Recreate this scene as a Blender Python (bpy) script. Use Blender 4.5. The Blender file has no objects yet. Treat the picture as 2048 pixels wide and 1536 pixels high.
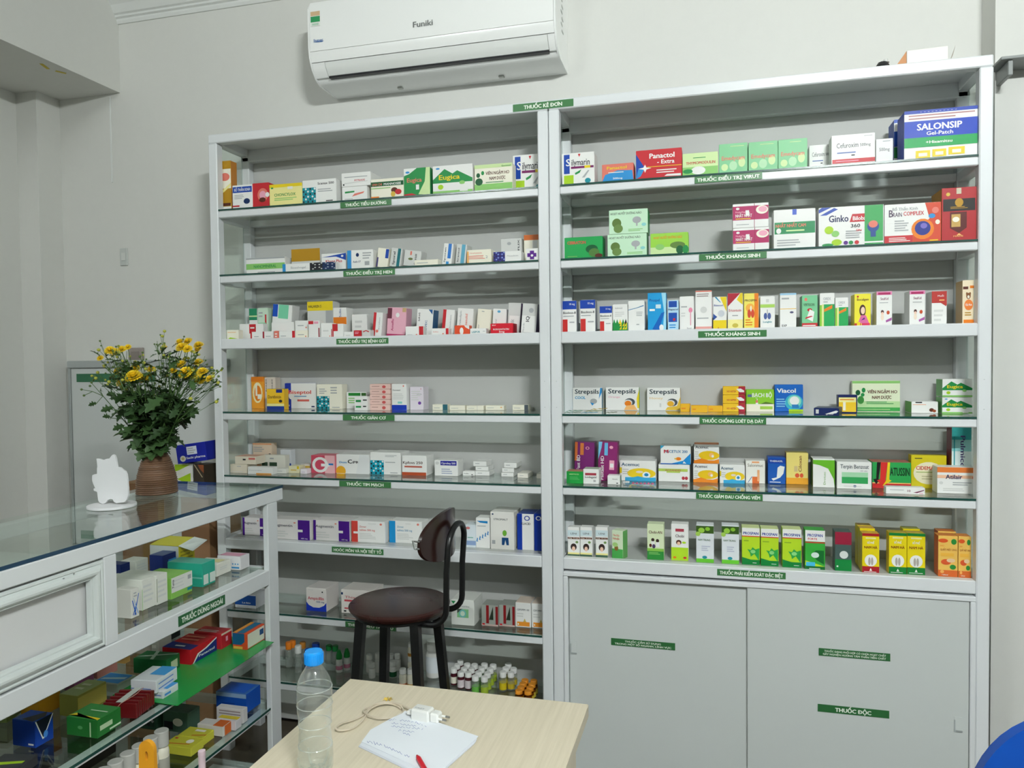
import bpy, bmesh, math, random
from mathutils import Vector, Matrix, Euler
R = math.radians
random.seed(7)
SC = bpy.context.scene
COL = SC.collection

# ------------------------------------------------------------ camera
CAM = Vector((1.68324, -2.26634, 1.36097))
YAW, PITCH, ROLL, FPX = 0.261207, 0.029226, -0.011246, 1506.35
_cy, _sy, _cp, _sp = math.cos(YAW), math.sin(YAW), math.cos(PITCH), math.sin(PITCH)
FW = Vector((-_sy * _cp, _cy * _cp, -_sp))
_rt = Vector((_cy, _sy, 0)); _up = _rt.cross(FW)
RT = math.cos(ROLL) * _rt + math.sin(ROLL) * _up
UP = -math.sin(ROLL) * _rt + math.cos(ROLL) * _up
cd = bpy.data.cameras.new('camera'); cam = bpy.data.objects.new('camera', cd); COL.objects.link(cam)
cd.sensor_width = 36; cd.lens = FPX / 2048 * 36; cd.clip_start = 0.02
M = Matrix.Identity(4)
for i in range(3):
    M[i][0] = RT[i]; M[i][1] = UP[i]; M[i][2] = -FW[i]; M[i][3] = CAM[i]
cam.matrix_world = M
SC.camera = cam

def at(px, py, ax, val):
    """point of the photograph carried on to the plane  axis = val"""
    d = FW + RT * ((px - 1024) / FPX) - UP * ((py - 768) / FPX)
    return CAM + d * ((val - CAM[ax]) / d[ax])

# ------------------------------------------------------------ world, lamps, exposure
SC.view_settings.view_transform = 'Standard'; SC.view_settings.look = 'None'
SC.view_settings.gamma = 1; SC.view_settings.use_curve_mapping = False
SC.view_settings.exposure = 0.58
w = bpy.data.worlds.new('world'); SC.world = w; w.use_nodes = True
w.node_tree.nodes['Background'].inputs[0].default_value = (0.96, 1, 0.98, 1)
w.node_tree.nodes['Background'].inputs[1].default_value = 0.12
LAMPS = [((2.5, -2.75, 2.74), 0.6, 640), ((-0.1, -3.6, 2.74), 0.6, 170)]   # position, tube length, glow of the tube (lit by the tubes themselves, below)

# ------------------------------------------------------------ materials
_m = {}
def lin(h):
    h = h.lstrip('#'); o = []
    for i in (0, 2, 4):
        c = int(h[i:i + 2], 16) / 255
        o.append(c / 12.92 if c <= 0.04045 else ((c + 0.055) / 1.055) ** 2.4)
    return (*o, 1)
def mat(col, rough=0.42, metal=0.0, spec=0.5, bump=0.0, scale=60, var=0.0, emis=0):
    k = (col, rough, metal, spec, bump, scale, var, emis)
    if k in _m: return _m[k]
    m = bpy.data.materials.new('paint_' + col.strip('#').lower()); m.use_nodes = True
    n = m.node_tree.nodes; L = m.node_tree.links; b = n['Principled BSDF']
    b.inputs['Base Color'].default_value = lin(col); b.inputs['Metallic'].default_value = metal
    b.inputs['Specular IOR Level'].default_value = spec
    tc = n.new('ShaderNodeTexCoord'); no = n.new('ShaderNodeTexNoise'); no.inputs['Scale'].default_value = scale
    L.new(tc.outputs['Object'], no.inputs['Vector'])
    mr = n.new('ShaderNodeMapRange'); mr.inputs['To Min'].default_value = rough * 0.85; mr.inputs['To Max'].default_value = min(1, rough * 1.15)
    L.new(no.outputs['Fac'], mr.inputs['Value']); L.new(mr.outputs['Result'], b.inputs['Roughness'])
    if var:
        mx = n.new('ShaderNodeMix'); mx.data_type = 'RGBA'; c = lin(col)
        mx.inputs['A'].default_value = c; mx.inputs['B'].default_value = tuple(x * (1 - var) for x in c[:3]) + (1,)
        L.new(no.outputs['Fac'], mx.inputs['Factor']); L.new(mx.outputs['Result'], b.inputs['Base Color'])
    if bump:
        bp = n.new('ShaderNodeBump'); bp.inputs['Strength'].default_value = bump; bp.inputs['Distance'].default_value = 0.002
        L.new(no.outputs['Fac'], bp.inputs['Height']); L.new(bp.outputs['Normal'], b.inputs['Normal'])
    if emis:
        b.inputs['Emission Color'].default_value = lin(col); b.inputs['Emission Strength'].default_value = emis
    _m[k] = m; return m
def glass_mat(name, tint, ior=1.45, rough=0.0, boost=0.0, body=0.0):
    if name in _m: return _m[name]
    m = bpy.data.materials.new(name); m.use_nodes = True; n = m.node_tree.nodes; L = m.node_tree.links
    for x in list(n):
        if x.type != 'OUTPUT_MATERIAL': n.remove(x)
    out = [x for x in n if x.type == 'OUTPUT_MATERIAL'][0]
    tr = n.new('ShaderNodeBsdfTransparent'); tr.inputs[0].default_value = (*tint, 1)
    gl = n.new('ShaderNodeBsdfGlossy'); gl.inputs['Roughness'].default_value = rough; gl.inputs['Color'].default_value = (1, 1, 1, 1)
    fr = n.new('ShaderNodeFresnel'); ge = n.new('ShaderNodeNewGeometry'); io = n.new('ShaderNodeMapRange')
    io.inputs['To Min'].default_value = ior; io.inputs['To Max'].default_value = 1 / ior
    L.new(ge.outputs['Backfacing'], io.inputs['Value']); L.new(io.outputs['Result'], fr.inputs['IOR'])
    ma = n.new('ShaderNodeMath'); ma.operation = 'ADD'; ma.inputs[1].default_value = boost; ma.use_clamp = True
    mx = n.new('ShaderNodeMixShader')
    L.new(fr.outputs[0], ma.inputs[0]); L.new(ma.outputs[0], mx.inputs[0]); L.new(tr.outputs[0], mx.inputs[1]); L.new(gl.outputs[0], mx.inputs[2])
    last = mx
    if body:
        df = n.new('ShaderNodeBsdfDiffuse'); df.inputs[0].default_value = (0.8, 0.85, 0.82, 1)
        m2 = n.new('ShaderNodeMixShader'); m2.inputs[0].default_value = body
        L.new(mx.outputs[0], m2.inputs[1]); L.new(df.outputs[0], m2.inputs[2]); last = m2
    L.new(last.outputs[0], out.inputs[0]); _m[name] = m; return m
WALL = mat('#DBDBD6', 0.8, spec=0.2, bump=0.25, scale=35, var=0.03)
CEIL = mat('#E0E2DF', 0.85, spec=0.2, var=0.03, scale=8)
FRAME = mat('#E0E3E5', 0.3, spec=0.5, scale=20)
BACK = mat('#C0C1BE', 0.55, spec=0.35, scale=5, var=0.05)
SHELFG = glass_mat('shelf_glass', (0.91, 0.95, 0.925), 1.5)
EDGE = mat('#1F4A42', 0.2)
EDGEB = mat('#163A55', 0.15)
BLACK = mat('#15161A', 0.35)

# ------------------------------------------------------------ mesh helpers
class MB:
    def __init__(s): s.v = []; s.f = []; s.m = []; s.mats = []
    def mi(s, m):
        if m not in s.mats: s.mats.append(m)
        return s.mats.index(m)
    def face(s, pts, m):
        k = len(s.v); s.v += [tuple(p) for p in pts]; s.f.append(tuple(range(k, k + len(pts)))); s.m.append(s.mi(m))
    def raw(s, vs, fs, m):
        k = len(s.v); i = s.mi(m); s.v += [tuple(p) for p in vs]
        for f in fs: s.f.append(tuple(a + k for a in f)); s.m.append(i)
    def box(s, x0, x1, y0, y1, z0, z1, m, T=None):
        vs = [Vector((x, y, z)) for z in (z0, z1) for y in (y0, y1) for x in (x0, x1)]
        if T: vs = [T @ v for v in vs]
        s.raw(vs, [(0, 2, 3, 1), (4, 5, 7, 6), (0, 1, 5, 4), (2, 6, 7, 3), (0, 4, 6, 2), (1, 3, 7, 5)], m)
    def cbox(s, x0, x1, y0, y1, z0, z1, m, c=0.0015, fm=None):
        """box with chamfered edges; fm: material per face name"""
        fm = fm or {}
        c = min(c, (x1 - x0) / 4, (y1 - y0) / 4, (z1 - z0) / 4)
        P = {}
        vs = []
        for ix, x in enumerate((x0, x1)):
            for iy, y in enumerate((y0, y1)):
                for iz, z in enumerate((z0, z1)):
                    sx = c if ix == 0 else -c; sy = c if iy == 0 else -c; sz = c if iz == 0 else -c
                    P[ix, iy, iz, 'x'] = len(vs); vs.append((x, y + sy, z + sz))
                    P[ix, iy, iz, 'y'] = len(vs); vs.append((x + sx, y, z + sz))
                    P[ix, iy, iz, 'z'] = len(vs); vs.append((x + sx, y + sy, z))
        k = len(s.v); s.v += vs
        def F(ids, mm): s.f.append(tuple(P[i] + k for i in ids)); s.m.append(s.mi(mm))
        q = [(0, 0), (1, 0), (1, 1), (0, 1)]
        F([(0, a, b, 'x') for a, b in q[::-1]], fm.get('L', m)); F([(1, a, b, 'x') for a, b in q], fm.get('R', m))
        F([(a, 0, b, 'y') for a, b in q], fm.get('F', m)); F([(a, 1, b, 'y') for a, b in q[::-1]], fm.get('B', m))
        F([(a, b, 0, 'z') for a, b in q[::-1]], fm.get('D', m)); F([(a, b, 1, 'z') for a, b in q], fm.get('T', m))
        for a in (0, 1):
            for b in (0, 1):
                F([(a, b, 0, 'x'), (a, b, 1, 'x'), (a, b, 1, 'y'), (a, b, 0, 'y')], m)
                F([(a, 0, b, 'x'), (a, 1, b, 'x'), (a, 1, b, 'z'), (a, 0, b, 'z')], m)
                F([(0, a, b, 'y'), (1, a, b, 'y'), (1, a, b, 'z'), (0, a, b, 'z')], m)
                for d in (0, 1): F([(a, b, d, 'x'), (a, b, d, 'y'), (a, b, d, 'z')], m)
    def lathe(s, prof, m, n=20, cx=0, cy=0, cz=0, sx=1, sy=1):
        k = len(s.v); i = s.mi(m)
        for r, z in prof:
            for j in range(n):
                a = 2 * math.pi * j / n; s.v.append((cx + r * sx * math.cos(a), cy + r * sy * math.sin(a), cz + z))
        for p in range(len(prof) - 1):
            for j in range(n):
                a = k + p * n + j; b = k + p * n + (j + 1) % n
                s.f.append((a, b, b + n, a + n)); s.m.append(i)
        s.f.append(tuple(k + j for j in reversed(range(n)))); s.m.append(i)
        t = k + (len(prof) - 1) * n; s.f.append(tuple(t + j for j in range(n))); s.m.append(i)
    def tube(s, pts, r, m, n=8, r1=None):
        pts = [Vector(p) for p in pts]; k = len(s.v); i = s.mi(m); up = Vector((0, 0, 1)); N = len(pts)
        prev = None
        for q, p in enumerate(pts):
            t = (pts[min(q + 1, N - 1)] - pts[max(q - 1, 0)]).normalized()
            if prev is None:
                a = t.cross(up)
                if a.length < 1e-3: a = t.cross(Vector((1, 0, 0)))
                a.normalize()
            else:
                a = (prev - t * prev.dot(t)).normalized()
            prev = a; b = t.cross(a)
            rr = r if r1 is None else r + (r1 - r) * q / (N - 1)
            for j in range(n):
                th = 2 * math.pi * j / n; s.v.append(tuple(p + (a * math.cos(th) + b * math.sin(th)) * rr))
        for q in range(N - 1):
            for j in range(n):
                a0 = k + q * n + j; b0 = k + q * n + (j + 1) % n
                s.f.append((a0, a0 + n, b0 + n, b0)); s.m.append(i)
        s.f.append(tuple(k + j for j in range(n))); s.m.append(i)
        s.f.append(tuple(k + (N - 1) * n + j for j in reversed(range(n)))); s.m.append(i)
    def build(s, name, parent=None, smooth=False, loc=None, rot=None):
        me = bpy.data.meshes.new(name); me.from_pydata(s.v, [], s.f)
        for m in s.mats: me.materials.append(m)
        me.polygons.foreach_set('material_index', s.m)
        if smooth is not False:
            me.polygons.foreach_set('use_smooth', [True] * len(me.polygons))
        me.update(); o = bpy.data.objects.new(name, me); COL.objects.link(o)
        if smooth is not False: me.set_sharp_from_angle(angle=R(smooth if smooth is not True else 40))
        if parent: o.parent = parent
        if loc: o.location = loc
        if rot: o.rotation_euler = rot
        return o
def B(name, dims, m, parent=None, c=0.0015, **k):
    b = MB(); b.cbox(*dims, m, c); return b.build(name, parent, **k)
def tag(o, label, cat, group=None, kind=None):
    o['label'] = label; o['category'] = cat
    if group: o['group'] = group
    if kind: o['kind'] = kind
    return o
def struct(o, label=None):
    o['kind'] = 'structure'
    if label: o['label'] = label
    return o
def empty(name, loc=(0, 0, 0), rz=0):
    o = bpy.data.objects.new(name, None); COL.objects.link(o); o.location = loc; o.rotation_euler = (0, 0, rz); o.empty_display_size = 0.05; return o

# ---- flat lettering turned into geometry
_txt = {}
PLAIN = str.maketrans('ĐƯƠỪỜỮỠỰỢỨỚỬỞ', 'DUOÙÒŨÕỤỌÚÓỦỎ')   # letters whose bar or horn is drawn separately
def text_geo(s):
    if s in _txt: return _txt[s]
    c = bpy.data.curves.new('t', 'FONT'); c.body = s.translate(PLAIN); c.size = 1; c.resolution_u = 2; c.fill_mode = 'FRONT'
    o = bpy.data.objects.new('t', c); COL.objects.link(o)
    def geo():
        bpy.context.view_layer.update()
        me = bpy.data.meshes.new_from_object(o.evaluated_get(bpy.context.evaluated_depsgraph_get()))
        r = [(v.co.x, v.co.y) for v in me.vertices], [tuple(p.vertices) for p in me.polygons]; bpy.data.meshes.remove(me); return r
    vs, fs = geo(); add = []
    for i, ch in enumerate(s):
        if ch.translate(PLAIN) == ch: continue
        c.body = s[:i + 1].translate(PLAIN); x1 = max(v[0] for v in geo()[0])
        if ch == 'Đ': add.append([(x1 - .68, .31), (x1 - .36, .31), (x1 - .36, .385), (x1 - .68, .385)])
        else: add.append([(x1 - .09, .60), (x1 + .01, .62), (x1 + .075, .80), (x1 - .01, .80), (x1 - .02, .70), (x1 - .09, .69)])
    for q in add:
        k = len(vs); vs += q; fs.append(tuple(range(k, k + len(q))))
    bpy.data.objects.remove(o); bpy.data.curves.remove(c)
    xs = [v[0] for v in vs] or [0, 1]
    _txt[s] = (vs, fs, min(xs), max(xs)); return _txt[s]
def put_text(b, s, F, u, v, w, h, m, off, bold=1):
    """F: frame (origin, uvec, vvec, normal) in metres; u,v,w,h in metres; h = capital height"""
    vs, fs, x0, x1 = text_geo(s); O, U, V, N = F
    sx = w / max(1e-6, x1 - x0); sy = h / 0.7
    offs = [(0, 0)] if bold <= 0 else [(-0.022 * bold, 0), (0.022 * bold, 0), (0, 0.014 * bold), (0, -0.014 * bold)]
    for i, (dx, dy) in enumerate(offs):
        b.raw([O + U * (u + (x - x0 + dx) * sx) + V * (v + (y + dy) * sy) + N * (off + i * 2e-5) for x, y in vs], fs, m)
def frame_of(face, w, d, h):
    X, Y, Z = Vector((1, 0, 0)), Vector((0, 1, 0)), Vector((0, 0, 1))
    if face == 'F': return (Vector((-w / 2, -d / 2, 0)), X, Z, -Y), w, h
    if face == 'R': return (Vector((w / 2, -d / 2, 0)), Y, Z, X), d, h
    if face == 'L': return (Vector((-w / 2, d / 2, 0)), -Y, Z, -X), d, h
    return (Vector((-w / 2, -d / 2, h)), X, Y, Z), w, d
CO = dict(W='#EDEDEA', K='#22242A', G='#1E8C46', g='#8CC86E', B='#1546A8', b='#2E8FD0', R='#C42A32', r='#E07A6A', Y='#E9CE20', y='#F0E79A',
          O='#E8801E', o='#F2B870', P='#5A2088', p='#EBA7BC', T='#19909E', t='#8FD3CE', N='#A87B4E', n='#5A2A1A', S='#A9ACAE', s='#D4D5D2',
          L='#A8D020', l='#CFE6A8', M='#B02860', V='#7A2060', D='#14305E', d='#0E5A30', C='#F2EEDC', c='#C8C8C2', e='#D9D6CC', A='#B98B1E', a='#D9B64A')
def cm(c, **k): return mat(CO.get(c, c), k.get('rough', 0.4), spec=0.28)
def printing(w, d, h, prints, parent):
    art = MB(); let = MB(); lay = 0
    for p in prints:
        face = 'F'
        if len(p[0]) == 2: face, p = p[0][0], (p[0][1],) + tuple(p[1:])
        (Fr, W_, H_) = frame_of(face, w, d, h); O, U, V, N = Fr; lay += 1; off = (2.2e-4 if face == 'F' else 7e-4) + lay * 7e-5
        k = p[0]
        def P(u, v): return O + U * (u * W_) + V * (v * H_) + N * off
        if k == 'r':
            _, u0, v0, u1, v1, c = p; art.face([P(u0, v0), P(u1, v0), P(u1, v1), P(u0, v1)], cm(c))
        elif k == 'e':
            _, u, v, ru, rv, c = p; art.face([P(u + ru * math.cos(a * math.pi / 9), v + rv * math.sin(a * math.pi / 9)) for a in range(18)], cm(c))
        elif k == 'p':
            c = p[1]; q = p[2:]; art.face([P(q[i], q[i + 1]) for i in range(0, len(q), 2)], cm(c))
        elif k == 't':
            _, s, u, v, tw, th, c = p[:7]; put_text(let, s, Fr, u * W_, v * H_, tw * W_, th * H_, cm(c), off, p[7] if len(p) > 7 else 0.9)
        elif k == 'v':   # lettering that climbs the face: (text, u, v, length, height)
            _, s, u, v, tw, th, c = p[:7]; put_text(let, s, (O, V, -U, N), v * H_, -u * W_, tw * H_, th * W_, cm(c), off, 0.9)
        elif k == 'w':   # lettering that runs down the face
            _, s, u, v, tw, th, c = p[:7]; put_text(let, s, (O, -V, U, N), -v * H_, u * W_, tw * H_, th * W_, cm(c), off, 0.9)
        elif k == 'l':   # lines of small print
            _, u0, v0, u1, v1, n, c = p
            for i in range(n):
                v = v1 - (v1 - v0) * (i + 0.5) / n; t = (v1 - v0) / n * 0.22; ue = u1 - (u1 - u0) * random.random() * 0.35
                art.face([P(u0, v - t), P(ue, v - t), P(ue, v + t), P(u0, v + t)], cm(c))
        elif k == 'x':   # mosaic square
            _, u0, v0, u1, v1, c1, c2 = p; n = 6
            art.face([P(u0, v0), P(u1, v0), P(u1, v1), P(u0, v1)], cm(c1))
            for i in range(n):
                for j in range(n):
                    if (i + j) % 2: continue
                    cu = u0 + (u1 - u0) * (i + .5) / n; cv = v0 + (v1 - v0) * (j + .5) / n; a = (u1 - u0) / n * .5; bb = (v1 - v0) / n * .5
                    art.face([Vector(P(cu + dx * a, cv + dy * bb)) + N * 6e-5 for dx, dy in ((0, -1), (1, 0), (0, 1), (-1, 0))], cm(c2 if (i * j) % 3 else 'K'))
    if art.f: art.build('printed_design', parent)
    if let.f: let.build('lettering', parent)
def carton(w, d, h, loc, base, label, prints=(), yaw=0, lean=0, side=None, top=None, name='medicine_box', cat='box', group=None, flap=True, back=0, left=None, bev=0.0006):
    b = MB(); fm = {}
    if side: fm['R'] = fm['L'] = cm(side)
    if left: fm['L'] = cm(left)
    if top: fm['T'] = cm(top)
    b.cbox(-w / 2, w / 2, -d / 2, d / 2, 0, h, cm(base), bev, fm)
    o = b.build(name)
    z = loc[2] + abs(math.sin(R(lean))) * w / 2 + abs(math.sin(R(back))) * d / 2
    o.location = (loc[0], loc[1], z + 2e-4); o.rotation_euler = Euler((R(-back), R(lean), R(yaw)), 'XYZ')
    tag(o, label, cat, group)
    if flap:
        f = MB(); e = 0.0005
        f.box(-w / 2 + 0.003, w / 2 - 0.003, -d / 2 + 0.0015, min(d / 2 - 0.002, -d / 2 + max(0.012, d * 0.45)), h, h + e, cm(top or base))
        if w > 0.03: f.box(w / 2, w / 2 + e, -d / 2 + 0.002, d / 2 - 0.002, h * 0.12, h * 0.9, cm(side or base))
        f.build('tuck_flap', o)
    if prints: printing(w, d, h, prints, o)
    return o
# ------------------------------------------------------------ room shell
YW = 0.27; XL = -0.9
def sbox(name, d, m, lab): return struct(B(name, d, m, c=0.0005), lab)
sbox('wall_back', (-1.4, 3.6, YW, YW + 0.1, 0, 2.95), WALL, 'plain off-white plastered back wall behind the cabinets')
sbox('wall_left', (XL - 0.4, XL, 0.159, YW, 0, 2.46), WALL, 'white left wall corner under the bulkhead')
sbox('wall_left_recess', (XL - 0.5, XL - 0.10, -5.2, 0.159, 0, 2.46), WALL, 'white left wall set back behind the corner pier')
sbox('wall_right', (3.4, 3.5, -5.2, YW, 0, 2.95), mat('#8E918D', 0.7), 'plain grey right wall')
sbox('wall_front', (-1.4, 3.5, -5.3, -5.2, 0, 2.95), mat('#3C403E', 0.6), 'grey shop front wall behind the camera')
sbox('wall_bulkhead', (-1.4, -0.60, -5.2, YW, 2.452, 2.95), WALL, 'deep white bulkhead beam over the left recess')
sbox('ceiling', (-1.4, 3.5, -5.3, YW, 2.83, 2.95), CEIL, 'plain white plastered ceiling')
sbox('trim_1', (2.452, 3.4, 0.158, YW, 0, 2.83), WALL, 'white wall pier at the right of the cabinets')
fl = sbox('floor', (-1.4, 3.5, -5.3, YW, -0.05, 0), mat('#4A423A', 0.35, var=0.2, scale=3), 'brown tiled shop floor')
tl = MB()
for i in range(12):
    for j in range(13):
        tl.cbox(-1.38 + i * .4, -1.38 + i * .4 + .394, .26 - (j + 1) * .4, .26 - j * .4 - .006, 0, .003, mat('#625A4E', 0.25, var=0.15, scale=6), 0.001)
t = tl.build('floor_tiling', fl); t['kind'] = 'stuff'
cr = MB()   # crown moulding, stepped profile run along the back wall
prof = [(0, 0), (0.006, 0), (0.010, 0.010), (0.010, 0.018), (0.018, 0.022), (0.018, 0.030), (0.026, 0.034), (0.040, 0.060), (0.062, 0.082), (0.070, 0.086), (0.070, 0.094), (0.082, 0.098), (0.082, 0.11), (0, 0.11)]
zc = 2.83 - 0.11
vs = [(x, YW - a, zc + b_) for x in (-0.60, 3.4) for a, b_ in prof]; n = len(prof)
cr.raw(vs, [(i, (i + 1) % n, (i + 1) % n + n, i + n) for i in range(n)], CEIL)
struct(cr.build('trim_2'), 'white stepped white crown moulding along the back wall')
w_ = MB()   # thin cable raceway in the left corner and small wall fittings
w_.cbox(-0.652, -0.645, YW - 0.004, YW, 2.1, 2.44, CEIL, 0.001)
struct(w_.build('trim_3'), 'thin white cable cover running down the wall corner')
sw = empty('wall_socket', (-0.60, YW, 1.80)); tag(sw, 'small grey square blank plate on the back wall left of the cabinets', 'socket')
B('cover_plate', (-0.018, 0.018, -0.006, 0, -0.035, 0.035), mat('#C4C8C4', 0.5), sw); B('rocker', (-0.009, 0.009, -0.0085, -0.006, -0.015, 0.015), mat('#D4D6D2', 0.5), sw)
sw = empty('wall_socket', (-0.55, YW, 1.40)); tag(sw, 'small brownish wall socket half hidden above the flowers', 'socket')
B('cover_plate', (-0.034, 0.034, -0.012, 0, -0.035, 0.035), mat('#9A908A', 0.5), sw); B('socket_face', (-0.02, 0.02, -0.015, -0.012, -0.02, 0.02), mat('#857B75', 0.5), sw)
st = MB()  # old yellow tape on the underside of the bulkhead
for (x, y, w2, l2, a) in ((-0.655, -0.03, .05, .012, 20), (-0.645, .03, .035, .012, -30)):
    T = Matrix.Translation((x, y, 2.4515)) @ Matrix.Rotation(R(a + 90), 4, 'Z')
    st.box(-w2 / 2, w2 / 2, -l2 / 2, l2 / 2, -0.0006, 0, mat('#C9B43C', 0.7), T)
tag(st.build('tape_scrap'), 'two scraps of yellow tape stuck under the bulkhead', 'tape')

for i, (p, ln, pw) in enumerate(LAMPS):
    e = empty('ceiling_light', (p[0], p[1], 2.83)); tag(e, ['white ceiling tube lamp behind the camera on the right', 'added fill tube lamp, unseen behind the camera on the left'][i], 'lamp', 'ceiling tube lamps')  # the left tube is an added fill lamp that lifts the left side
    B('lamp_housing', (-ln / 2, ln / 2, -0.02, 0.02, -0.03, 0), FRAME, e)
    tb = MB(); tb.tube([(-ln / 2 + .01, 0, -0.056), (ln / 2 - .01, 0, -0.056)], 0.02, mat('#F9FFFE', 0.5, emis=pw), 8); tb.build('tube', e, smooth=True)

# ------------------------------------------------------------ the two tall cabinets
ZS = dict(s1=1.8986, s2=1.6743, s3=1.4514, s4=1.20, s5=0.9792, s6=0.7565, s7=0.5066, s8=0.269)
SURF = dict(ZS); SURF['s3'] -= 0.004; SURF['s6'] -= 0.004
TOP, OT, D, P = 2.1566, 2.1259, 0.22, 0.034
def sign(parent, txt, x0, x1, z0, z1, y=-0.0008, two=None, name='shelf_label', col='#3F7A46', ts=0.62):
    s = MB(); s.box(x0, x1, y - 0.0004, y + 0.0006, z0, z1, mat(col, 0.3)); o = s.build(name, parent)
    t = MB(); F = (Vector((x0, y - 0.0004, z0)), Vector((1, 0, 0)), Vector((0, 0, 1)), Vector((0, -1, 0))); W_, H_ = x1 - x0, z1 - z0
    wm = mat('#F0F6EA', 0.4)
    if two:
        put_text(t, txt, F, W_ * (0.08 if len(txt) > 22 else .22), H_ * 0.56, W_ * (0.86 if len(txt) > 22 else .56), H_ * 0.24, wm, 0.0003); put_text(t, two, F, W_ * 0.06, H_ * 0.16, W_ * 0.88, H_ * 0.24, wm, 0.0003)
    else:
        tw = min(0.92, 0.044 * len(txt) + 0.10) if name == 'shelf_label' else 0.5
        put_text(t, txt, F, W_ * (1 - tw) / 2, H_ * 0.22, W_ * tw, H_ * 0.50, wm, 0.0003, 1.9)
    lo = t.build('lettering', o); return o
def cabinet(x0, x1, shelves, label, doors, signs):
    c = empty('display_cabinet', (x0, 0, 0)); tag(c, label, 'cabinet', 'tall white pharmacy cabinets')
    W2 = x1 - x0
    for x in (0.0, W2 - P):
        B('post', (x + .0005, x + P - .0005, 0, P, 0, TOP - 0.031), FRAME, c, 0.003); B('post', (x + .0005, x + P - .0005, D - P, D, 0, TOP - 0.031), FRAME, c, 0.003)
        for z in [OT] + [ZS[s] - (0.006 if s not in ('s3', 's6') else 0) for s in shelves]:
            B('side_rail', (x + 0.002, x + P - 0.002, P, D - P, z - (0.026 if z != OT else 0), z + (.03 if z == OT else 0)), FRAME, c, 0.002)
        xs = x + 0.004 if x == 0 else x + P - 0.008
        g = MB(); g.box(xs, xs + 0.004, P, D - P, 0.05, OT, SHELFG); g.build('side_glass', c)
    B('top_rail', (0.0005, W2 - .0005, 0, P, OT, TOP), FRAME, c, 0.003); B('back_rail', (0.0005, W2 - .0005, D - P, D, OT - .018, TOP), FRAME, c, 0.003)
    B('top_panel', (0.004, W2 - 0.004, P, D - P, TOP - 0.006, TOP - 0.001), FRAME, c)
    B('back_panel', (P, W2 - P, D - 0.006, D - 0.002, 0.03, OT), BACK, c)
    for s in shelves:
        z = ZS[s]
        if s in ('s3', 's6'):
            zl = z - (0.035 if s == 's3' else 0.036)
            B('shelf_rail', (P, W2 - P, 0.0, 0.03, zl, z), FRAME, c, 0.0025)
            B('shelf_board', (P, W2 - P, 0.03, D - 0.008, z - 0.010, z - 0.004), mat('#B9BCB8', 0.25, scale=10), c)
            B('back_rail', (P, W2 - P, D - 0.03, D - 0.008, z - 0.034, z - 0.011), FRAME, c, 0.002)
        else:
            B('shelf_rail', (P, W2 - P, 0.002, 0.024, z - 0.029, z - 0.006), FRAME, c, 0.0025)
            B('back_rail', (P, W2 - P, D - 0.032, D - 0.008, z - 0.029, z - 0.006), FRAME, c, 0.002)
            g = MB(); g.box(P + .001, W2 - P - .001, 0.0015, D - 0.009, z - 0.0055, z, SHELFG)
            go = g.build('glass_shelf', c)
            e = MB(); e.box(P + .001, W2 - P - .001, 0.0002, 0.0014, z - 0.0055, z - 0.0002, EDGE); e.build('glass_edge', go)
    bo = MB()
    for x in (0.018, W2 - 0.018):
        for z in (1.3, 1.22): bo.lathe([(0.0018, 0), (0.0018, 0.0006)], mat('#70757A', 0.4), 8, x, -0.0004, z)
    bo.build('bolt_hole', c)
    for args in signs: sign(c, *args)
    if doors:
        z1 = 0.714
        B('plinth', (P, W2 - P, 0.004, 0.03, 0.0, 0.06), FRAME, c, 0.002)
        B('door_frame', (P, W2 - P, -0.004, 0.022, z1 - 0.014, z1), FRAME, c, 0.002)
        B('door_frame', (P, P + 0.014, -0.004, 0.022, 0.06, z1 - 0.0145), FRAME, c, 0.002); B('door_frame', (W2 - P - 0.014, W2 - P, -0.004, 0.022, 0.06, z1 - 0.0145), FRAME, c, 0.002)
        xm = W2 / 2 - 0.024
        B('cabinet_floor', (P, W2 - P, 0.03, D - 0.008, 0.06, 0.07), FRAME, c)
        DP = mat('#CDD2D0', 0.33, scale=3, var=0.03)
        for k, (a, b_, y) in enumerate(((P + 0.015, xm + 0.03, 0.012), (xm, W2 - P - 0.015, 0.001))):
            dr = B('sliding_door', (a, b_, y, y + 0.007, 0.062, z1 - 0.0145), DP, c, 0.0015)
            hx, hz = ((0.062, 0.475), (W2 - 0.075, 0.36))[k]
            h = MB(); h.box(hx - .010, hx + .010, y - 0.0012, y - .0001, hz - .020, hz + .020, DP); h.box(hx - .007, hx + .010, y - 0.003, y - 0.0012, hz - .020, hz - .016, mat('#9CA2A2', .3)); h.box(hx - .010, hx - .007, y - 0.003, y - .0012, hz - .02, hz + .012, mat('#AEB4B4', .3))
            h.build('recessed_pull', dr)
    return c
def sg(px0, px1, key, txt, x0, h=0.019, zc=None):
    z = ZS[key] if key else 0; zc = zc or (z - 0.0165); y = 0
    a = at(px0, 768, 1, y).x - x0; b_ = at(px1, 768, 1, y).x - x0
    # a column of the picture leans a little: correct with the height of the label
    k = at(px0, 768, 1, y).x
    for _ in range(3):
        a = X_at(px0, zc) - x0; b_ = X_at(px1, zc) - x0
    return (txt, a, b_, zc - h / 2, zc + h / 2)
def X_at(px, z, y=0.0):
    """x of the point (x, y, z) that falls on picture column px"""
    lo, hi = -3.0, 5.0
    for _ in range(40):
        m_ = (lo + hi) / 2; v = Vector((m_, y, z)) - CAM
        if 1024 + FPX * v.dot(RT) / v.dot(FW) < px: lo = m_
        else: hi = m_
    return lo
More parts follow.
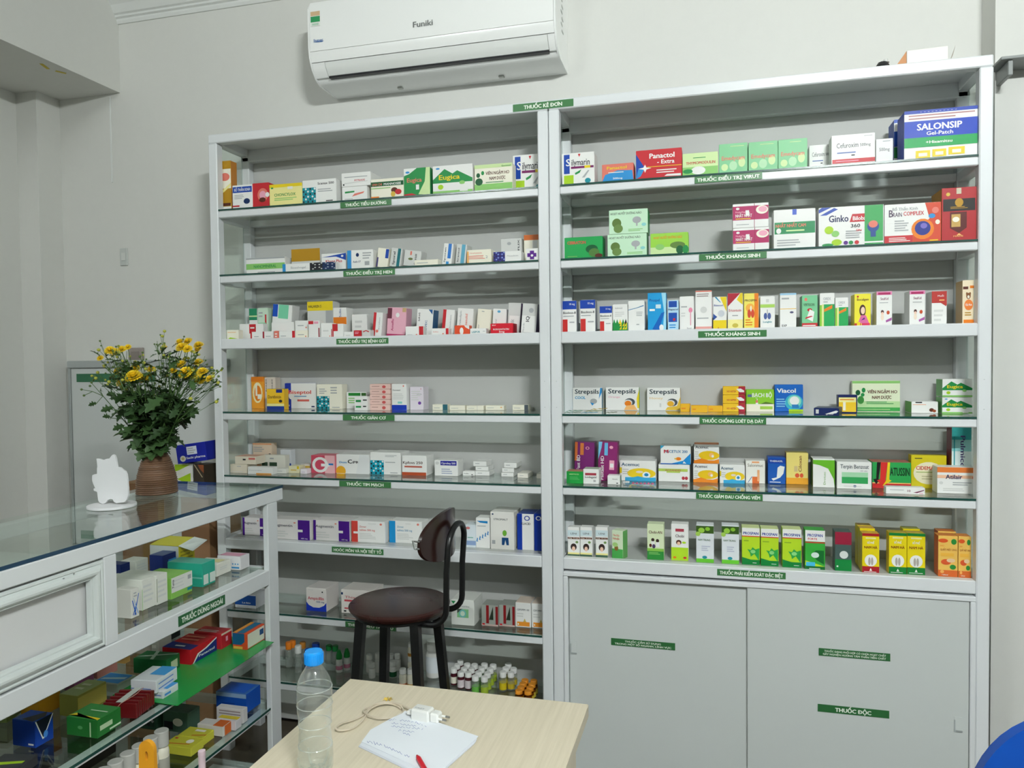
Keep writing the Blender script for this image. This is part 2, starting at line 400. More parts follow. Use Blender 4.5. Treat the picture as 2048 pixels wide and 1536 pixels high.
LS = [sg(681, 783, 's1', 'THUỐC TIỂU ĐƯỜNG', 0), sg(687, 790, 's2', 'THUỐC ĐIỀU TRỊ HEN', 0), sg(673, 777, 's3', 'THUỐC ĐIỀU TRỊ BỆNH GÚT', 0),
      sg(686, 789, 's4', 'THUỐC GIÃN CƠ', 0), sg(679, 782, 's5', 'THUỐC TIM MẠCH', 0), sg(664, 767, 's6', 'HOÓC MÔN VÀ NỘI TIẾT TỐ', 0), sg(691, 792, 's7', 'THUỐC ĐIỀU TRỊ ĐAU', 0)]
RS = [sg(1389, 1524, 's1', 'THUỐC ĐIỀU TRỊ VIRUT', 1.2), sg(1398, 1533, 's2', 'THUỐC KHÁNG SINH', 1.2), sg(1396, 1533, 's3', 'THUỐC KHÁNG SINH', 1.2),
      sg(1399, 1532, 's4', 'THUỐC CHỐNG LOÉT DẠ DÀY', 1.2), sg(1392, 1525, 's5', 'THUỐC GIẢM ĐAU CHỐNG VIÊM', 1.2), sg(1434, 1571, 's6', 'THUỐC PHẢI KIỂM SOÁT ĐẶC BIỆT', 1.2)]
cL = cabinet(0.0, 1.1995, ['s1', 's2', 's3', 's4', 's5', 's6', 's7', 's8'], 'left tall white open cabinet with glass shelves of medicine down to the floor', False, LS)
cR = cabinet(1.2005, 2.4, ['s1', 's2', 's3', 's4', 's5', 's6'], 'right tall white cabinet with sliding doors below its medicine shelves', True, RS)
# signs on the doors
def dsign(px0, px1, py, h, txt, two=None, y=0.012):
    z = at((px0 + px1) / 2, py, 1, y).z; a, b_ = X_at(px0, z, y) - 1.2, X_at(px1, z, y) - 1.2
    return sign(cR, txt, a, b_, z - h / 2, z + h / 2, y - 0.0008, two, name='door_label', col='#2F6A3A')
dsign(1222, 1350, 1288, 0.0215, 'THUỐC CẤM SỬ DỤNG', 'TRONG MỘT SỐ NGÀNH, LĨNH VỰC')
dsign(1637, 1780, 1309, 0.0215, 'THUỐC DẠNG PHỐI HỢP CÓ CHỨA HOẠT CHẤT', 'GÂY NGHIỆN HƯỚNG TÂM THẦN TIỀN CHẤT', y=0.001)
s3_ = dsign(1635, 1778, 1422, 0.0215, '  THUỐC ĐỘC', y=0.001)
so = sign(None, 'THUỐC KÊ ĐƠN', X_at(1026, 2.14), X_at(1147, 2.14), 2.1300, 2.1520, -0.0008); so.name = 'cabinet_header_sign'
tag(so, 'green sign strip across the top joint of the two tall cabinets', 'sign')

# ------------------------------------------------------------ air conditioner
AX0, AX1 = 0.352, 1.212
ac = empty('air_conditioner', (AX0, YW, 2.33)); tag(ac, 'white wall mounted air conditioner above the tall cabinets', 'air conditioner')
ACW = mat('#F6F7F5', 0.2, spec=0.6, scale=10); WD = AX1 - AX0
def extr(prof, x0, x1, m, name, parent, sm=30):
    b = MB(); n = len(prof); vs = [(x, a, z) for x in (x0, x1) for a, z in prof]
    b.raw(vs, [((i + 1) % n, i, i + n, (i + 1) % n + n) for i in range(n)], m); b.f.append(tuple(range(n))); b.m.append(0); b.f.append(tuple(reversed(range(n, 2 * n)))); b.m.append(0)
    return b.build(name, parent, smooth=sm)
extr([(0, .001), (-.125, .006), (-.14, .012), (-.147, .020), (-.145, .06), (-.160, .085), (-.188, .093), (-.188, .25), (-.17, .262), (0, .262)], 0.004, WD - 0.004, ACW, 'casing', ac)
for x in (0.0, WD - 0.006):   # end caps
    extr([(0, 0), (-.125, .004), (-.155, .018), (-.178, .042), (-.194, .075), (-.199, .11), (-.199, .24), (-.18, .268), (0, .268)], x, x + .006, ACW, 'end_cap', ac)
extr([(-.188, .0955), (-.199, .0955), (-.2, .24), (-.192, .262), (-.17, .266), (-.17, .2621), (-.188, .25)], 0.007, WD - 0.007, ACW, 'front_panel', ac)
extr([(-.184, .0945), (-.198, .0945), (-.1955, .08), (-.188, .062), (-.18, .064), (-.184, .08)], 0.0065, WD - 0.0065, ACW, 'lower_panel', ac)
extr([(-.186, .0605), (-.179, .0445), (-.170, .032), (-.160, .0225), (-.155, .027), (-.166, .038), (-.18, .0605)], 0.055, WD - 0.03, mat('#ECEEEB', 0.22), 'louvre', ac)
B('outlet_slot', (0.056, WD - 0.031, -.160, -.135, .0155, .0215), BLACK, ac, 0.0002)
extr([(-.1865, .0605), (-.1795, .0445), (-.17, .032), (-.158, .0195), (-.15, .02), (-.15, .05), (-.18, .0605)], 0.0065, 0.0535, ACW, 'corner_piece', ac)
extr([(-.1865, .0605), (-.1795, .0445), (-.17, .032), (-.158, .0195), (-.15, .02), (-.15, .05), (-.18, .0605)], WD - 0.0285, WD - 0.0065, ACW, 'corner_piece', ac)
for x in (.27, .64): B('clip', (x - .009, x + .009, -.05, -.035, -.003, .0015), mat('#B8BAB4', .5), ac, 0.0005)
v_ = MB()
for i in range(7): v_.box(WD, WD + .0008, -.10 - .012 * (i % 2), -.075 - .012 * (i % 2), .10 + i * .02, .107 + i * .02, mat('#A9ACA8', .5))
v_.build('side_vent', ac)
FA = (Vector((0, -.2, 0)), Vector((1, 0, 0)), Vector((0, 0, 1)), Vector((0, -1, 0)))
t = MB(); put_text(t, 'Funiki', FA, .385, .13, .068, .018, mat('#8C8F8E', .3, metal=.5), .0006, 1.2); t.build('brand_lettering', ac)
t = MB(); put_text(t, 'Super', FA, .022, .127, .036, .008, mat('#3567A8', .4), .0006, .8); t.face([Vector((.02, -.2006, .1245)), Vector((.055, -.2006, .1235)), Vector((.06, -.2006, .127)), Vector((.03, -.2006, .1262))], mat('#3567A8', .4)); t.build('small_badge', ac)
t = MB(); t.box(.012, .048, -.2012, -.2, .178, .228, mat('#E8EAE4', .4)); t.box(.0125, .0475, -.2014, -.2012, .192, .211, mat('#2E9C5E', .4)); t.box(.0125, .0475, -.2014, -.2012, .213, .2275, mat('#D8B890', .4)); t.box(.018, .042, -.2014, -.2012, .181, .188, mat('#B8D4C0', .4)); t.build('energy_label', ac)

# ------------------------------------------------------------ things above and left of the cabinets
tb = empty('small_carton', (2.255, 0.06, TOP + .0005), R(-3)); tag(tb, 'small opened carton with white front lying on top of right cabinet', 'box')
B('carton_body', (-.05, .052, 0, .08, 0, .055), mat('#E6E4DE', .5), tb, .001)
b = MB(); b.raw([(-.0505, 0.001, 0), (-.0505, .079, 0), (-.0505, .079, .054), (-.0505, 0.001, .054), (-.088, .005, .001), (-.088, .07, .001)], [(4, 0, 3), (5, 2, 1), (4, 3, 2, 5), (0, 4, 5, 1)], mat('#C98C5C', .6)); b.build('open_flap', tb)
b = MB(); b.raw([(.0525, 0, .003), (.0525, .075, .003), (.078, .07, .052), (.072, .01, .058)], [(0, 1, 2, 3)], mat('#B8A48C', .6)); b.raw([(-.03, .03, .0555), (.05, .08, .0555), (.04, .078, .066), (-.02, .03, .062)], [(0, 1, 2, 3)], mat('#D0CEC6', .6)); b.build('open_flap', tb)
bk = MB(); bk.lathe([(0, 0), (.017, 0), (.02, .008), (.014, .014), (.019, .022), (.012, .032), (0, .034)], mat('#1A1A1C', .5), 9); bk.lathe([(0, .030), (.01, .031), (.006, .04), (0, .041)], mat('#D4D4D0', .4), 9, .008)
tag(bk.build('tape_roll', smooth=True, loc=(2.145, .07, TOP)), 'small black and white crumpled item beside the carton on the right cabinet', 'scrap')
ws = empty('wall_shelf', (2.455, 0.158, 2.16)); tag(ws, 'small grey shelf bracket on the pier right of the cabinet top', 'shelf')
B('shelf_plate', (-.02, .13, -.10, -.0005, 0, .008), mat('#8E9290', .4), ws); B('bracket', (.0, .012, -.09, -.0005, -.04, -.0005), mat('#8E9290', .4), ws)
b = MB(); b.lathe([(0, 0), (.02, 0), (.024, .02), (.018, .045), (0, .048)], mat('#E8EAE6', .3), 16); tag(b.build('sensor', smooth=True, loc=(2.575, .10, 2.1685)), 'white rounded device on the small grey shelf at right edge', 'device')

nb = empty('panel_cabinet', (-.82, .205, .5)); tag(nb, 'flat white panelled unit against the wall behind the flowers', 'cabinet')
B('panel_body', (0, .68, 0.004, .0645, 0, .855), mat('#C9CDCB', .4), nb, .003); B('top_cap', (-.012, .70, -.004, .064, .856, .885), mat('#A8ADAC', .4), nb, .003)
B('side_shade_strip', (-.012, -.0005, 0, .064, 0, .8555), mat('#9A9F9D', .45), nb, .002)  # darker grey strip paints the shadow down the panel's left side
sgn = MB(); sgn.box(.03, .40, 0.002, .0045, .80, .833, mat('#2F6A4A', .35)); sgn.build('sign_strip', nb)
cb = empty('brown_carton', (-.22, .09, 0)); tag(cb, 'large brown cardboard carton on the floor left of the cabinets', 'carton')
B('carton_body', (-.18, .19, -.09, .095, .003, .935), mat('#9C7350', .75, var=.1, scale=12), cb, .002); 
b = MB(); b.box(-.18, .19, -.09, -.0, .9352, .9372, mat('#A67C57', .75)); b.box(-.18, .19, .002, .095, .9352, .9372, mat('#A67C57', .75)); b.build('top_flap', cb)
b = MB(); b.box(-.02, .03, -.0912, -.09, .5, .935, mat('#B79A6E', .4)); b.build('packing_tape', cb)
# ------------------------------------------------------------ medicine on the shelves
ORD = dict(s1='top', s2='second', s3='third', s4='fourth', s5='fifth', s6='sixth', s7='seventh', s8='lowest')
_used = set()
def uniq(lab):
    k = lab; i = 2
    while k in _used: k = lab + ' (see group)'; break
    _used.add(k); return lab
def sh(cab, s, xl, xr, yt, base, label, prints=(), d=.02, dep=.06, yb=None, on=None, lean=0, zadd=0, w=None, **k):
    z = SURF[s]
    if on is not None: z = on['ztop'] + 0.0004; d = on['yf'] if d == .02 else d
    xm = (xl + xr) / 2
    if yb: d = max(0.003, at(xm, yb, 2, z).y)
    if s == 's3': d = .0348 if d <= .02 else d + .026
    d = min(d, .185); dep = min(dep, .208 - d)
    h = max(.006, at(xm, yt, 1, d).z - z)
    a, b_ = X_at(xl, z + h / 2, d), X_at(xr, z + h / 2, d)
    x0_ = 0.0 if cab == 'L' else 1.2
    a = max(a, x0_ + .010); b_ = min(b_, x0_ + 1.1895)
    if a < x0_ + .036 or b_ > x0_ + 1.2 - .036:
        dep = max(.02, min(dep, .184 - d))
        if d + dep > .184: a = max(a, x0_ + P + .001); b_ = min(b_, x0_ + 1.199 - P)
        if s in ('s3', 's6'): a = max(a, x0_ + .0325); b_ = min(b_, x0_ + 1.1665)
        elif d < P: a = max(a, x0_ + P); b_ = min(b_, x0_ + 1.2 - P)
    ww = b_ - a
    if lean: ww = (ww - h * math.tan(R(abs(lean)))) ; h = (h - ww * math.sin(R(abs(lean)))) ; ww = max(.012, ww * .97)
    if w: ww = w
    lab = '%s, %s shelf of %s cabinet' % (label, ORD[s], 'left' if cab == 'L' else 'right')
    o = carton(ww, dep, h, ((a + b_) / 2, d + dep / 2 + .0003, z), base, uniq(lab), prints, lean=lean, group='medicine boxes on the %s shelf of the %s cabinet' % (ORD[s], 'left' if cab == 'L' else 'right'), **k)
    o['ztop'] = z + h + .0008; o['yf'] = d
    return o
def L(*a, **k): return sh('L', *a, **k)
def Q(*a, **k): return sh('R', *a, **k)
def T(s, u, v, w, h, c='K', b=.9): return ('t', s, u, v, w, h, c, b)
def r_(a, b, c, d, e): return ('r', a, b, c, d, e)
def ln(a, b, c, d, n=3, col='S'): return ('l', a, b, c, d, n, col)
# ---- left, top shelf
L('s1', 438, 462, 322, 'a', 'tall gold carton with dark foot', [r_(0, .84, 1, 1, 'A'), r_(0, .45, 1, .84, 'C'), ('e', .5, .68, .4, .08, 'r'), r_(0, .14, 1, .45, 'A'), ('p', 'y', 0, .3, 1, .5, 1, .56, 0, .36), r_(0.05, .1, .95, .16, 'n'), r_(0, 0, 1, .09, 'W')], d=.035, dep=.035, side='#C88438', top='A')
L('s1', 465, 504.5, 370, 'W', 'white carton with blue title bar and red dot', [r_(0.02, .68, .98, .93, 'B'), T('BỔ THẦN KINH', .1, .74, .8, .12, 'W'), ln(.1, .4, .6, .6), ('e', .72, .3, .16, .12, 'D'), r_(0, .08, .35, .14, 'R')], d=.012)
L('s1', 505, 538, 366, 'R', 'red carton with pale round emblem', [('e', .62, .5, .32, .28, 'r'), ('e', .62, .5, .2, .17, 'p'), ('e', .9, .5, .12, .1, 'W'), ('e', .6, .3, .2, .1, 'n')], d=.014)
L('s1', 539, 604, 367.5, 'y', 'pale yellow carton with green title', [r_(0, .85, 1, 1, 'Y'), T('CHONCYLOX', .15, .44, .65, .13, 'G'), ln(.15, .22, .85, .38, 2, 'g'), r_(.56, .74, .72, .86, 'W'), r_(.05, .8, .12, .87, 'G')], d=.012, dep=.07)
L('s1', 605, 672, 359, 'W', 'white carton with teal mosaic square', [('x', 0, .02, .4, .68, 'T', 'W'), T('Scanax 500', .46, .78, .48, .1, 'K'), ln(.46, .45, .9, .62, 2), r_(.7, .05, .9, .09, 'K')], d=.012, dep=.09)
k = L('s1', 684, 734, 373, 'W', 'lower white carton with green and red streaks', [('p', 'G', .12, .55, .5, .6, .5, .7, .12, .68), ('p', 'r', .4, .3, .85, .5, .9, .62, .5, .5), ln(.1, .1, .5, .2, 1)], dep=.09)
L('s1', 683, 741, 345, 'W', 'upper white carton stacked on the streaked one', [T('FITRAXI', .45, .35, .35, .14, 'R'), ('p', 's', .1, .2, .9, .3, .9, .35, .1, .26), ln(.1, .62, .9, .75, 1), r_(.05, .08, .1, .2, 'K')], on=k, dep=.09)
L('s1', 742, 807, 357, 'C', 'cream carton with dark green band and mushrooms', [r_(0, .62, 1, .85, 'd'), T('LINH CHI', .04, .66, .3, .12, 'r'), T('MANNOSEE', .4, .66, .52, .12, 'W'), ('e', .72, .38, .1, .14, 'n'), ('e', .84, .28, .1, .14, 'R'), ('e', .68, .18, .07, .14, 'a'), r_(0, .5, .6, .54, 'g'), r_(0, 0, .25, .1, 'O')], d=.012)
L('s1', 808, 860, 336, 'G', 'green carton with wave corner and red foot', [('p', 'W', 0, 1, .5, 1, .2, .8, 0, .74), ('e', .14, .86, .08, .04, 'b'), ('p', 'l', .85, 1, 1, 1, 1, 0, .55, .05, .8, .5), T('Eugica', .12, .5, .56, .15, 'r'), r_(.46, .22, .58, .4, 'W'), ('p', 'R', 0, 0, .55, 0, .3, .1, 0, .07)], d=.012, side='G')
EUG = [('p', 'G', 0, .5, .3, .88, .5, .7, .62, .8, 1, .5, 1, .38, 0, .38), T('Eugica', .16, .5, .52, .17, 'Y', 1.2), ('e', .2, .24, .13, .14, 'W'), ('e', .2, .24, .07, .09, 'L'), r_(0, 0, 1, .1, 'g'), ('e', .74, .36, .07, .07, 'g'), r_(.68, .05, .88, .3, 'W'), ('e', .13, .9, .05, .03, 'b')]
L('s1', 865.5, 945, 330, 'W', 'white carton with green hills and yellow title', EUG, d=.012, dep=.08)
VNH = [r_(0, .86, 1, 1, 'l'), r_(0, 0, 1, .26, 'g'), ('e', .12, .35, .1, .14, 'd'), ('e', .1, .6, .05, .09, 'd'), ('e', .22, .68, .04, .08, 'G'), T('VIÊN NGẬM HO', .3, .6, .62, .12, 'n'), T('NAM DƯỢC', .4, .4, .42, .12, 'n'), ln(.3, .28, .85, .34, 1, 'G'), T('Gocimed', .72, .88, .24, .06, 'G', .6)]
L('s1', 949, 1024.5, 328, 'C', 'pale green carton with leaves and brown title', VNH, d=.012, dep=.045)
SIL = [r_(.06, .35, .24, .96, 'B'), T('S', .13, .6, .13, .22, 'W'), T('ilymarin', .3, .6, .56, .2, 'K', .6), r_(.28, .5, .98, .57, 'V'), r_(.7, .5, .88, .58, 'Y'), r_(.06, .02, .36, .3, 'L'), ('p', 'G', .4, .36, .6, .46, .55, .36, .42, .3), ('p', 'S', .62, .2, .7, .2, .85, .42, .8, .42), ('e', .8, .1, .09, .08, 'T'), ('p', 'R', .5, .96, .58, .96, .54, .86)]
L('s1', 1026, 1090, 309, 'W', 'white carton with blue bar half behind the post', SIL, d=.06, dep=.07)
# ---- right, top shelf
Q('s1', 1124, 1188.5, 305.5, 'W', 'white carton with blue bar next to the post', SIL, d=.015, dep=.07)
Q('s1', 1204, 1267, 327.5, 'r', 'small orange and blue carton', [('p', 'b', 0, 0, 1, 0, .96, .58, .5, .62, .1, .4), T('Panactol', .16, .7, .62, .17, 'Y'), ln(.2, .46, .7, .56, 1, 'W'), T('500mg', .35, .12, .3, .1, 'W')], d=.012, side='R')
Q('s1', 1272, 1363.5, 298.5, 'R', 'large red carton with white burst on blue', [('p', 'B', 0, 0, 0, .88, .2, .38), ('p', 'b', 0, .02, .1, .1, .2, .38, .05, .35), ('p', 'W', .16, .4, .2, .5, .23, .4, .34, .37, .23, .33, .2, .22, .17, .33, .05, .37), T('Panactol', .3, .7, .54, .17, 'W', 1.4), T('- Extra', .47, .5, .37, .14, 'W', 1.2), r_(.25, .4, 1, .42, 'Y'), ln(.45, .16, .9, .32, 2, 'W'), ('p', 'W', .62, .06, .68, .12, .98, .12, .98, .04)], d=.012, dep=.08)
Q('s1', 1365, 1436, 305.5, 'l', 'white and green carton with red title', [r_(0, 0, 1, .38, 'g'), ('e', .45, .22, .2, .18, 'W'), T('THYMOMODULIN', .1, .5, .82, .12, 'R'), ln(.3, .75, .8, .82, 1, 'G'), ('e', .15, .2, .14, .1, 'G')], d=.013)
EM = [('e', .2, .2, .12, .12, 'l'), ('e', .5, .24, .14, .16, '#B4E0B4'), ('e', .8, .34, .12, .16, 'l'), T('Emedycam', .1, .44, .8, .14, 'r'), ln(.4, .88, .9, .93, 1, 'l')]
for i, (a, b_, c) in enumerate(((1438, 1495, 287), (1497, 1555.5, 283), (1556.5, 1614.5, 278))):
    Q('s1', a, b_, c, '#84C893', '%s of three glossy green cartons' % ('leftmost', 'middle', 'rightmost')[i], EM, d=.012, dep=.07, top='#84C893')
CEF = [T('Cefuroxim', .12, .55, .5, .17, '#54575C', .4), T('500mg', .66, .57, .24, .1, '#54575C', .4), r_(.13, .36, .56, .4, '#5F73B0'), r_(.46, .26, .54, .3, 'K'), ln(.75, .9, .97, .94, 1)]
Q('s1', 1618.5, 1668, 289.5, 'W', 'white carton left behind the red-footed one', CEF, d=.06, dep=.05)
Q('s1', 1752, 1786, 277.5, 'W', 'white carton right behind the red-footed one', [T('500mg', .2, .55, .6, .12, '#54575C', .4), ln(.4, .88, .95, .94, 1)], d=.06, dep=.05)
Q('s1', 1663, 1750, 268.5, 'W', 'white carton with red foot band', CEF + [r_(.02, .02, 1, .16, 'R'), ln(.1, .06, .9, .12, 1, 'p')], d=.002, dep=.05)
SAL = [r_(0, .93, 1, 1, '#1B3FA8'), r_(0, .78, 1, .93, 'W'), ln(.06, .8, .98, .92, 2, '#B08080'), T('- - - - - - - - - -', .22, .95, .5, .03, 'W', .5), r_(0, .44, 1, .78, '#0F3FB8'), T('SALONSIP', .18, .59, .61, .13, 'W', 1.6), T('Gel-Patch', .31, .48, .36, .075, 'W', 1.1), r_(0, .24, 1, .44, '#12A050'), T('+Hisamitsu', .3, .31, .36, .055, 'W', 1.2), r_(.16, .02, .36, .17, 'Y'), r_(.39, .03, .58, .18, 'Y'), r_(.61, .05, .83, .2, 'Y'), r_(.2, .05, .32, .12, 'C'), r_(.43, .06, .54, .13, 'C'), r_(.66, .08, .78, .15, 'C')]
Q('s1', 1808.5, 1955, 217, 'W', 'largest white, blue and green carton', SAL, d=.012, dep=.08, side='#1B3FA8')
Q('s1', 1788, 1830, 238, 'W', 'blue, white and green carton mostly hidden', [r_(0, .93, 1, 1, 'B'), r_(0, .45, 1, .76, 'B'), r_(0, .22, 1, .44, 'G')], d=.11, dep=.07, side='B')
# ---- left, second shelf
L('s2', 492.5, 569.5, 515, 'W', 'flat white carton with green stripe', [r_(0, .36, 1, .68, 'g'), T('NANOMINERAL', .2, .44, .58, .16, 'G'), r_(0, .92, 1, 1, 'S'), ln(.3, .15, .8, .25, 1)], d=.08)
L('s2', 565, 671, 526, 'W', 'long slim white carton with blue end and mesh print', [r_(0, 0, .06, 1, 'b'), T('Biosolvogel', .16, .38, .28, .28, 'S', .4), ('x', .52, 0, .76, 1, 'K', 's'), ('x', .76, 0, 1, 1, 'D', 'S')], d=.02, dep=.03, top='s')
L('s2', 583, 640, 497.5, 's', 'grey and mustard carton behind the mesh-print one', [r_(0, .52, 1, 1, 'A'), ln(.1, .25, .6, .35, 1)], d=.10, dep=.05)
L('s2', 643, 692, 507, 'W', 'white carton with blue wedge and red title', [('p', 'B', 0, .8, 1, 1, 1, .6, .6, .82), r_(0, 0, 1, .12, 'B'), T('Khang Plus', .18, .5, .66, .16, 'R'), ('e', .85, .84, .05, .06, 'W')], d=.055, dep=.05)
L('s2', 694.5, 746, 500, 'W', 'white carton with bright blue left edge', [r_(0, 0, .16, 1, 'b'), T('Asth-17', .22, .35, .3, .1, 'D'), ('e', .4, .75, .06, .1, 'D'), ln(.6, .5, .95, .9, 3), r_(.68, .2, .86, .4, 'S')], d=.03, dep=.05)
L('s2', 748, 777, 494.5, 'C', 'leaning white carton with small blue tab', [r_(.72, .5, 1, .98, 'B'), r_(0, 0, .14, .5, '#4A4478')], d=.03, lean=9, dep=.05)
L('s2', 775, 803, 494.5, 's', 'leaning grey carton with dark teal stripe', [r_(.62, 0, .9, 1, '#0F6F78'), ('v', 'Sporal', .42, .1, .7, .2, 'K')], d=.03, lean=9, dep=.05)
L('s2', 803, 842, 498.5, 's', 'leaning grey carton with small olive print', [('v', 'Cetirizin', .75, .1, .7, .12, 'K'), ('e', .4, .45, .14, .08, '#6E7A4A'), r_(.35, .7, .45, .95, 'r')], d=.04, lean=8, dep=.05)
L('s2', 829, 876, 519.5, 'C', 'flat cream carton lying in front of leaning ones', [ln(.1, .3, .6, .6, 1)], d=.006, dep=.03, flap=False)
L('s2', 881, 905, 486, 'W', 'leaning white carton with blue stripe', [r_(.5, .3, .85, 1, '#2B76C8'), r_(.4, 0, .7, .15, 'b'), ('v', 'Sporan', .28, .1, .7, .15, 'K')], d=.03, lean=7, dep=.05)
L('s2', 907, 933, 487.5, 's', 'leaning grey carton with pale blue stripe', [r_(.5, 0, .85, 1, '#5FA8C4'), ('v', 'Itranzol', .3, .1, .7, .15, 'K')], d=.03, lean=7, dep=.05)
L('s2', 934, 982, 499.5, 'C', 'cream carton with orange left edge', [r_(0, 0, .08, .9, 'o'), T('Clorpheniramin', .12, .72, .5, .1, 'r', .5), ln(.05, .3, .85, .6, 3, 'r'), T('2', .78, .35, .08, .2, 'S')], d=.02, dep=.05)
L('s2', 1002, 1043, 477.5, 's', 'grey carton standing behind the purple-patterned one', [('e', .4, .82, .1, .06, 'S'), ('v', 'FLIX', .9, .55, .4, .08, 'K')], d=.10, dep=.05)
L('s2', 987, 1042, 503, 'W', 'white carton with blue-purple wave square', [('x', 0, 0, .42, 1, '#2B2A80', '#8FA8D8'), T('Floctafenin', .5, .5, .4, .12, 'S', .5)], d=.014, dep=.05)
L('s2', 1048, 1082, 469.5, 'C', 'cream carton with orange top beside the post', [r_(0, .82, 1, 1, '#D06A28'), r_(.5, .2, .8, .8, 's')], d=.10, dep=.05)
L('s2', 1052, 1078, 497, 'W', 'white carton with purple cross beside the post', [r_(.1, .3, .8, .62, 'P'), r_(.3, .1, .62, .82, 'P'), ('e', .46, .42, .1, .1, 'W')], d=.014, dep=.05)
# ---- right, second shelf
Q('s2', 1129, 1205, 474, '#1FA050', 'dark green carton with red title and tree', [T('CEBRATON', .08, .68, .48, .14, '#D8504A', 1.6), ('e', .72, .42, .16, .2, 'd'), ('e', .78, .25, .14, .2, '#4F7A38'), ('e', .9, .1, .1, .1, 'n'), ln(.08, .08, .4, .14, 1, 'g')], d=.02)
HN = [T('HOẠT HUYẾT DƯỠNG NÃO', .04, .8, .8, .09, '#5B6B5B', .8), ('e', .2, .45, .12, .2, '#5E7A3A'), ('e', .24, .22, .12, .18, '#6B8A48'), ('e', .72, .55, .11, .14, 'S'), r_(.7, .3, .74, .44, 'S'), ln(.5, .08, .9, .2, 2, 'g'), ('e', .9, .35, .06, .07, 't')]
k = Q('s2', 1215, 1293.5, 468, '#C8EACB', 'lower pale green carton with brain print', HN, d=.02, dep=.07, side='G')
Q('s2', 1218, 1295.5, 419, '#C8EACB', 'upper pale green carton with brain print', HN, on=k, dep=.07, side='G')
Q('s2', 1301, 1376.5, 466, '#9AD24A', 'lime green carton with orange title and tree', [T('HOẠT HUYẾT DƯỠNG NÃO', .08, .74, .76, .11, 'O'), r_(0, 0, 1, .35, 'l'), ('e', .25, .36, .12, .14, 'g'), ('e', .72, .42, .2, .16, '#5F7F3A'), ('e', .78, .2, .1, .2, 'd'), ('e', .93, .2, .08, .2, 'G')], d=.02)
NH = [r_(0, .32, 1, .9, 'M'), r_(.6, 0, .615, 1, '#901C48'), T('NHẤT NHẤT', .08, .44, .46, .13, 'W'), T('Hoạt Huyết', .08, .62, .34, .08, 'p'), r_(.08, .36, .5, .39, 'Y'), ('e', .14, .8, .05, .05, 'W'), ('e', .82, .72, .17, .18, 'C'), ('e', .84, .74, .12, .12, 'p'), ln(.1, .1, .5, .16, 1), r_(.36, .5, .46, .72, 'W')]
k = Q('s2', 1466, 1538, 455.5, 'W', 'lower white and crimson carton', NH, d=.02, dep=.07)
Q('s2', 1465.5, 1537, 407, 'W', 'upper white and crimson carton', NH, on=k, dep=.07)
Q('s2', 1547.5, 1631, 418.5, 'W', 'white carton with green band and blue seal', [r_(.02, .38, .99, .68, '#2A8A56'), T('NHẤT NHẤT CAM', .05, .55, .72, .08, 'r', 1.3), ln(.3, .42, .85, .5, 1, 'l'), ('e', .12, .46, .06, .07, 'W'), r_(.45, .86, .55, 1, '#4F68C8'), ln(.08, .06, .7, .25, 3)], d=.02, dep=.08)
Q('s2', 1637.5, 1767.5, 412.5, 'W', 'wide white carton with dark title and green head panel', [('p', '#3A55B0', 0, .86, .2, 1, .05, 1, 0, .95), ('p', '#3A55B0', .02, .8, .24, .98, .3, .94, .12, .8), T('Ginko', .16, .62, .3, .17, '#2A2F5A', 1.2), ('p', 'R', .48, .6, .52, .8, .78, .8, .74, .6), T('Biloba', .53, .64, .2, .1, 'W', 1.2), r_(.71, 0, .99, 1, '#3AA256'), ('e', .84, .46, .09, .14, '#274A90'), ('e', .84, .52, .07, .09, 'r'), r_(.8, .2, .88, .36, '#274A90'), T('360', .5, .46, .14, .09, 'K'), ('e', .16, .42, .07, .1, 'L'), ('e', .26, .32, .06, .08, 'g'), ('e', .28, .1, .08, .08, 'L'), ('e', .14, .04, .09, .04, 'G'), ('e', .42, .08, .035, .05, 'P'), ('e', .5, .08, .035, .05, 'G'), ('e', .59, .08, .035, .05, 'R'), r_(.7, .05, 1, .09, 'W'), ln(.42, .18, .68, .4, 4), T('SIN', .58, .36, .08, .05, 'R')], d=.018, dep=.08)
Q('s2', 1769, 1882, 407, 'W', 'white and red carton with glowing blue sphere', [r_(0, 0, .6, .2, 'R'), ln(.08, .04, .5, .16, 3, 'W'), ('p', '#D24A2C', .72, 1, 1, 1, 1, 0, .5, 0, .5, .2, .8, .6), ('e', .68, .34, .2, .26, 'O'), ('e', .68, .36, .14, .18, '#20308A'), ('e', .7, .42, .06, .07, '#7A6CC0'), T('B', .08, .68, .07, .18, '#5A4A60'), T('RAIN', .15, .68, .16, .11, '#5A4A60', .6), T('COMPLEX', .34, .7, .36, .1, 'R', .8), T('Bổ Thần Kinh', .14, .84, .45, .07, 'S', .6), ln(.18, .3, .44, .6, 5), ('e', .84, .66, .06, .06, 'b'), ('e', .94, .5, .04, .06, 'C'), ('e', .9, .8, .06, .08, 'r'), r_(.8, .03, .95, .06, 'Y')], d=.018, dep=.08)
Q('s2', 1883.5, 1954, 375, '#B02A2E', 'tall red and black gift carton with window', [r_(.04, .56, .96, .79, '#1C1814'), ('e', .5, .72, .12, .08, 'A'), ln(.25, .6, .75, .65, 2, 'A'), r_(.24, .24, .72, .54, '#5A1A16'), ('p', '#5A1A16', .24, .24, .72, .24, .5, .14), r_(.28, .26, .54, .5, '#C8A25A'), ('e', .41, .4, .1, .05, 'C'), r_(.42, .88, .56, .99, '#C8C0A8'), ('e', .18, .88, .06, .035, 'a'), T('MADE', .34, .07, .28, .03, 'o', .6), ('p', 'o', .42, .1, .5, .14, .58, .1)], d=.016, dep=.10, left='#A87A30')
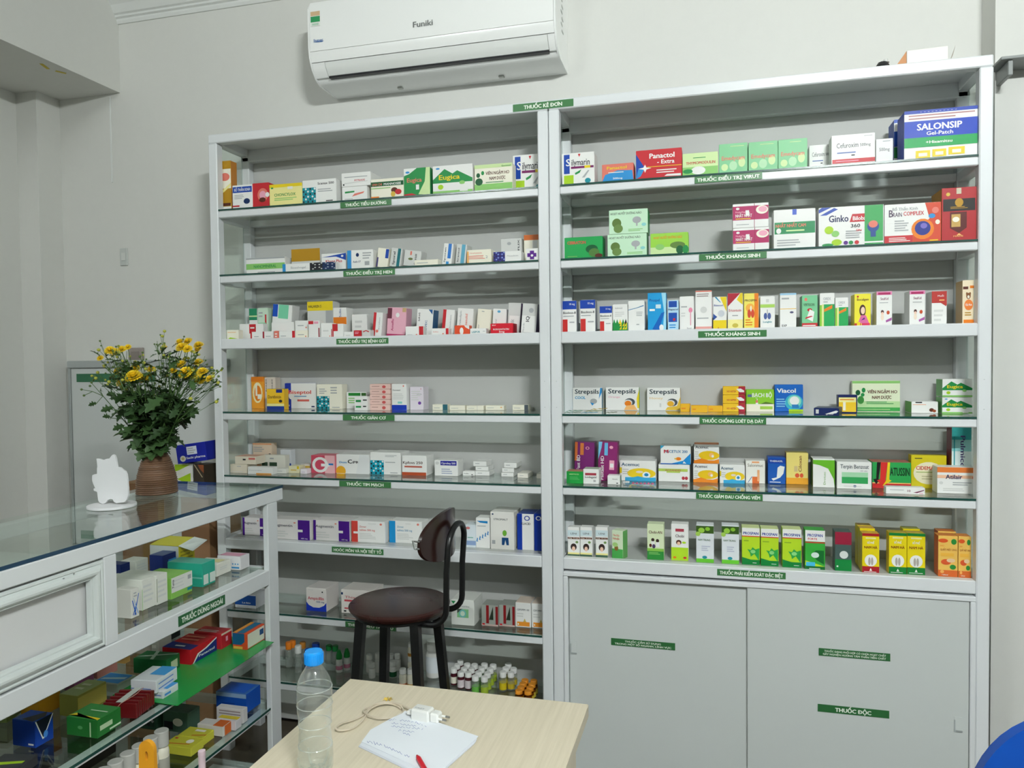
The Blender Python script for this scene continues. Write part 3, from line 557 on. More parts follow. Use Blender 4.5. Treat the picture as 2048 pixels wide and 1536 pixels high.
# ---- left, third shelf: back row then front row
L('s3', 498.5, 514.5, 617, 'W', 'slim carton with green top and lilac foot', [r_(0, .64, 1, 1, '#2A8A62'), ('e', .5, .3, .5, .2, '#B090C8'), r_(0, .74, 1, .78, 'l')], d=.10, dep=.05)
L('s3', 516, 536, 616, '#CDE4CF', 'pale green carton with red edge', [r_(.7, .1, .85, .8, 'R'), r_(0, 0, .8, .55, '#8FD0A4'), ln(.1, .7, .6, .9, 2)], d=.10, dep=.05)
L('s3', 537, 583, 607, 'W', 'leaning white carton with blue and mint blocks', [r_(0, .64, .26, 1, '#1450B8'), r_(.3, .6, .82, 1, '#7CD0A8')], d=.09, lean=6, dep=.05)
L('s3', 615, 666, 603, 's', 'grey carton with yellow top band and foot', [r_(0, .76, 1, 1, 'Y'), T('HALAREN 5', .05, .84, .5, .07, 'K'), r_(.72, .34, 1, .76, 'S'), r_(0, .3, 1, .4, 'Y')], d=.10, dep=.05)
L('s3', 667, 693, 615.5, 'W', 'white and orange carton', [r_(0, .36, 1, .7, 'O'), ('v', 'Scilin', .6, .7, .26, .16, '#5A6A9A'), ('e', .5, .36, .18, .1, 'W')], d=.10, dep=.05)
L('s3', 704, 734, 629, 'W', 'plain white carton with faint marks', [ln(.2, .2, .8, .8, 3, 's')], d=.09, dep=.05)
L('s3', 741, 764, 624, 'W', 'leaning white carton with red left stripe', [r_(0, 0, .3, 1, 'R'), ('e', .5, .25, .16, .06, 'r'), ('v', 'Ibrafen', .75, .3, .5, .12, 'S')], d=.04, lean=6, dep=.05)
L('s3', 770, 812, 614, '#E8AFC0', 'leaning pink carton with dark corner picture', [r_(0, .62, .24, .98, '#6A3040'), r_(0, 0, 1, .09, 'M'), ('e', .55, .75, .1, .08, 'W'), r_(.8, .86, 1, 1, '#C8A878'), ('v', 'Ameflu', .35, .2, .4, .12, 'M')], d=.05, lean=4, dep=.05)
L('s3', 828, 866, 617, 'W', 'leaning white carton with blue corner', [('v', 'SAVI', .2, .55, .3, .1, 'K'), ('p', '#2A5E9A', .7, 1, .95, 1, .95, .82), ('v', 'GLIVEC', .65, .1, .5, .12, '#3A6E9A')], d=.07, lean=5, dep=.05, side='#2A5E8A')
L('s3', 879, 908, 618, 'W', 'leaning white carton with broad red stripe', [r_(0, .05, .28, 1, 'R'), ('v', 'Meloxicam', .75, .1, .7, .12, 'S')], d=.07, lean=6, dep=.05)
L('s3', 909, 946, 615.5, 'W', 'leaning white carton with pink writing', [('v', 'Atenolol', .65, .3, .5, .16, 'r'), ('v', 'Nifedipin', .25, .4, .5, .1, 'S')], d=.06, lean=5, dep=.05)
L('s3', 948, 981, 617, 'C', 'leaning cream carton with grey writing', [('v', 'Amlor', .2, .1, .3, .12, 'S'), r_(.3, .9, .5, .93, 'S')], d=.06, lean=6, dep=.05)
L('s3', 981, 1012, 617, 'W', 'leaning white carton with small blue spot', [('e', .45, .9, .12, .05, '#5AA8D0'), ('v', 'Coversyl', .3, .3, .3, .1, 'S')], d=.06, lean=4, dep=.05)
L('s3', 1011, 1041, 605, 's', 'leaning silver carton with purple side', [r_(.1, .02, .95, .6, 'W'), ('v', 'Mobic', .5, .3, .18, .3, 'S')], d=.065, lean=4, dep=.05, side='#5A3A6A')
L('s3', 1038, 1074, 606, 's', 'leaning silver carton next to the post', [r_(0, .05, .9, .6, 'W'), ('v', 'IQ', .5, .4, .18, .22, 'K'), ('v', 'Micardis', .2, .05, .3, .1, 'S'), ('e', .6, .78, .16, .08, 'S')], d=.03, lean=5, dep=.05, side='#4A2A6A')
f3 = dict(d=.006, dep=.028)
L('s3', 448.5, 476.5, 660.5, 'C', 'small cream carton with lime swoosh', [('p', 'L', .1, .1, .9, .04, .95, .14, .3, .3), r_(.1, .75, .8, .8, 'o')], **f3)
L('s3', 479, 526, 648, 'W', 'white carton with red square tag', [r_(.42, .42, .7, .98, 'R'), r_(.46, .72, .64, .8, 'W')], d=.05, dep=.03)
L('s3', 501, 525, 664, 'W', 'tiny white carton with red left edge', [r_(0, 0, .12, 1, 'R'), ln(.3, .3, .8, .5, 1)], **f3)
L('s3', 525.5, 546, 663, 'W', 'tiny white carton with dark red edge', [r_(0, 0, .15, 1, '#A02030'), ln(.3, .3, .9, .5, 1)], **f3)
k = L('s3', 543, 588, 645, 'W', 'white carton lying behind the tiny ones', [ln(.3, .3, .8, .6, 1, 's')], d=.045, dep=.04)
L('s3', 548, 557, 662, 'r', 'narrow red-fronted carton', [ln(.2, .2, .8, .8, 2, 'W')], **f3)
L('s3', 558, 590, 662, 'W', 'small white carton with red right end', [r_(.82, 0, 1, 1, 'R'), ln(.1, .3, .6, .5, 1)], **f3)
k = L('s3', 591, 615, 661, 'C', 'small white carton below its twin', [ln(.2, .4, .8, .6, 1), ('e', .85, .3, .05, .08, 'r')], **f3)
L('s3', 590, 616, 641.5, 'W', 'small white carton stacked on its twin', [ln(.2, .4, .8, .6, 1), ('e', .85, .3, .05, .08, 'r')], on=k, dep=.028)
L('s3', 617, 639, 642, 'W', 'white carton with red top corner', [r_(0, .82, .45, 1, 'R'), r_(.5, .84, .9, .97, 'p'), r_(.9, .05, 1, .6, '#8A2030')], d=.010, dep=.03)
L('s3', 641.5, 664, 646.5, 'W', 'white carton with tiny red dot', [('e', .8, .15, .05, .04, 'r'), ln(.2, .4, .7, .6, 1, 's'), r_(.93, .04, 1, .6, 'R')], d=.010, dep=.03)
L('s3', 665, 686, 648, 'W', 'white carton with red upper tag', [r_(0, .5, .5, 1, 'R'), r_(0, 0, .1, .5, 'R')], d=.012, dep=.03)
L('s3', 687.5, 707, 664, 'W', 'lowest plain white little carton', [ln(.2, .3, .8, .6, 1, 's')], **f3)
L('s3', 707.5, 722.5, 661, 'R', 'tiny red-faced carton', [ln(.15, .5, .85, .85, 2, 'p')], **f3)
L('s3', 723.5, 740.5, 660, 's', 'tiny silver carton with red arch', [('p', 'R', .1, .8, .5, .98, .9, .8, .8, .7, .5, .86, .2, .7)], **f3)
L('s3', 811, 846.5, 653, 'W', 'small white carton with broad red tag', [r_(.76, 0, 1, 1, 'R'), ('e', .62, .18, .05, .07, 'r'), ln(.1, .15, .5, .22, 1)], **f3)
L('s3', 863, 897, 657, 'W', 'small white carton with red right edge', [r_(.84, 0, 1, 1, 'R'), T('Daflon', .1, .5, .3, .14, 'r', .4), ('e', .68, .3, .05, .08, 'r')], **f3)
L('s3', 909, 938.5, 651, '#E2532E', 'orange-red carton with white mark', [('e', .48, .45, .13, .35, 'W'), ('p', 'W', .65, 1, 1, 1, 1, .6, .75, .8)], **f3)
L('s3', 940, 972, 657, 'W', 'small white carton with teal lettering', [T('LISIPOR', .12, .35, .5, .3, 'T'), r_(.8, .55, .95, .62, 'S')], **f3)
L('s3', 981, 1026, 647, '#D01C30', 'bright red carton with white title', [T('ROSUVASTATIN', .12, .42, .7, .14, 'W'), T('5mg', .38, .2, .24, .16, 'W'), T('RV', .08, .8, .16, .1, 'W')], d=.006, dep=.05, side='#B01828')
# ---- right, third shelf
BIS = [r_(0, .74, 1, 1, '#1C44A8'), T('10 mg', .5, .87, .38, .06, 'W', .6), T('Bisolvon-8', .06, .6, .88, .07, 'K'), r_(.02, 0, .36, .43, '#C8322E'), ln(.06, .5, .9, .56, 1), ln(.5, .3, .9, .38, 1)]
Q('s3', 1124, 1153, 602, 'W', 'white carton with blue top, nearest the post', BIS, dep=.04, side='#8A8F98')
Q('s3', 1160.5, 1190.5, 600, 'W', 'white carton with blue top, second from post', BIS, dep=.04, side='#8A8F98')
Q('s3', 1199.5, 1224, 612.5, 'W', 'shorter white carton with blue top and red foot', BIS, dep=.04)
Q('s3', 1225.5, 1255, 609, 'W', 'white carton with green triangle foot', [r_(0, 0, 1, .34, '#1F8A42')] + [('p', c, x, .3, x + .1, .48, x + .2, .3) for x, c in ((0, 'G'), (.2, '#1F8A42'), (.4, 'Y'), (.6, 'G'), (.78, 'K'))] + [T('Ambroxol', .15, .84, .5, .06, 'S', .5), ln(.15, .55, .8, .75, 3, 's')] + [('p', 'Y', x, y, x + .16, y + .14, x + .14, y) for x in (.45, .65, .8) for y in (.1, .22)])
Q('s3', 1256.5, 1289, 602, 'W', 'white carton with blue swoosh line', [('p', '#3A80B0', 0, .72, .5, .78, .95, .86, .95, .83, .5, .76, 0, .7), ln(.5, .5, .9, .66, 3), ln(.5, .2, .75, .28, 1)])
Q('s3', 1295.5, 1332, 586, '#1E9BD8', 'tall bright blue carton', [('p', '#9FD8EE', .75, 1, 1, 1, 1, 0, .82, 0, .9, .5), ('p', '#0F62B8', .25, .06, .75, .48, .92, .5, .6, .02), T('Prospel', .1, .78, .55, .07, '#0F4F98'), r_(.44, .6, .72, .7, '#CFE8F2'), ln(.1, .5, .4, .62, 1, 'W'), ('e', .75, .1, .12, .08, 'W')], dep=.05)
Q('s3', 1335.5, 1357, 601, '#B8DCF0', 'pale blue carton with dark blue squares', [r_(.1, .78, .85, .98, '#1C4EA8'), r_(.08, .3, .86, .6, '#1C4EA8'), T('Hapacol', .05, .68, .9, .06, 'D'), r_(.5, .34, .7, .42, 'R'), ln(.15, .08, .85, .24, 2, 'b')])
Q('s3', 1359.5, 1388, 593, 'W', 'white carton with pink spoon picture', [('e', .76, .6, .14, .075, '#E88AA8'), r_(.73, .16, .8, .56, '#E8A0B4'), ln(.1, .66, .7, .74, 1), ln(.1, .4, .5, .55, 2, 's'), T('5ml', .5, .05, .3, .05, 'S')])
Q('s3', 1391, 1423.5, 581.5, 'W', 'tallest white carton with pale pink foot', [r_(0, 0, 1, .1, '#E8A8A0'), ln(.08, .84, .9, .94, 2, '#9A8A88'), ln(.1, .28, .9, .34, 1, 'S'), r_(0, .97, 1, 1, 'r'), ('e', .5, .52, .2, .08, 's')], side='p')
Q('s3', 1426.5, 1453, 594, 'W', 'white carton with yellow and blue wedges', [('p', 'Y', 1, 1, .5, 1, 1, .55), ('p', '#2A90B8', .1, 1, .25, 1, .6, .82, .5, .84), r_(0, 0, 1, .3, 'Y'), T('Rhinocort', .06, .72, .7, .06, '#5A68A8'), ('e', .6, .5, .25, .1, '#C8CCD4'), ('p', '#2A4E98', 0, .3, 0, .5, .3, .4), ('p', 'R', .3, .02, .38, .1, .44, .02)])
Q('s3', 1455.5, 1485.5, 586.5, 'W', 'carton with dark red and yellow corners', [('p', '#B02838', 0, 1, .85, 1, 0, .64), ('p', 'Y', .85, 1, 1, 1, 1, .68, .6, .82), r_(0, 0, 1, .28, 'y'), T('Ericantusin', .08, .5, .82, .07, '#C05A60'), ln(.3, .36, .85, .42, 1), ('e', .5, .12, .2, .06, '#C8B850')])
Q('s3', 1488, 1517, 587, '#F2E468', 'yellow and orange carton with red lungs', [r_(.72, 0, 1, 1, 'O'), T('PROSPIN', .06, .78, .8, .06, '#4A3A20'), ('e', .42, .6, .3, .12, '#F4B048'), ('e', .36, .44, .12, .12, '#D24A30'), ('e', .6, .44, .12, .12, '#D24A30'), ('e', .48, .58, .06, .08, 'C'), ln(.1, .1, .6, .3, 3, 'O')])
Q('s3', 1520.5, 1549.5, 593, 'W', 'white carton with lime stripe and blue lungs', [r_(0, .66, 1, .76, '#A8D060'), ('e', .36, .4, .12, .1, '#4A5E9A'), ('e', .62, .4, .12, .1, '#4A5E9A'), r_(.46, .46, .52, .6, 'S'), T('Lungbiz', .2, .2, .6, .05, 'T'), r_(.4, .82, .6, .92, 's')])
Q('s3', 1560, 1592.5, 586.5, 'W', 'white carton with thin blue and orange lines', [r_(0, .95, 1, 1, '#9AC8E4'), r_(0, .55, 1, .57, '#E8C060'), r_(0, 0, 1, .02, '#9AC8E4'), ('e', .72, .46, .12, .03, '#5A5A7A'), ln(.1, .8, .6, .9, 1), T('EXP', .12, .06, .3, .06, 'K', .5)])
Q('s3', 1604, 1635, 591, '#7CC896', 'green carton with red foot and pill', [r_(0, 0, 1, .16, '#C82A30'), T('VERTIGOIN', .1, .68, .7, .08, '#44684A'), ('e', .25, .88, .1, .05, 'r'), ('e', .5, .56, .16, .05, 'R'), ('p', 'W', .3, .3, .7, .2, .8, .5, .5, .58), ('p', 'R', .2, .28, .7, .36, .6, .38, .25, .34), ln(.05, .05, .95, .12, 1, 'W')])
GN = [r_(0, 0, .16, .66, '#8AC83A'), r_(.14, 0, .28, .68, '#E4E49A'), r_(.28, 0, 1, .68, '#24A458'), ('p', 'O', .3, .54, .85, .66, .85, .56, .3, .46), T('OREX', .25, .8, .5, .08, 'S'), ln(.25, .72, .6, .78, 1)]
Q('s3', 1639.5, 1669, 586.5, 'W', 'taller of two white and green cartons', GN)
Q('s3', 1670.5, 1696.5, 595.5, 'W', 'shorter of two white and green cartons', GN)
Q('s3', 1709, 1741.5, 588, '#EFE23A', 'yellow carton with woman in pink', [T('Bocalgen', .16, .8, .7, .07, 'n'), ('e', .5, .5, .2, .18, '#4A2A20'), ('e', .52, .5, .13, .11, '#F0D0B8'), ('p', '#D86AA0', .2, .12, .4, .36, .7, .36, .9, .12), ('p', 'P', .4, .2, .6, .3, .65, .24), r_(0, 0, .4, .12, 'R'), r_(.15, 0, .35, .16, 'Y'), r_(.45, 0, .95, .12, '#D8305A'), ('e', .2, .92, .06, .03, 'R')])
PK = [r_(0, .9, 1, 1, '#E08AB4'), r_(.1, .91, .9, .97, 'M'), T('SeaKid', .26, .76, .5, .07, '#8A4A68', .8), ('e', .38, .42, .1, .055, '#5A3A38'), ('e', .38, .37, .08, .05, '#F0C8B0'), ('e', .38, .27, .1, .09, '#F0DCC8'), ('e', .75, .4, .1, .055, '#C8502A'), ('p', '#A85AA0', .6, .18, .98, .26, .98, .18, .62, .12), ln(.2, .66, .8, .7, 1)]
Q('s3', 1753, 1784, 583, 'W', 'left of two white cartons with pink tops', PK)
Q('s3', 1819, 1850, 581.5, 'W', 'right of two white cartons with pink tops', PK)
Q('s3', 1863.5, 1893.5, 582.5, 'W', 'white carton with red upper part', [r_(0, .66, 1, 1, '#B83832'), ('p', '#B83832', .3, .66, .6, .66, .95, .56, 1, .6, 1, .7), T('Muối', .4, .84, .4, .05, 'W', .6), ln(.5, .7, .9, .78, 1, 'o'), ln(.15, .1, .85, .5, 3, 's')])
Q('s3', 1925, 1956, 560.5, '#F0E0C0', 'tall cream carton with small brown bear', [r_(.05, .8, .5, .86, 'n'), r_(.65, .82, 1, .88, 'O'), ('e', .38, .7, .08, .035, '#8A5A34'), ('e', .66, .7, .08, .035, '#8A5A34'), ('e', .52, .65, .2, .07, '#8A5A34'), ('e', .52, .63, .1, .035, 'C'), ('e', .54, .45, .38, .12, '#E88038'), T('Sữa Non', .26, .43, .56, .05, 'W'), ln(.2, .2, .9, .3, 2, 'A'), r_(.1, 0, 1, .12, 'O')], dep=.06, left='#C8A878')
# ---- left, fourth shelf
L('s4', 529.5, 551, 755, '#D8CCC0', 'beige carton behind the yellow and blue one', [('v', 'ROLEX', .2, .55, .4, .1, 'K'), ('v', 'ROLEX', .75, .55, .4, .1, 'K')], d=.175, dep=.05)
L('s4', 493, 527.5, 754, '#F0A030', 'orange carton with joint picture', [('e', .5, .5, .4, .33, '#F8E8B0'), ('e', .52, .48, .28, .25, 'O'), r_(.5, .3, .8, .45, 'C'), r_(.34, .4, .48, .8, 'C'), r_(0, .85, 1, 1, 'O')], yb=817, dep=.05)
L('s4', 533.5, 568, 778, '#EFC02A', 'yellow carton with navy foot', [r_(0, 0, 1, .18, '#1A3A90'), r_(0, .18, 1, .3, 'y'), r_(.55, .82, .9, .98, '#1A2F80'), T('Dorithricin', .08, .55, .75, .15, '#6A4A20'), ('e', .8, .42, .1, .07, 'K')], yb=820, dep=.03, top='K')
L('s4', 570, 632, 766.5, 'W', 'white carton with royal blue spine', [r_(0, 0, .2, 1, '#1C34A0'), ('e', .2, .5, .08, .14, 'W'), T('Biseptol', .12, .58, .72, .14, '#D85A50', 1.3), r_(.4, .28, .78, .36, '#D86A60'), ln(.3, .44, .8, .52, 1, '#6A9AC0'), T('480', .05, .08, .1, .07, 'W'), r_(.85, .05, .95, .1, 'D')], yb=817, dep=.09, top='#1C34A0')
L('s4', 633.5, 684, 769, 'C', 'cream carton with teal mosaic corner', [('x', 0, 0, .5, .52, 'T', 'W'), ln(.1, .6, .4, .85, 3), ln(.55, .6, .9, .92, 3), r_(.6, .05, .9, .08, 'S')], yb=818, dep=.07)
k = L('s4', 693, 733, 784.5, 'W', 'white carton with green top band', [r_(.1, .78, .7, .96, '#2A8A38'), r_(.75, .78, .98, .96, '#3A6A30'), ln(.1, .3, .5, .7, 3, 'g')], yb=814, dep=.05)
L('s4', 709, 735, 793, 'W', 'small white carton in front of the green-topped', [r_(.1, .6, .5, .75, 'G'), r_(.65, .7, .95, .78, 'K'), r_(.1, .2, .5, .32, 'G'), r_(.65, .25, .9, .33, 'K')], yb=821, dep=.02)
k = None
for i in range(5):
    yt = 809.6 - i * 10.3
    a = dict(yb=820.5) if k is None else dict(on=k)
    k = L('s4', 739.5, 780, yt, '#ECC8BE', '%s flat pink carton of the stack of five' % ('lowest', 'second lowest', 'middle', 'second highest', 'topmost')[i], [ln(.1, .4, .5, .7, 1, '#B89088'), ('e', .7, .45, .09, .3, '#D05A58')], dep=.07, **a)
L('s4', 783.5, 813, 768, 'W', 'white carton with royal blue foot', [r_(0, 0, 1, .2, '#1A3CB8'), T('Fluconazol', .08, .74, .5, .05, 'K', .5), ln(.1, .4, .8, .65, 4, 's'), ('e', .8, .92, .05, .03, 'r'), r_(.4, .25, .7, .33, 't')], yb=820.5, dep=.05)
L('s4', 820, 846.5, 774, '#E6DEE8', 'pale lilac carton with purple dot', [('e', .72, .3, .12, .07, '#7A4AA8'), T('ZENTEL', .5, .66, .4, .05, 'S'), ln(.1, .4, .8, .85, 5, 's'), r_(.8, .9, .86, .93, 'R')], yb=820, dep=.05)
for a, b_, yt, lab, pr in ((865, 895, 809, 'tiny white carton with dark teal end', [r_(.68, 0, 1, 1, '#2F6A78'), ln(.1, .3, .5, .5, 1)]), (899, 930, 811, 'tiny cream carton second in a low row', [ln(.1, .3, .6, .5, 1)]), (933, 967, 811.5, 'tiny cream carton third in a low row', [ln(.1, .3, .5, .5, 1), r_(.62, 0, .64, 1, 'c')]), (971, 1008, 811, 'tiny white carton fourth in a low row', [ln(.1, .4, .5, .6, 1), ('e', .85, .6, .05, .12, 'o')]), (1025, 1057, 810, 'tiny white carton with slate end', [r_(.74, 0, .98, 1, '#566068'), ln(.1, .3, .5, .5, 1)])):
    L('s4', a, b_, yt, 'C', lab, pr, yb=820.5, dep=.03, flap=False)
# ---- right, fourth shelf
STR = [T('Strepsils', .08, .74, .82, .2, '#35454C', 1.1)]
Q('s4', 1141.5, 1203.5, 776, 'W', 'white carton with dark and bright blue titles', STR + [T('COOL', .08, .5, .36, .12, '#2AA0D0', 1.6), ('p', '#2A8FD0', .9, .5, 1, .8, 1, 1, .95, 1), ('e', .72, .4, .12, .12, 'S'), ('p', 'b', .6, .35, .68, .2, .74, .3)], yb=818, dep=.07, side='#4A90B8')
Q('s4', 1211.5, 1278, 775, 'W', 'white carton with grey title and orange slices', STR + [('e', .72, .36, .16, .17, '#4E5458'), ('e', .67, .33, .13, .14, '#E6E2DA'), ('e', .67, .3, .1, .12, 'O'), ('p', 'o', .55, .02, .95, .02, .85, .25, .62, .2), ('p', 'Y', .93, .5, 1, .9, 1, .1, .95, .1), T('Orange', .08, .55, .35, .07, 'p', .4)], yb=819.5, dep=.07, side='#7ABF30')
Q('s4', 1294, 1360.5, 776, 'W', 'white carton with grey title and gold slices', STR + [('e', .76, .36, .16, .17, '#4E5458'), ('e', .71, .33, .13, .14, '#E6E2DA'), ('e', .71, .3, .1, .12, '#E8B030'), ('p', '#E8C040', .55, .02, 1, .02, 1, .6, .9, .2, .62, .15), T('Honey', .08, .5, .4, .1, '#E8D0A0', .8), r_(.38, .15, .43, .32, 's')], yb=821, dep=.07, side='#C8A020')
Q('s4', 1361, 1380.5, 808, '#EDB52A', 'small yellow carton left in a low row', [ln(.1, .3, .7, .6, 1, 'O')], yb=824, dep=.03)
Q('s4', 1382, 1415, 811, '#EDB52A', 'small yellow carton middle of a low row', [ln(.1, .3, .4, .6, 1, 'O')], yb=825, dep=.03, top='#E0A020')
Q('s4', 1415.8, 1445, 812, '#EDB52A', 'small yellow carton right in a low row', [ln(.1, .3, .4, .6, 1, 'O')], yb=824, dep=.03)
k = None
for i in range(3):
    a = dict(yb=823.5) if k is None else dict(on=k)
    k = Q('s4', 1445.8, 1490.5, 807.5 - i * 17.2, '#EFC22C', '%s yellow carton with red end in stack of three' % ('bottom', 'middle', 'top')[i], [r_(.7, 0, 1, 1, '#A82038'), ('p', 'W', .6, .7, .8, .75, .95, .5, .95, .3, .75, .3), T('HO ASTEX', .18, .3, .42, .22, '#C03030')], dep=.05, **a)
Q('s4', 1492.5, 1548, 779.5, '#8CC832', 'lime carton with white title and small lighthouse', [r_(0, 0, 1, .34, 'C'), T('BẠCH BỘ', .22, .66, .7, .18, 'W', 1.3), r_(.05, .66, .2, .78, '#5A6A9A'), ('p', 'W', .33, .3, .4, .62, .44, .3), r_(.34, .4, .42, .52, 'r'), r_(.5, .1, .95, .24, '#A8D050'), ('p', '#5A7A2A', .5, .34, .7, .44, .95, .38, .98, .34)], yb=823, dep=.06)
Q('s4', 1549.5, 1606, 769.5, '#1464C0', 'blue carton with glowing head picture', [T('Viacol', .08, .7, .66, .16, 'W', 1.5), ('e', .68, .34, .32, .3, '#3AB0C8'), ('e', .7, .38, .24, .22, '#8AD8C0'), ('e', .7, .4, .17, .16, 'W'), ('p', '#2A80C0', .6, .26, .84, .26, .86, .12, .62, .12), r_(.5, 0, 1, .08, 'L'), ln(.06, .15, .4, .5, 4, '#8AC8E8')], yb=823, dep=.06, top='#2A6EB8')
Q('s4', 1676, 1714.5, 790, '#16205A', 'navy carton with yellow window panel', [r_(.04, .06, .94, .86, '#EFC62A'), r_(.04, .6, .94, .86, 'y'), ln(.1, .68, .9, .8, 1, 'O'), r_(.26, .14, .4, .6, 'C')], yb=826, dep=.03, side='#16205A', left='#232A52')
Q('s4', 1636, 1686, 816.5, '#14245A', 'flat navy carton lying in front with white streak', [r_(.08, .25, .2, .8, 's'), ('p', 'W', .45, .2, .9, .7, .98, .6, .9, .35, .7, .25), T('ginkor', .5, .15, .3, .2, 'W', .6)], d=.003, dep=.09, yaw=-14, top='#38485A', left='#2A3A48')
Q('s4', 1704.5, 1800, 762, '#E4ECCC', 'large pale green carton with leaf sprig', [r_(0, .92, 1, 1, 'g'), r_(0, .02, 1, .14, '#3AA24A'), r_(0, .14, 1, .34, '#B8DCA0'), ('e', .18, .38, .07, .13, '#3A8A3A'), ('e', .12, .62, .05, .09, 'd'), ('e', .24, .7, .04, .08, 'G'), ('e', .22, .55, .04, .06, 'G'), T('VIÊN NGẬM HO', .32, .6, .62, .1, 'n', 1.1), T('NAM DƯỢC', .42, .42, .4, .1, 'n', 1.1), ln(.3, .24, .9, .34, 2, 'G'), ln(.1, .06, .8, .1, 1, 'l')], yb=820, dep=.05)
Q('s4', 1823, 1876, 803.5, 'W', 'small white carton with green side and nutmegs', [ln(.05, .7, .8, .78, 1, 'O'), r_(.15, .88, .4, .98, 'K'), ('e', .76, .28, .09, .16, 'n'), ('e', .86, .2, .07, .12, '#9A4A28')], yb=826.5, dep=.09, left='#5AA83A')
k = Q('s4', 1884.5, 1953.5, 795, 'W', 'lower white carton with green hills', EUG, yb=827.5, dep=.10, left='#6AB060')
Q('s4', 1885, 1954, 758.5, 'W', 'upper white carton with green hills', EUG[:-2], on=k, dep=.10, left='#6AB060')
# ---- left, fifth shelf
k = L('s5', 460.5, 494, 929, '#E6DCC8', 'beige carton at the bottom of left-end stack', [ln(.4, .7, .7, .85, 1), ln(.1, .1, .8, .2, 1, 's')], yb=946, dep=.06)
L('s5', 470, 511, 913, '#E6DCC8', 'beige carton with red print on left-end stack', [r_(.38, .5, .52, .7, 'K'), r_(.66, .6, .98, .85, '#D07068')], on=k, dep=.06, top='#D8A890')
kk = L('s5', 512, 530, 912, '#DC9058', 'orange-banded carton behind the small white heap', [r_(0, .3, 1, .7, 'C')], d=.17, dep=.03)
L('s5', 505.5, 543, 887, '#EAD4BC', 'peach carton resting high on the heap', [ln(.06, .3, .6, .75, 3), r_(.85, .1, .95, .2, 'K'), r_(0, .9, 1, 1, '#E8A070'), r_(0, 0, 1, .1, '#E8A070')], on=kk, d=.165, dep=.035)
L('s5', 561, 582, 900, '#DDE0E4', 'pale upright carton with blue corner', [r_(.55, .05, 1, .3, '#2A4EA0')], d=.172, dep=.03)
L('s5', 523, 570, 911, '#E6E4D8', 'white carton with two dark green labels', [r_(.02, .3, .26, .55, '#38503C'), r_(.34, .3, .66, .55, '#38503C'), ln(.04, .7, .2, .9, 1), ln(.36, .7, .6, .9, 1)], yb=941.5, dep=.03)
L('s5', 495.5, 545, 934.5, 'W', 'white carton with orange foot in front', [r_(.34, .0, .95, .18, '#E8A048'), T('Dexclorphe', .06, .5, .5, .12, 'S', .5)], yb=949, dep=.03)
L('s5', 549, 572.5, 938, '#E8E8E0', 'small white carton right of orange-footed one', [ln(.2, .4, .8, .6, 1)], yb=947, dep=.04)
L('s5', 601, 620, 929, '#E8E0D8', 'small pale carton at the back of a trio', [r_(.5, .5, 1, .8, 'a')], d=.13, dep=.04)
L('s5', 577.5, 598, 932.5, '#EEE8C0', 'small pale yellow carton in a trio', [ln(.2, .3, .8, .6, 1, 'a'), r_(.8, .6, 1, 1, 'Y')], yb=946.5, dep=.04)
L('s5', 600.5, 613.5, 938.5, '#EDE6EC', 'small lilac-white carton in a trio', [ln(.2, .3, .8, .5, 1, '#B8A8C8')], yb=948, dep=.03)
L('s5', 622.5, 669.5, 911, '#E07888', 'pink and red carton with big white letter ring', [r_(.56, 0, 1, 1, '#EDB8BC'), r_(.0, .0, .58, 1, '#CC4A60'), ('e', .38, .47, .34, .44, 'W'), ('e', .38, .47, .22, .29, '#CC4A60'), r_(.42, .38, .78, .54, 'W'), r_(.74, .46, .94, .56, '#2A80C8')], yb=946.5, dep=.06)
L('s5', 672.5, 738, 909.5, 'W', 'white carton with black title and orange disc', [T('Dom', .1, .54, .22, .1, '#2A90C8', 1.3), T('C', .36, .54, .12, .2, 'K', 1.6), T('iPRO', .5, .54, .3, .13, 'K'), ('e', .14, .12, .15, .28, '#EDB030'), r_(0, 0, 1, .01, 'W'), ('p', '#E4E6E6', .6, 0, .72, 1, 1, 1, 1, 0)], yb=947.5, dep=.06)
L('s5', 740.5, 801, 905.5, 'W', 'white carton with turquoise mosaic corner', [('x', 0, 0, .45, .64, '#1AA0B8', 'W'), ln(.5, .8, .9, .9, 2), ln(.5, .52, .9, .6, 1), r_(.66, .06, .9, .1, 'S')], yb=949, dep=.08)
L('s5', 804, 853, 911.5, 'W', 'white carton with rust foot and title', [r_(0, .0, .98, .16, '#B8502E'), T('Kpfovs 250', .04, .58, .8, .13, '#5A4A44', 1.2), r_(.1, .4, .82, .48, '#B85A48')], yb=951, dep=.07)
L('s5', 869, 915.5, 921, 'W', 'white carton with indigo title plate', [r_(.26, .68, .95, .97, '#2A2A98'), T('Ciprobay 500', .3, .76, .6, .12, 'W'), ('e', .12, .82, .08, .1, 's'), ln(.3, .1, .8, .5, 3, '#A8B0C8')], yb=952, dep=.06)
L('s5', 925.5, 949, 943, 'W', 'tiny white carton with black dot', [T('Kaciflex', .12, .4, .4, .2, 'K'), r_(.74, .15, .85, .35, 'K')], yb=951.5, dep=.03)
k = None
for i, (a, b_, y, n) in enumerate(((951, 979, 942.5, 'bottom'), (951, 977, 933.5, 'middle'), (946.5, 973, 923, 'top'))):
    kw = dict(yb=951.5) if k is None else dict(on=k)
    k = L('s5', a, b_, y, 'W', '%s slim white carton in left of two fanned stacks' % n, [ln(.15, .4, .6, .7, 1)], dep=.10, flap=False, **kw)
k = None
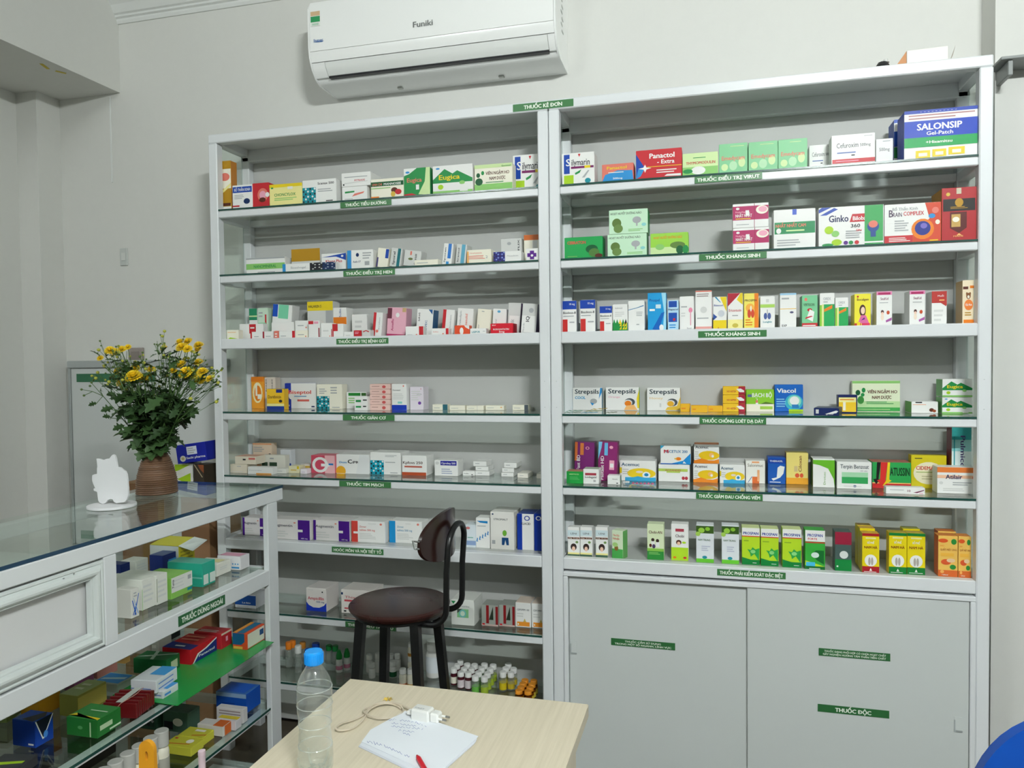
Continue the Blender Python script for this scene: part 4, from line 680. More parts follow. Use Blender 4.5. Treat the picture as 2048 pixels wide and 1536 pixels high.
for i, (a, b_, y, n) in enumerate(((1002.5, 1027, 945.5, 'bottom'), (1004, 1028, 936.5, 'middle'), (1008, 1033, 926, 'top'))):
    kw = dict(yb=953.5) if k is None else dict(on=k)
    k = L('s5', a, b_, y, 'W', '%s slim white carton in right of two fanned stacks' % n, [ln(.15, .4, .6, .7, 1)], dep=.10, flap=False, **kw)
L('s5', 1035, 1056, 947, '#ECE8DC', 'flat cream carton near the post', [ln(.2, .4, .6, .6, 1)], yb=956, dep=.07, flap=False)
L('s5', 1073, 1088, 948, '#ECE8DC', 'flat cream carton half behind the post', [], yb=957, dep=.05, flap=False)
# ---- right, fifth shelf
FX = [('e', .65, .85, .1, .04, 'p'), ('e', .65, .85, .06, .025, 'V'), ('p', '#E08A50', .7, 0, 1, 0, 1, .3, .8, .15)]
Q('s5', 1146, 1188.5, 884, '#7A2A70', 'plum carton with orange stripes', [r_(0, .5, .14, 1, '#D2703A'), r_(.28, .66, .46, .98, '#D88040'), ('v', 'FixFast BD', .28, .1, .55, .17, 'W')] + FX, d=.12, dep=.05, lean=2)
Q('s5', 1193, 1234.5, 883.5, '#8A2A6A', 'plum carton with pale blue stripes', [('p', '#7AC0E4', 0, .55, .16, .85, .2, 1, 0, 1), r_(.32, .66, .5, .98, '#6AB4E0'), ('v', 'Fastast HD', .3, .04, .6, .17, 'W'), r_(.6, .3, .86, .54, 'p'), r_(.64, .36, .82, .46, 'W'), ('e', .68, .87, .1, .04, 'p')], d=.10, dep=.05, lean=2)
Q('s5', 1133, 1165.5, 943, '#1E9A40', 'small green carton with tan top', [T('VERTICO', .16, .72, .6, .1, 'l', .6), ln(.2, .3, .8, .6, 3, '#58B868')], yb=967.5, dep=.05, top='#B88A68')
Q('s5', 1166.5, 1197.5, 938.5, 'W', 'small white carton with dark red title bar', [r_(.12, .58, .84, .74, '#A83848'), T('Lodegald', .12, .4, .72, .13, 'K', .7), T('50', .66, .14, .14, .14, 'K', .5)], yb=968, dep=.05, top='#B8C8B0')
Q('s5', 1215, 1240, 951.5, 'W', 'little white carton with sage side', [T('Decorin', .4, .55, .4, .12, 'K', .5), r_(.7, .1, .85, .2, 'K')], yb=969, dep=.035, side='#7A8A72')
AC_ = [T('Acemuc', .05, .74, .5, .16, '#40607A', 1.3), ('e', .6, .38, .4, .26, '#F0CE28'), ('e', .55, .45, .1, .06, '#E8D8C8'), ('e', .74, .3, .11, .17, '#EAF2F4'), ('e', .74, .32, .06, .08, '#2A8AC0'), r_(0, .38, .06, .66, '#D8C020'), ln(.08, .3, .25, .62, 3, 'c'), r_(.15, 0, 1, .18, '#3AA8D8'), ('p', '#3AA8D8', .2, .1, .5, .24, .75, .16, 1, .2, 1, .1)]
Q('s5', 1239.5, 1311.5, 922, 'W', 'wide white carton with yellow arc and blue foot', AC_, yb=962, dep=.06)
k = Q('s5', 1317, 1379, 929.5, 'W', 'white carton with lime band, under the blue-cornered', [r_(0, .6, .94, .76, '#B8D060'), r_(.26, .52, .7, .6, '#B8D060'), T('ACZANDES', .22, .62, .5, .1, '#B05A50'), ('e', .8, .22, .05, .1, '#C03A48'), ('e', .9, .22, .05, .1, '#C03A48')], yb=963.5, dep=.06)
Q('s5', 1321, 1381, 891.5, 'W', 'white carton with blue corners stacked on lime-banded one', [('p', '#3AA8D0', 0, .8, 0, 1, .14, 1), ('p', '#2090D8', 1, .6, 1, 0, .3, .02, .75, .2), T('MACETUX 200', .12, .62, .78, .14, '#3A7AA8', 1.2), T('M', .12, .6, .14, .18, 'R', 1.5), ('e', .6, .3, .09, .09, 'O'), ('e', .5, .3, .04, .04, 'a'), r_(0, 0, .6, .05, '#2A6AC0'), ('p', 'W', .74, .06, .78, .18, .86, .06)], on=k, dep=.06)
AO = [T('Acemuc', .06, .78, .52, .15, '#54585E', 1.2), ('e', .6, .42, .42, .24, '#EDC420'), ('e', .7, .44, .1, .12, 'o'), ('e', .75, .38, .05, .07, 'W'), ln(.04, .2, .24, .65, 4, 'c'), r_(0, 0, 1, .16, '#EC8A28'), ('p', '#EC8A28', 0, .14, .3, .26, .7, .12, 1, .24, 1, .1)]
k = Q('s5', 1386.5, 1435.5, 927.5, 'W', 'lower white carton with yellow arc and orange foot', AO, yb=965, dep=.06, top='O')
Q('s5', 1388, 1438, 889, 'W', 'upper white carton with yellow arc and orange foot', AO, on=k, dep=.06, top='O')
Q('s5', 1439.5, 1489.5, 930, 'W', 'smaller white carton with yellow arc and blue foot', AC_, yb=967, dep=.06)
Q('s5', 1491.5, 1530, 922, '#EFEDE6', 'white carton with orange blocks and slashes', [T('Salonmuc', .1, .74, .8, .14, '#8A8478', .6), r_(.34, .0, .7, .3, '#E07038'), r_(.6, .1, .72, .6, '#F0B080'), ('p', '#6A7AA8', .1, .04, .3, .3, .34, .3, .14, .04), r_(.32, .9, .7, .98, '#F0B080')], yb=967, dep=.06)
Q('s5', 1536, 1571, 915.5, '#1A58B0', 'blue carton with white foot shape', [('p', 'W', .5, .25, .55, .62, .7, .7, .95, .66, .88, .4, .7, .25, .3, .12, .2, .2), r_(0, .78, 1, .96, '#1440A0'), T('THERASIL', .1, .84, .75, .06, 'W'), ln(.1, .04, .9, .1, 1, 'W')], yb=968, dep=.06, top='#2A5AB8')
Q('s5', 1572.5, 1616.5, 906, '#F0DC80', 'yellow carton with orange foot and climbing title', [r_(0, 0, 1, .2, '#F0A830'), ('v', 'Ciloxan', .7, .4, .5, .14, '#8A5A38'), ('e', .5, .28, .1, .07, '#E05A38'), ('e', .7, .28, .08, .07, '#E05A38'), r_(.36, .4, .52, .58, '#D8C088')], yb=968.5, dep=.06, side='n')
Q('s5', 1626, 1669.5, 918, 'W', 'white carton with green quarter curve', [('p', '#6AB82C', 0, .96, 0, .82, .3, .78, .7, .66, .95, .3, 1, .0, 1, .96), ('p', 'W', .1, .5, .1, .1, .9, .1, .8, .5, .5, .68, .2, .74), ('v', 'Drotusc', .58, .1, .45, .1, '#8AB070')], yb=975, dep=.06, side='d')
Q('s5', 1674, 1743, 924.5, 'W', 'white carton with green panel and script title', [r_(.14, .2, .9, .58, '#34A058'), r_(.14, .44, .9, .62, '#A8D8B0'), T('Terpin Benzoat', .1, .76, .82, .15, '#3A4A50', .5), T('100 viên', .68, .65, .2, .06, 'S', .5), ('e', .52, .1, .05, .04, '#2A4A80'), ln(.2, .07, .95, .12, 1, 's')], yb=978, dep=.07)
Q('s5', 1744.8, 1822, 925, '#2EA252', 'green and red carton with black arrows', [r_(0, 0, 1, .18, '#C8282C'), r_(0, .18, 1, .22, 'o'), ('p', '#1A1A1A', .12, 1, .22, 1, .16, .34, .2, .34, .1, .14, .02, .34, .1, .36), ('p', '#D8302C', .22, 1, .4, 1, .34, .3, .4, .3, .24, .1, .12, .3, .2, .34), ('p', 'Y', .4, 1, .46, 1, .44, .34, .5, .3, .26, .08, .36, .3), T('ATUSSIN', .46, .5, .5, .3, '#143A20', 1.5)], yb=977, dep=.07, top='#B87060')
Q('s5', 1822.5, 1893, 911, '#DCCB24', 'yellow carton with pale oval', [('e', .5, .46, .44, .34, '#EFE8C8'), T('CIDEMAX', .14, .56, .6, .11, '#C83A30', 1.3), r_(.14, .48, .7, .5, '#8AA83A'), ln(.1, .88, .4, .93, 1, 'K'), ln(.3, .25, .7, .4, 2, '#C8C098')], yb=977, dep=.035, top='#C8B820')
Q('s5', 1903.5, 1946, 854, '#DDEAE8', 'tall teal and white carton with title running down', [r_(0, .8, 1, 1, '#3AA8A8'), r_(0, .62, 1, .8, '#94CDCC'), ('w', 'Pulmicort', .45, .86, .62, .24, '#4A3A70'), r_(.1, .3, .16, .85, '#2A9AA0')], d=.125, dep=.05, left='#702030', side='#2A7A80')
Q('s5', 1772, 1850, 975, 'W', 'low white tube carton with dark red swoosh', [('p', '#80405A', .7, .25, .98, .72, .98, .6, .8, .2), ln(.1, .5, .6, .7, 1), T('10', .55, .35, .08, .3, '#80405A'), r_(.85, .1, .95, .2, 'p')], yb=988.5, dep=.03, top='#E8E8E8')
Q('s5', 1874.5, 1952.5, 935, 'W', 'white carton with orange top band by the post', [r_(0, .8, 1, 1, '#E8803C'), r_(0, .58, 1, .7, '#F0C0A0'), T('Atilair', .22, .56, .42, .16, '#2E3A60', 1.4), ln(.4, .3, .9, .46, 2), r_(.9, .58, 1, .66, 'r'), ('e', .1, .4, .05, .06, 's'), ln(.15, .08, .9, .22, 2, 's')], yb=987.5, dep=.05)
# ---- left, sixth shelf
AUG = [r_(.7, 0, 1, 1, '#4A1A88'), r_(.7, .4, .82, .52, 'W'), T('Augmentin', .06, .64, .5, .13, '#4A4A58', .7), ln(.06, .1, .5, .45, 3, 's'), ('e', .62, .85, .03, .03, 'r'), T('625 mg', .78, .06, .16, .05, 'W')]
L('s6', 485.5, 534.5, 1036, '#E6E2E2', 'white and purple carton seen through the counter', AUG + [r_(0, 0, .08, 1, '#4A1A88')], yb=1071.5, dep=.06)
L('s6', 541, 619.5, 1039.5, '#E8E4E2', 'white and purple carton second from left', AUG, yb=1079, dep=.06)
L('s6', 627, 699, 1041.5, '#E8E4E2', 'white and purple carton third from left', AUG + [r_(0, 0, .07, 1, '#4A1A88')], yb=1081.5, dep=.06)
ZI = lambda c, c2: [r_(0, 0, .19, 1, c), T('Zinnat', .24, .7, .2, .08, c2, .6), T('tablets 500 mg', .24, .54, .46, .09, c2, .8), ln(.24, .15, .75, .45, 4, 's'), ('e', .88, .88, .035, .05, 'r'), ln(.5, .86, .75, .92, 1, 's')]
L('s6', 703, 770, 1043, 'W', 'white carton with coral red left end', ZI('#D84A40', '#D06A60') + [r_(.06, .4, .22, .5, 'W')], yb=1085, dep=.06)
L('s6', 778.5, 844, 1043, 'W', 'white carton with bright blue left end', ZI('#1A90D0', '#6A9AB8'), yb=1086.5, dep=.06)
L('s6', 931, 951.5, 1050, '#DDE6EC', 'pale blue carton right of the stool back', [r_(0, .1, 1, .3, '#90A8D0'), ln(.2, .4, .9, .48, 1, '#6AB0A0'), ('e', .25, .86, .2, .06, '#C87A7A')], yb=1095, dep=.05)
L('s6', 952, 979.5, 1036, 'W', 'white carton with blue stick figures', [('p', '#1A80C0', .06, .9, .85, .9, .85, .82, .3, .84)] + [('p', '#2080C0', x, .2 + x * .3, x + .06, .34 + x * .3, x + .12, .3 + x * .3, x + .08, .22 + x * .3, x + .16, .2 + x * .3) for x in (.02, .22, .42, .62, .8)] + [ln(.1, .7, .8, .76, 1)], yb=1096, dep=.05)
L('s6', 981, 1028, 1024.5, '#E8E6E0', 'large white carton with blue trousers picture', [T('STROMALT', .14, .78, .6, .05, '#4A5050', .8), ('e', .6, .44, .09, .08, '#6AA838'), ('p', '#1A4A80', .48, .32, .76, .32, .78, .12, .68, .12, .63, .26, .58, .12, .48, .12), r_(.06, .14, .2, .24, 'S'), ('e', .1, .94, .04, .02, 'D')], yb=1099, dep=.09)
L('s6', 1034.5, 1067.5, 1028, 'W', 'white carton with royal blue spine and ring', [r_(0, 0, .3, 1, '#1238A0'), ('e', .6, .88, .18, .07, '#4A5AA8'), ('e', .6, .88, .11, .045, 'W'), T('KLACID', .25, .7, .55, .06, 'K')], yb=1100, dep=.08, top='#2A4898')
L('s6', 1068.5, 1090, 1028, '#1238A0', 'royal blue carton half hidden by the post', [('e', .4, .88, .26, .06, 'W'), ('e', .4, .88, .16, .04, '#1238A0')], yb=1102, dep=.08)
# ---- right, sixth shelf
GR = [r_(0, .7, 1, .9, '#CFE0E4'), T('LENI', .25, .76, .5, .06, '#5A6468', .6), r_(0, .6, 1, .66, 'n'), T('Mẹ Tròn', .08, .615, .84, .03, 'C', .5), ('e', .5, .34, .34, .14, 'W'), ('e', .5, .33, .26, .12, '#3A2A28'), ('e', .5, .27, .14, .08, '#F0C8B0'), ('e', .78, .5, .12, .04, '#7A9A5A'), r_(0, 0, 1, .08, '#4A6A58'), r_(0, .08, 1, .14, 'y')]
for i, (a, b_) in enumerate(((1135.5, 1159), (1160.5, 1184), (1191.5, 1215.5))):
    Q('s6', a, b_, 1055, 'W', '%s of three narrow white cartons with girl portrait' % ('left', 'middle', 'right')[i], GR, yb=1113 + i, dep=.035)
Q('s6', 1226.5, 1250, 1062, '#D8E8C8', 'turned green and white carton with red title', [r_(0, 0, 1, .35, '#4AA850'), T('Tiêu Độc', .1, .8, .6, .07, 'r'), T('Nhiệt', .1, .68, .6, .07, 'r'), ('e', .4, .38, .18, .1, '#8A6A30'), ('e', .3, .5, .25, .08, '#A8D080')], yb=1118, dep=.035, yaw=-18, side='#6AB060')
Q('s6', 1294.5, 1327.5, 1049, '#DCE8C0', 'green carton with family group', [r_(0, 0, 1, .24, '#2E8A3A'), T('Chobi-AN', .1, .74, .8, .08, '#6A4A40'), ('e', .34, .56, .1, .05, '#3A2A24'), ('e', .62, .54, .1, .05, '#3A2A24'), r_(.24, .36, .46, .52, 'W'), r_(.52, .36, .74, .5, 'W'), ('e', .4, .38, .1, .06, '#4A3A60'), ('e', .2, .4, .08, .05, 'n'), ln(.1, .14, .8, .22, 2, 'g'), r_(0, .24, 1, .32, '#8AC050')], yb=1119.5, dep=.045)
Q('s6', 1342.5, 1376.5, 1049, 'W', 'white and lime carton with singer picture', [r_(0, 0, 1, .36, '#B4DC30'), r_(.25, .8, .75, .88, '#B04050'), T('Chobi', .25, .64, .5, .08, '#6A5A60'), ('e', .44, .5, .16, .07, '#5A3028'), ('e', .44, .47, .1, .05, '#F0C8A8'), ('e', .75, .5, .12, .03, '#B4DC30'), ('e', .2, .08, .1, .03, 'O'), ('e', .8, .08, .1, .03, 'R')], yb=1121, dep=.045)
OL = [r_(0, .78, 1, .98, '#3A5A20'), ('e', .3, .86, .18, .07, '#9ACB4A'), ('e', .65, .9, .14, .05, '#8ABF3A'), ('e', .1, .76, .14, .06, '#A8D05A'), T('NAM TRUNG', .1, .58, .7, .05, '#4A6A48'), ln(.3, .3, .8, .46, 3, '#B8BCD0'), r_(0, 0, 1, .1, '#6CC83A'), ('e', .48, .14, .14, .04, '#2A90A0')]
Q('s6', 1392.5, 1427.5, 1050.5, '#E0E4E8', 'left of two white cartons with green olives', OL, yb=1125, dep=.045)
Q('s6', 1443.5, 1478, 1051.5, '#E0E4E8', 'right of two white cartons with green olives', OL, yb=1127.5, dep=.045)
PR = [r_(0, .78, 1, 1, 'W'), T('PROSPAN', .08, .82, .84, .07, '#20409A', 1.6), r_(0, .76, 1, .785, '#D03A30'), r_(0, 0, 1, .14, '#12803A'), ('p', '#2EA24A', .3, .42, .5, .4, .6, .48, .75, .42, .98, .46, .96, .12, .7, .3, .5, .22, .45, .32), ('e', .62, .36, .14, .05, '#8AD080'), ln(.1, .62, .5, .68, 1, '#8AB030'), ('p', '#12803A', 0, .2, 1, .08, 1, 0, 0, 0), ln(.6, .04, .9, .07, 1, 'W')]
for i, (a, b_, t_, yb) in enumerate(((1484, 1519.5, 1056, 1129.5), (1521.7, 1557, 1058, 1132), (1565, 1603, 1059, 1135))):
    Q('s6', a, b_, t_, '#B8DA2C', '%s of three lime cartons with ivy leaf' % ('leftmost', 'middle', 'rightmost')[i], PR, yb=yb, dep=.05, top='#D8E4A0')
Q('s6', 1610.5, 1650, 1061, '#3AA83E', 'green carton with white top and red second title', [r_(0, .72, 1, 1, 'W'), T('PROSPAN', .12, .84, .76, .07, '#20409A', 1.5), T('FORTE', .14, .76, .46, .05, '#C83A38', 1.3), r_(0, .68, 1, .71, '#C03A30'), ('p', '#176A2E', .3, .4, .55, .5, .95, .5, .95, .15, .6, .25), ('e', .5, .38, .2, .07, '#D8E8E0'), ('p', '#B8DA2C', 0, .24, 1, .1, 1, .06, 0, .12), r_(.04, .1, .5, .2, '#48B8E0'), r_(0, 0, 1, .1, '#176A2E'), ln(.2, .02, .9, .06, 1, 'W')], yb=1140.5, dep=.05)
Q('s6', 1670, 1703, 1064.5, '#4A5E5A', 'dark carton with crimson top and green foot', [r_(0, .68, 1, 1, '#98243C'), r_(0, 0, 1, .3, '#14823C'), ('e', .54, .42, .26, .1, '#D8DCD8'), r_(.1, .1, .2, .14, 'W')], yb=1142.5, dep=.05)
HC = lambda c: [r_(0, .93, 1, 1, c), r_(0, 0, 1, .17, c), T('BỔ PHẾ', .3, .74, .4, .05, 'W'), T('NAM HÀ', .12, .62, .76, .06, '#7A3018', 1.4), ('e', .5, .32, .36, .15, 'W'), ('e', .42, .3, .07, .1, '#B0A8A0'), ('e', .58, .3, .07, .1, '#B0A8A0'), ('p', 'W', .42, .06, .5, .13, .58, .06), ln(.1, .02, .9, .05, 1, 'W'), r_(.2, .86, .8, .9, 'y')]
dd = at(1742, 1146, 2, SURF['s6']).y
Q('s6', 1724.5, 1758.5, 1067, '#E8D218', 'front yellow carton with red top and foot', HC('#A82028'), yb=1146.5, dep=.036, top='#D8A83A', left='#E8D218')
for i in (1, 2):
    Q('s6', 1724.5 - 5 * i, 1757 - 7 * i, 1063 - 6 * i, '#E8D218', '%s yellow and red carton lined up behind the front' % ('first', 'second')[i - 1], [], d=max(.0, dd) + .039 * i, dep=.035, top='#D8A83A', left='#E8D218', flap=False)
Q('s6', 1778, 1813.5, 1066, '#E8D218', 'left of two yellow cartons with green top', HC('#187A34'), yb=1148, dep=.036, top='#B8A030')
Q('s6', 1814.5, 1850.5, 1067, '#E8D218', 'right of two yellow cartons with green top', HC('#187A34'), yb=1149.5, dep=.036, top='#B8A030')
Q('s6', 1806, 1840, 1058, '#E8D218', 'yellow and green carton behind the pair', [], d=.105, dep=.036, top='#A8A838', flap=False)
KO = [('e', .25, .88, .25, .05, '#E05A28'), ('e', .8, .86, .14, .07, '#2E8A3A'), T('HO', .1, .74, .2, .03, 'O'), T('QUẤT MẬT ONG', .1, .64, .84, .045, '#A85A28'), ('e', .4, .36, .26, .07, '#D85A30'), ('e', .65, .4, .22, .05, '#E8C8A0'), ('e', .75, .24, .16, .06, '#2E8A3A'), r_(0, 0, 1, .16, '#D86A30'), ('e', .2, .12, .1, .04, '#F0B060'), T('125ml', .2, .03, .3, .03, 'W'), r_(.12, .5, .8, .58, '#F0B848')]
Q('s6', 1876.5, 1915.5, 1072, '#EEC060', 'left of two orange honey cartons', KO, yb=1153.5, dep=.04, left='#D86A30', top='#E08A40')
Q('s6', 1917, 1954, 1073.5, '#EEC060', 'right of two orange honey cartons', KO, yb=1156, dep=.04, top='#E08A40')
Q('s6', 1876, 1912, 1063, '#EEC060', 'orange carton behind the honey pair', [], d=.10, dep=.04, left='#C85A30', top='#D87A38', flap=False)
# ---- left, seventh shelf
L('s7', 470, 511.5, 1189.5, '#DADCE0', 'white carton with blue panel seen through the counter', [r_(0, .22, 1, .95, '#1A50A0'), T('La-bio', .35, .34, .4, .12, 'W'), ln(.1, .05, .9, .15, 1)], yb=1216, dep=.07)
L('s7', 612.5, 652.5, 1177, '#E8E2DE', 'white carton with blue foot around pale circle', [('p', '#1A3AB8', 0, .4, .12, .26, .35, .16, .65, .16, .88, .26, 1, .4, 1, 0, 0, 0), T('Ampicillin', .08, .5, .8, .13, '#C84A58', 1), T('500 mg', .5, .38, .4, .07, '#6A7AA0'), r_(.78, .82, .84, .88, 'K'), ln(.1, .9, .4, .95, 1, 's')], yb=1222.5, dep=.09)
L('s7', 682.5, 745, 1181, '#E8E2DC', 'white carton with red lines behind the stool seat', [r_(.1, .5, .9, .58, '#D0505A'), r_(.1, .18, .9, .24, '#D0505A'), T('Thiamin', .12, .64, .6, .1, '#C05A60', .5), r_(.08, .06, .16, .12, 'K'), r_(0, .78, .06, .88, 'D')], yb=1228, dep=.09)
L('s7', 902.5, 948, 1200, '#E6E8E2', 'white carton with green square and ring', [r_(.26, .3, .76, .64, '#8ACB90'), ('p', '#4A5A50', .26, .64, .5, .64, .26, .46), ('e', .5, .46, .16, .16, '#7AC8C0'), ('e', .5, .46, .1, .1, '#D8ECD8'), ('p', '#1F8A4A', 0, .94, .2, .94, .1, .82), T('Terneurine', .2, .72, .6, .07, 'S', .5)], yb=1250.5, dep=.09)
for i, (a, b_) in enumerate(((963, 996), (998, 1029.5))):
    L('s7', a, b_, 1211, '#9FA49C', '%s wrapped pack with dark red strips' % ('left', 'right')[i], [r_(.28, .12, .45, 1, '#8A1E22'), r_(.85, .02, 1, .96, '#8A1E22'), ('p', '#2A3428', .45, .3, .7, .95, .72, .3), r_(0, 0, 1, .08, '#C8B0A8'), r_(.05, .04, .2, .12, 'R')], yb=1252 + i, dep=.06)
CF = [r_(.1, .04, .92, .22, '#E8942E'), ('p', '#C8B060', .5, .22, .6, .36, .7, .22), T('CEFOPIM 100', .1, .68, .8, .07, '#54585E', .7), ln(.1, .4, .6, .6, 2, 's'), ('e', .18, .12, .04, .04, 'W')]
L('s7', 1031, 1061.5, 1206, 'W', 'white carton with orange foot panel', CF, yb=1254.5, dep=.07, top='#E8D8C8')
L('s7', 1063.5, 1094, 1208, 'W', 'white carton with orange foot panel beside the post', CF, yb=1256.5, dep=.07, top='#E8D8C8')
# ---- loose sachets and blister strips
def strip(name, label, px, yb, s, dims, yaw, base, spots=None, cat='sachet', group=None, tilt=4, lift=0.0, cab='right'):
    z = SURF[s]; p = at(px, yb, 2, z); b = MB(); w_, d_, t_ = dims; n = 7
    vs = []
    for j in range(n):
        x = -w_ / 2 + w_ * j / (n - 1); zz = .0012 + .003 * abs(math.sin(j * 1.7)) + lift * j / n
        for y in (-d_ / 2, d_ / 2): vs += [(x, y, zz), (x, y, zz + t_)]
    fs = []
    for j in range(n - 1):
        a = 4 * j; c = a + 4; fs += [(a + 1, c + 1, c + 3, a + 3), (a, a + 2, c + 2, c), (a, c, c + 1, a + 1), (a + 2, a + 3, c + 3, c + 2)]
    fs += [(0, 1, 3, 2), (4 * n - 4, 4 * n - 2, 4 * n - 1, 4 * n - 3)]
    b.raw(vs, fs, mat(base, .25)); o = b.build(name, smooth=50, loc=(p.x, max(p.y, .012) + d_ / 2, z + .0005), rot=(0, 0, R(yaw)))
    if spots:
        q = MB()
        for i in range(spots[1]):
            for j in range(2): q.lathe([(.004, t_ + .004), (.0036, t_ + .0062), (.002, t_ + .0072)], mat(spots[0], .25), 8, -w_ / 2 + w_ * (i + .5) / spots[1], -d_ / 4 + j * d_ / 2)
        q.build('tablet_blister', o, smooth=True)
    tag(o, label, cat, group); return o
for i, (px, c, yw, zz, lf) in enumerate(((1157, '#3E6E48', 3, 0, .001), (1160, '#7AA890', -3, .0046, .001), (1199, '#8A9C3A', 4, .0046, .002), (1208, '#C8A838', -4, .0095, .004), (1232, '#5A6A2A', 2, 0, .002), (1190, '#4A9AB8', -2, 0, .001))):
    o = strip('lozenge_sachet', ('flat green sachet lying at the post end of fourth right shelf', 'pale green sachet on top of the flat green one', 'olive sachet in the crinkled heap before the grey-titled cartons', 'golden sachet topmost in the crinkled heap', 'dark olive sachet at the right of the crinkled heap', 'blue sachet under the left of the crinkled heap')[i], px, 823, 's4', (.05 if i != 4 else .034, .017, .0012), yw, c, group='crinkled sachets on the fourth shelf', lift=lf)
    o.location.y = .0125; o.location.z += zz
strip('blister_strip', 'pink and silver blister strip lying before the wide yellow-arc carton', 1285, 972, 's5', (.070, .016, .0012), 0, '#B8BCC0', ('#C8608A', 6), cat='blister pack')
strip('blister_strip', 'small silver blister strip beside the little white and sage carton', 1252, 969, 's5', (.018, .016, .0012), 0, '#B8C0C0', ('#E0E4E4', 3), cat='blister pack')
# ------------------------------------------------------------ small bottles on the lowest shelf
CLEAR = glass_mat('clear_plastic', (0.92, 0.94, 0.93), 1.5, boost=0.03, body=0.07)
CLRIM = glass_mat('clear_plastic_rim', (0.95, 0.96, 0.95), 1.5, boost=0.1, body=0.2)
AMB = glass_mat('amber_glass', (0.62, 0.36, 0.12), 1.4, boost=0.03)
VIAL = glass_mat('vial_glass', (0.86, 0.89, 0.86), 1.4, boost=0.04, body=0.12)
def bottle(p, r, h, body, capc, label, band=None, capr=.93, neck=.72, name='medicine_bottle', group='small medicine bottles on the lowest left shelf', cat='bottle', drop=False):
    r *= 1.06; b = MB(); hb = h * neck
    bm = body if not isinstance(body, str) else cm(body)
    b.lathe([(0, .0), (r * .94, 0), (r, .002), (r, hb * .82), (r * .9, hb * .92), (r * .45, hb), (r * .45, hb + .003)], bm, 14)
    o = b.build(name, smooth=True, loc=(p[0], p[1], p[2] + 2e-4)); tag(o, label, cat, group)
    c = MB(); cr_ = r * capr
    if drop: c.lathe([(0, hb), (cr_, hb), (cr_, hb + (h - hb) * .4), (cr_ * .45, h), (0, h)], cm(capc), 12)
    else: c.lathe([(0, hb), (cr_, hb), (cr_, h - .0015), (cr_ * .9, h), (0, h)], cm(capc), 14)
    c.build('cap', o, smooth=True)
    if band:
        l = MB(); l.lathe([(r + .0003, hb * band[1]), (r + .0004, hb * band[1] + .0001), (r + .0004, hb * band[2]), (r + .0003, hb * band[2])], cm(band[0]), 14); l.build('paper_label', o, smooth=True)
    return o
Z8 = SURF['s8']
def b8(px, yb, yt, r, *a, **k):
    p = at(px, yb, 2, Z8); p.y = max(.03, min(p.y, .19)); p.x = X_at(px, Z8 + .02, p.y); h = at(px, yt, 1, p.y).z - Z8
    return bottle((p.x, p.y, Z8), r, h, *a, **k)
b8(578, 1333, 1284, .011, VIAL, 'O', 'orange capped vial, front of pair beside the counter post')
b8(586, 1328, 1281, .011, VIAL, 'O', 'orange capped vial, back of pair beside the counter post')
b8(597, 1343, 1291, .012, VIAL, 's', 'clear vial with pale cap right of the orange capped pair')
b8(606, 1326, 1284, .011, VIAL, '#B8782A', 'clear vial with amber cap among the blue bottles')
b8(617, 1335, 1298, .0135, '#12408F', '#1A4AA8', 'blue bottle in front, left of the water bottle cap', band=('#D0D8E4', .3, .55))
b8(632, 1326, 1286, .014, '#12408F', '#173F98', 'blue bottle behind the water bottle cap')
b8(658, 1325, 1290, .011, VIAL, '#187A38', 'clear bottle with dark green cap, left one behind')
b8(671, 1328, 1291, .011, VIAL, '#187A38', 'clear bottle with dark green cap, right one behind')
b8(678.5, 1343, 1300, .011, 'W', '#1F8A3C', 'white dropper bottle with green tip, left of two', band=('#D88AA8', .2, .5), drop=True, neck=.6)
b8(694, 1339, 1297, .011, 'W', '#1F8A3C', 'white dropper bottle with green tip, right of two', band=('#D88AA8', .2, .5), drop=True, neck=.6)
b8(744, 1355, 1326, .011, 'W', 'W', 'front white bottle between the two left stool legs')
b8(739, 1343, 1309, .011, 'W', 'W', 'left white bottle between the two left stool legs')
b8(757, 1343, 1306, .012, 'W', 'W', 'right white bottle between the two left stool legs')
b8(786, 1353, 1322, .012, 'W', 'W', 'white bottle with dark green label between middle stool legs', band=('#175C36', .05, .5))
b8(782, 1338, 1308, .011, 'W', 'W', 'white bottle behind the green labelled one on left')
b8(795, 1338, 1308, .011, 'W', 'W', 'white bottle behind the green labelled one on right')
b8(806, 1371, 1337, .012, 'C', 'W', 'front left short vial with reddish foot band', band=('#C8784A', .0, .25))
b8(822, 1372, 1337, .012, 'C', 'W', 'front right short vial with reddish foot band', band=('#C8A05A', .0, .25))
k = b8(823, 1345, 1313, .012, 'C', 'W', 'lower vial with ochre band in a stacked pair', band=('#C88A3A', .1, .5))
zt = Z8 + max(v[2] for v in k.children[0].bound_box) + .0004
bottle((k.location.x, k.location.y, zt), .0115, .05, 'C', 'W', 'upper vial with ochre band in a stacked pair', band=('#C88A3A', .1, .4))
b8(868, 1351, 1279, .026, 'W', 'W', 'largest white bottle with royal blue label panel', band=('#DDE2E8', .2, .8), capr=.85)
q_ = [o for o in bpy.data.objects if o.get('label', '').startswith('largest white bottle')][0]
lb = MB()
for i in range(7):
    a0, a1 = [R(-150 + j * 8) for j in (i, i + 1)]
    lb.face([(.0269 * math.cos(a0), .0269 * math.sin(a0), .012), (.0269 * math.cos(a1), .0269 * math.sin(a1), .012), (.0269 * math.cos(a1), .0269 * math.sin(a1), .056), (.0269 * math.cos(a0), .0269 * math.sin(a0), .056)], cm('#1A48B0'))
lb.build('blue_panel', q_)
b8(888, 1358, 1328, .011, 'W', 'W', 'white bottle with blue label by the right stool leg', band=('#1A50B0', .1, .5))
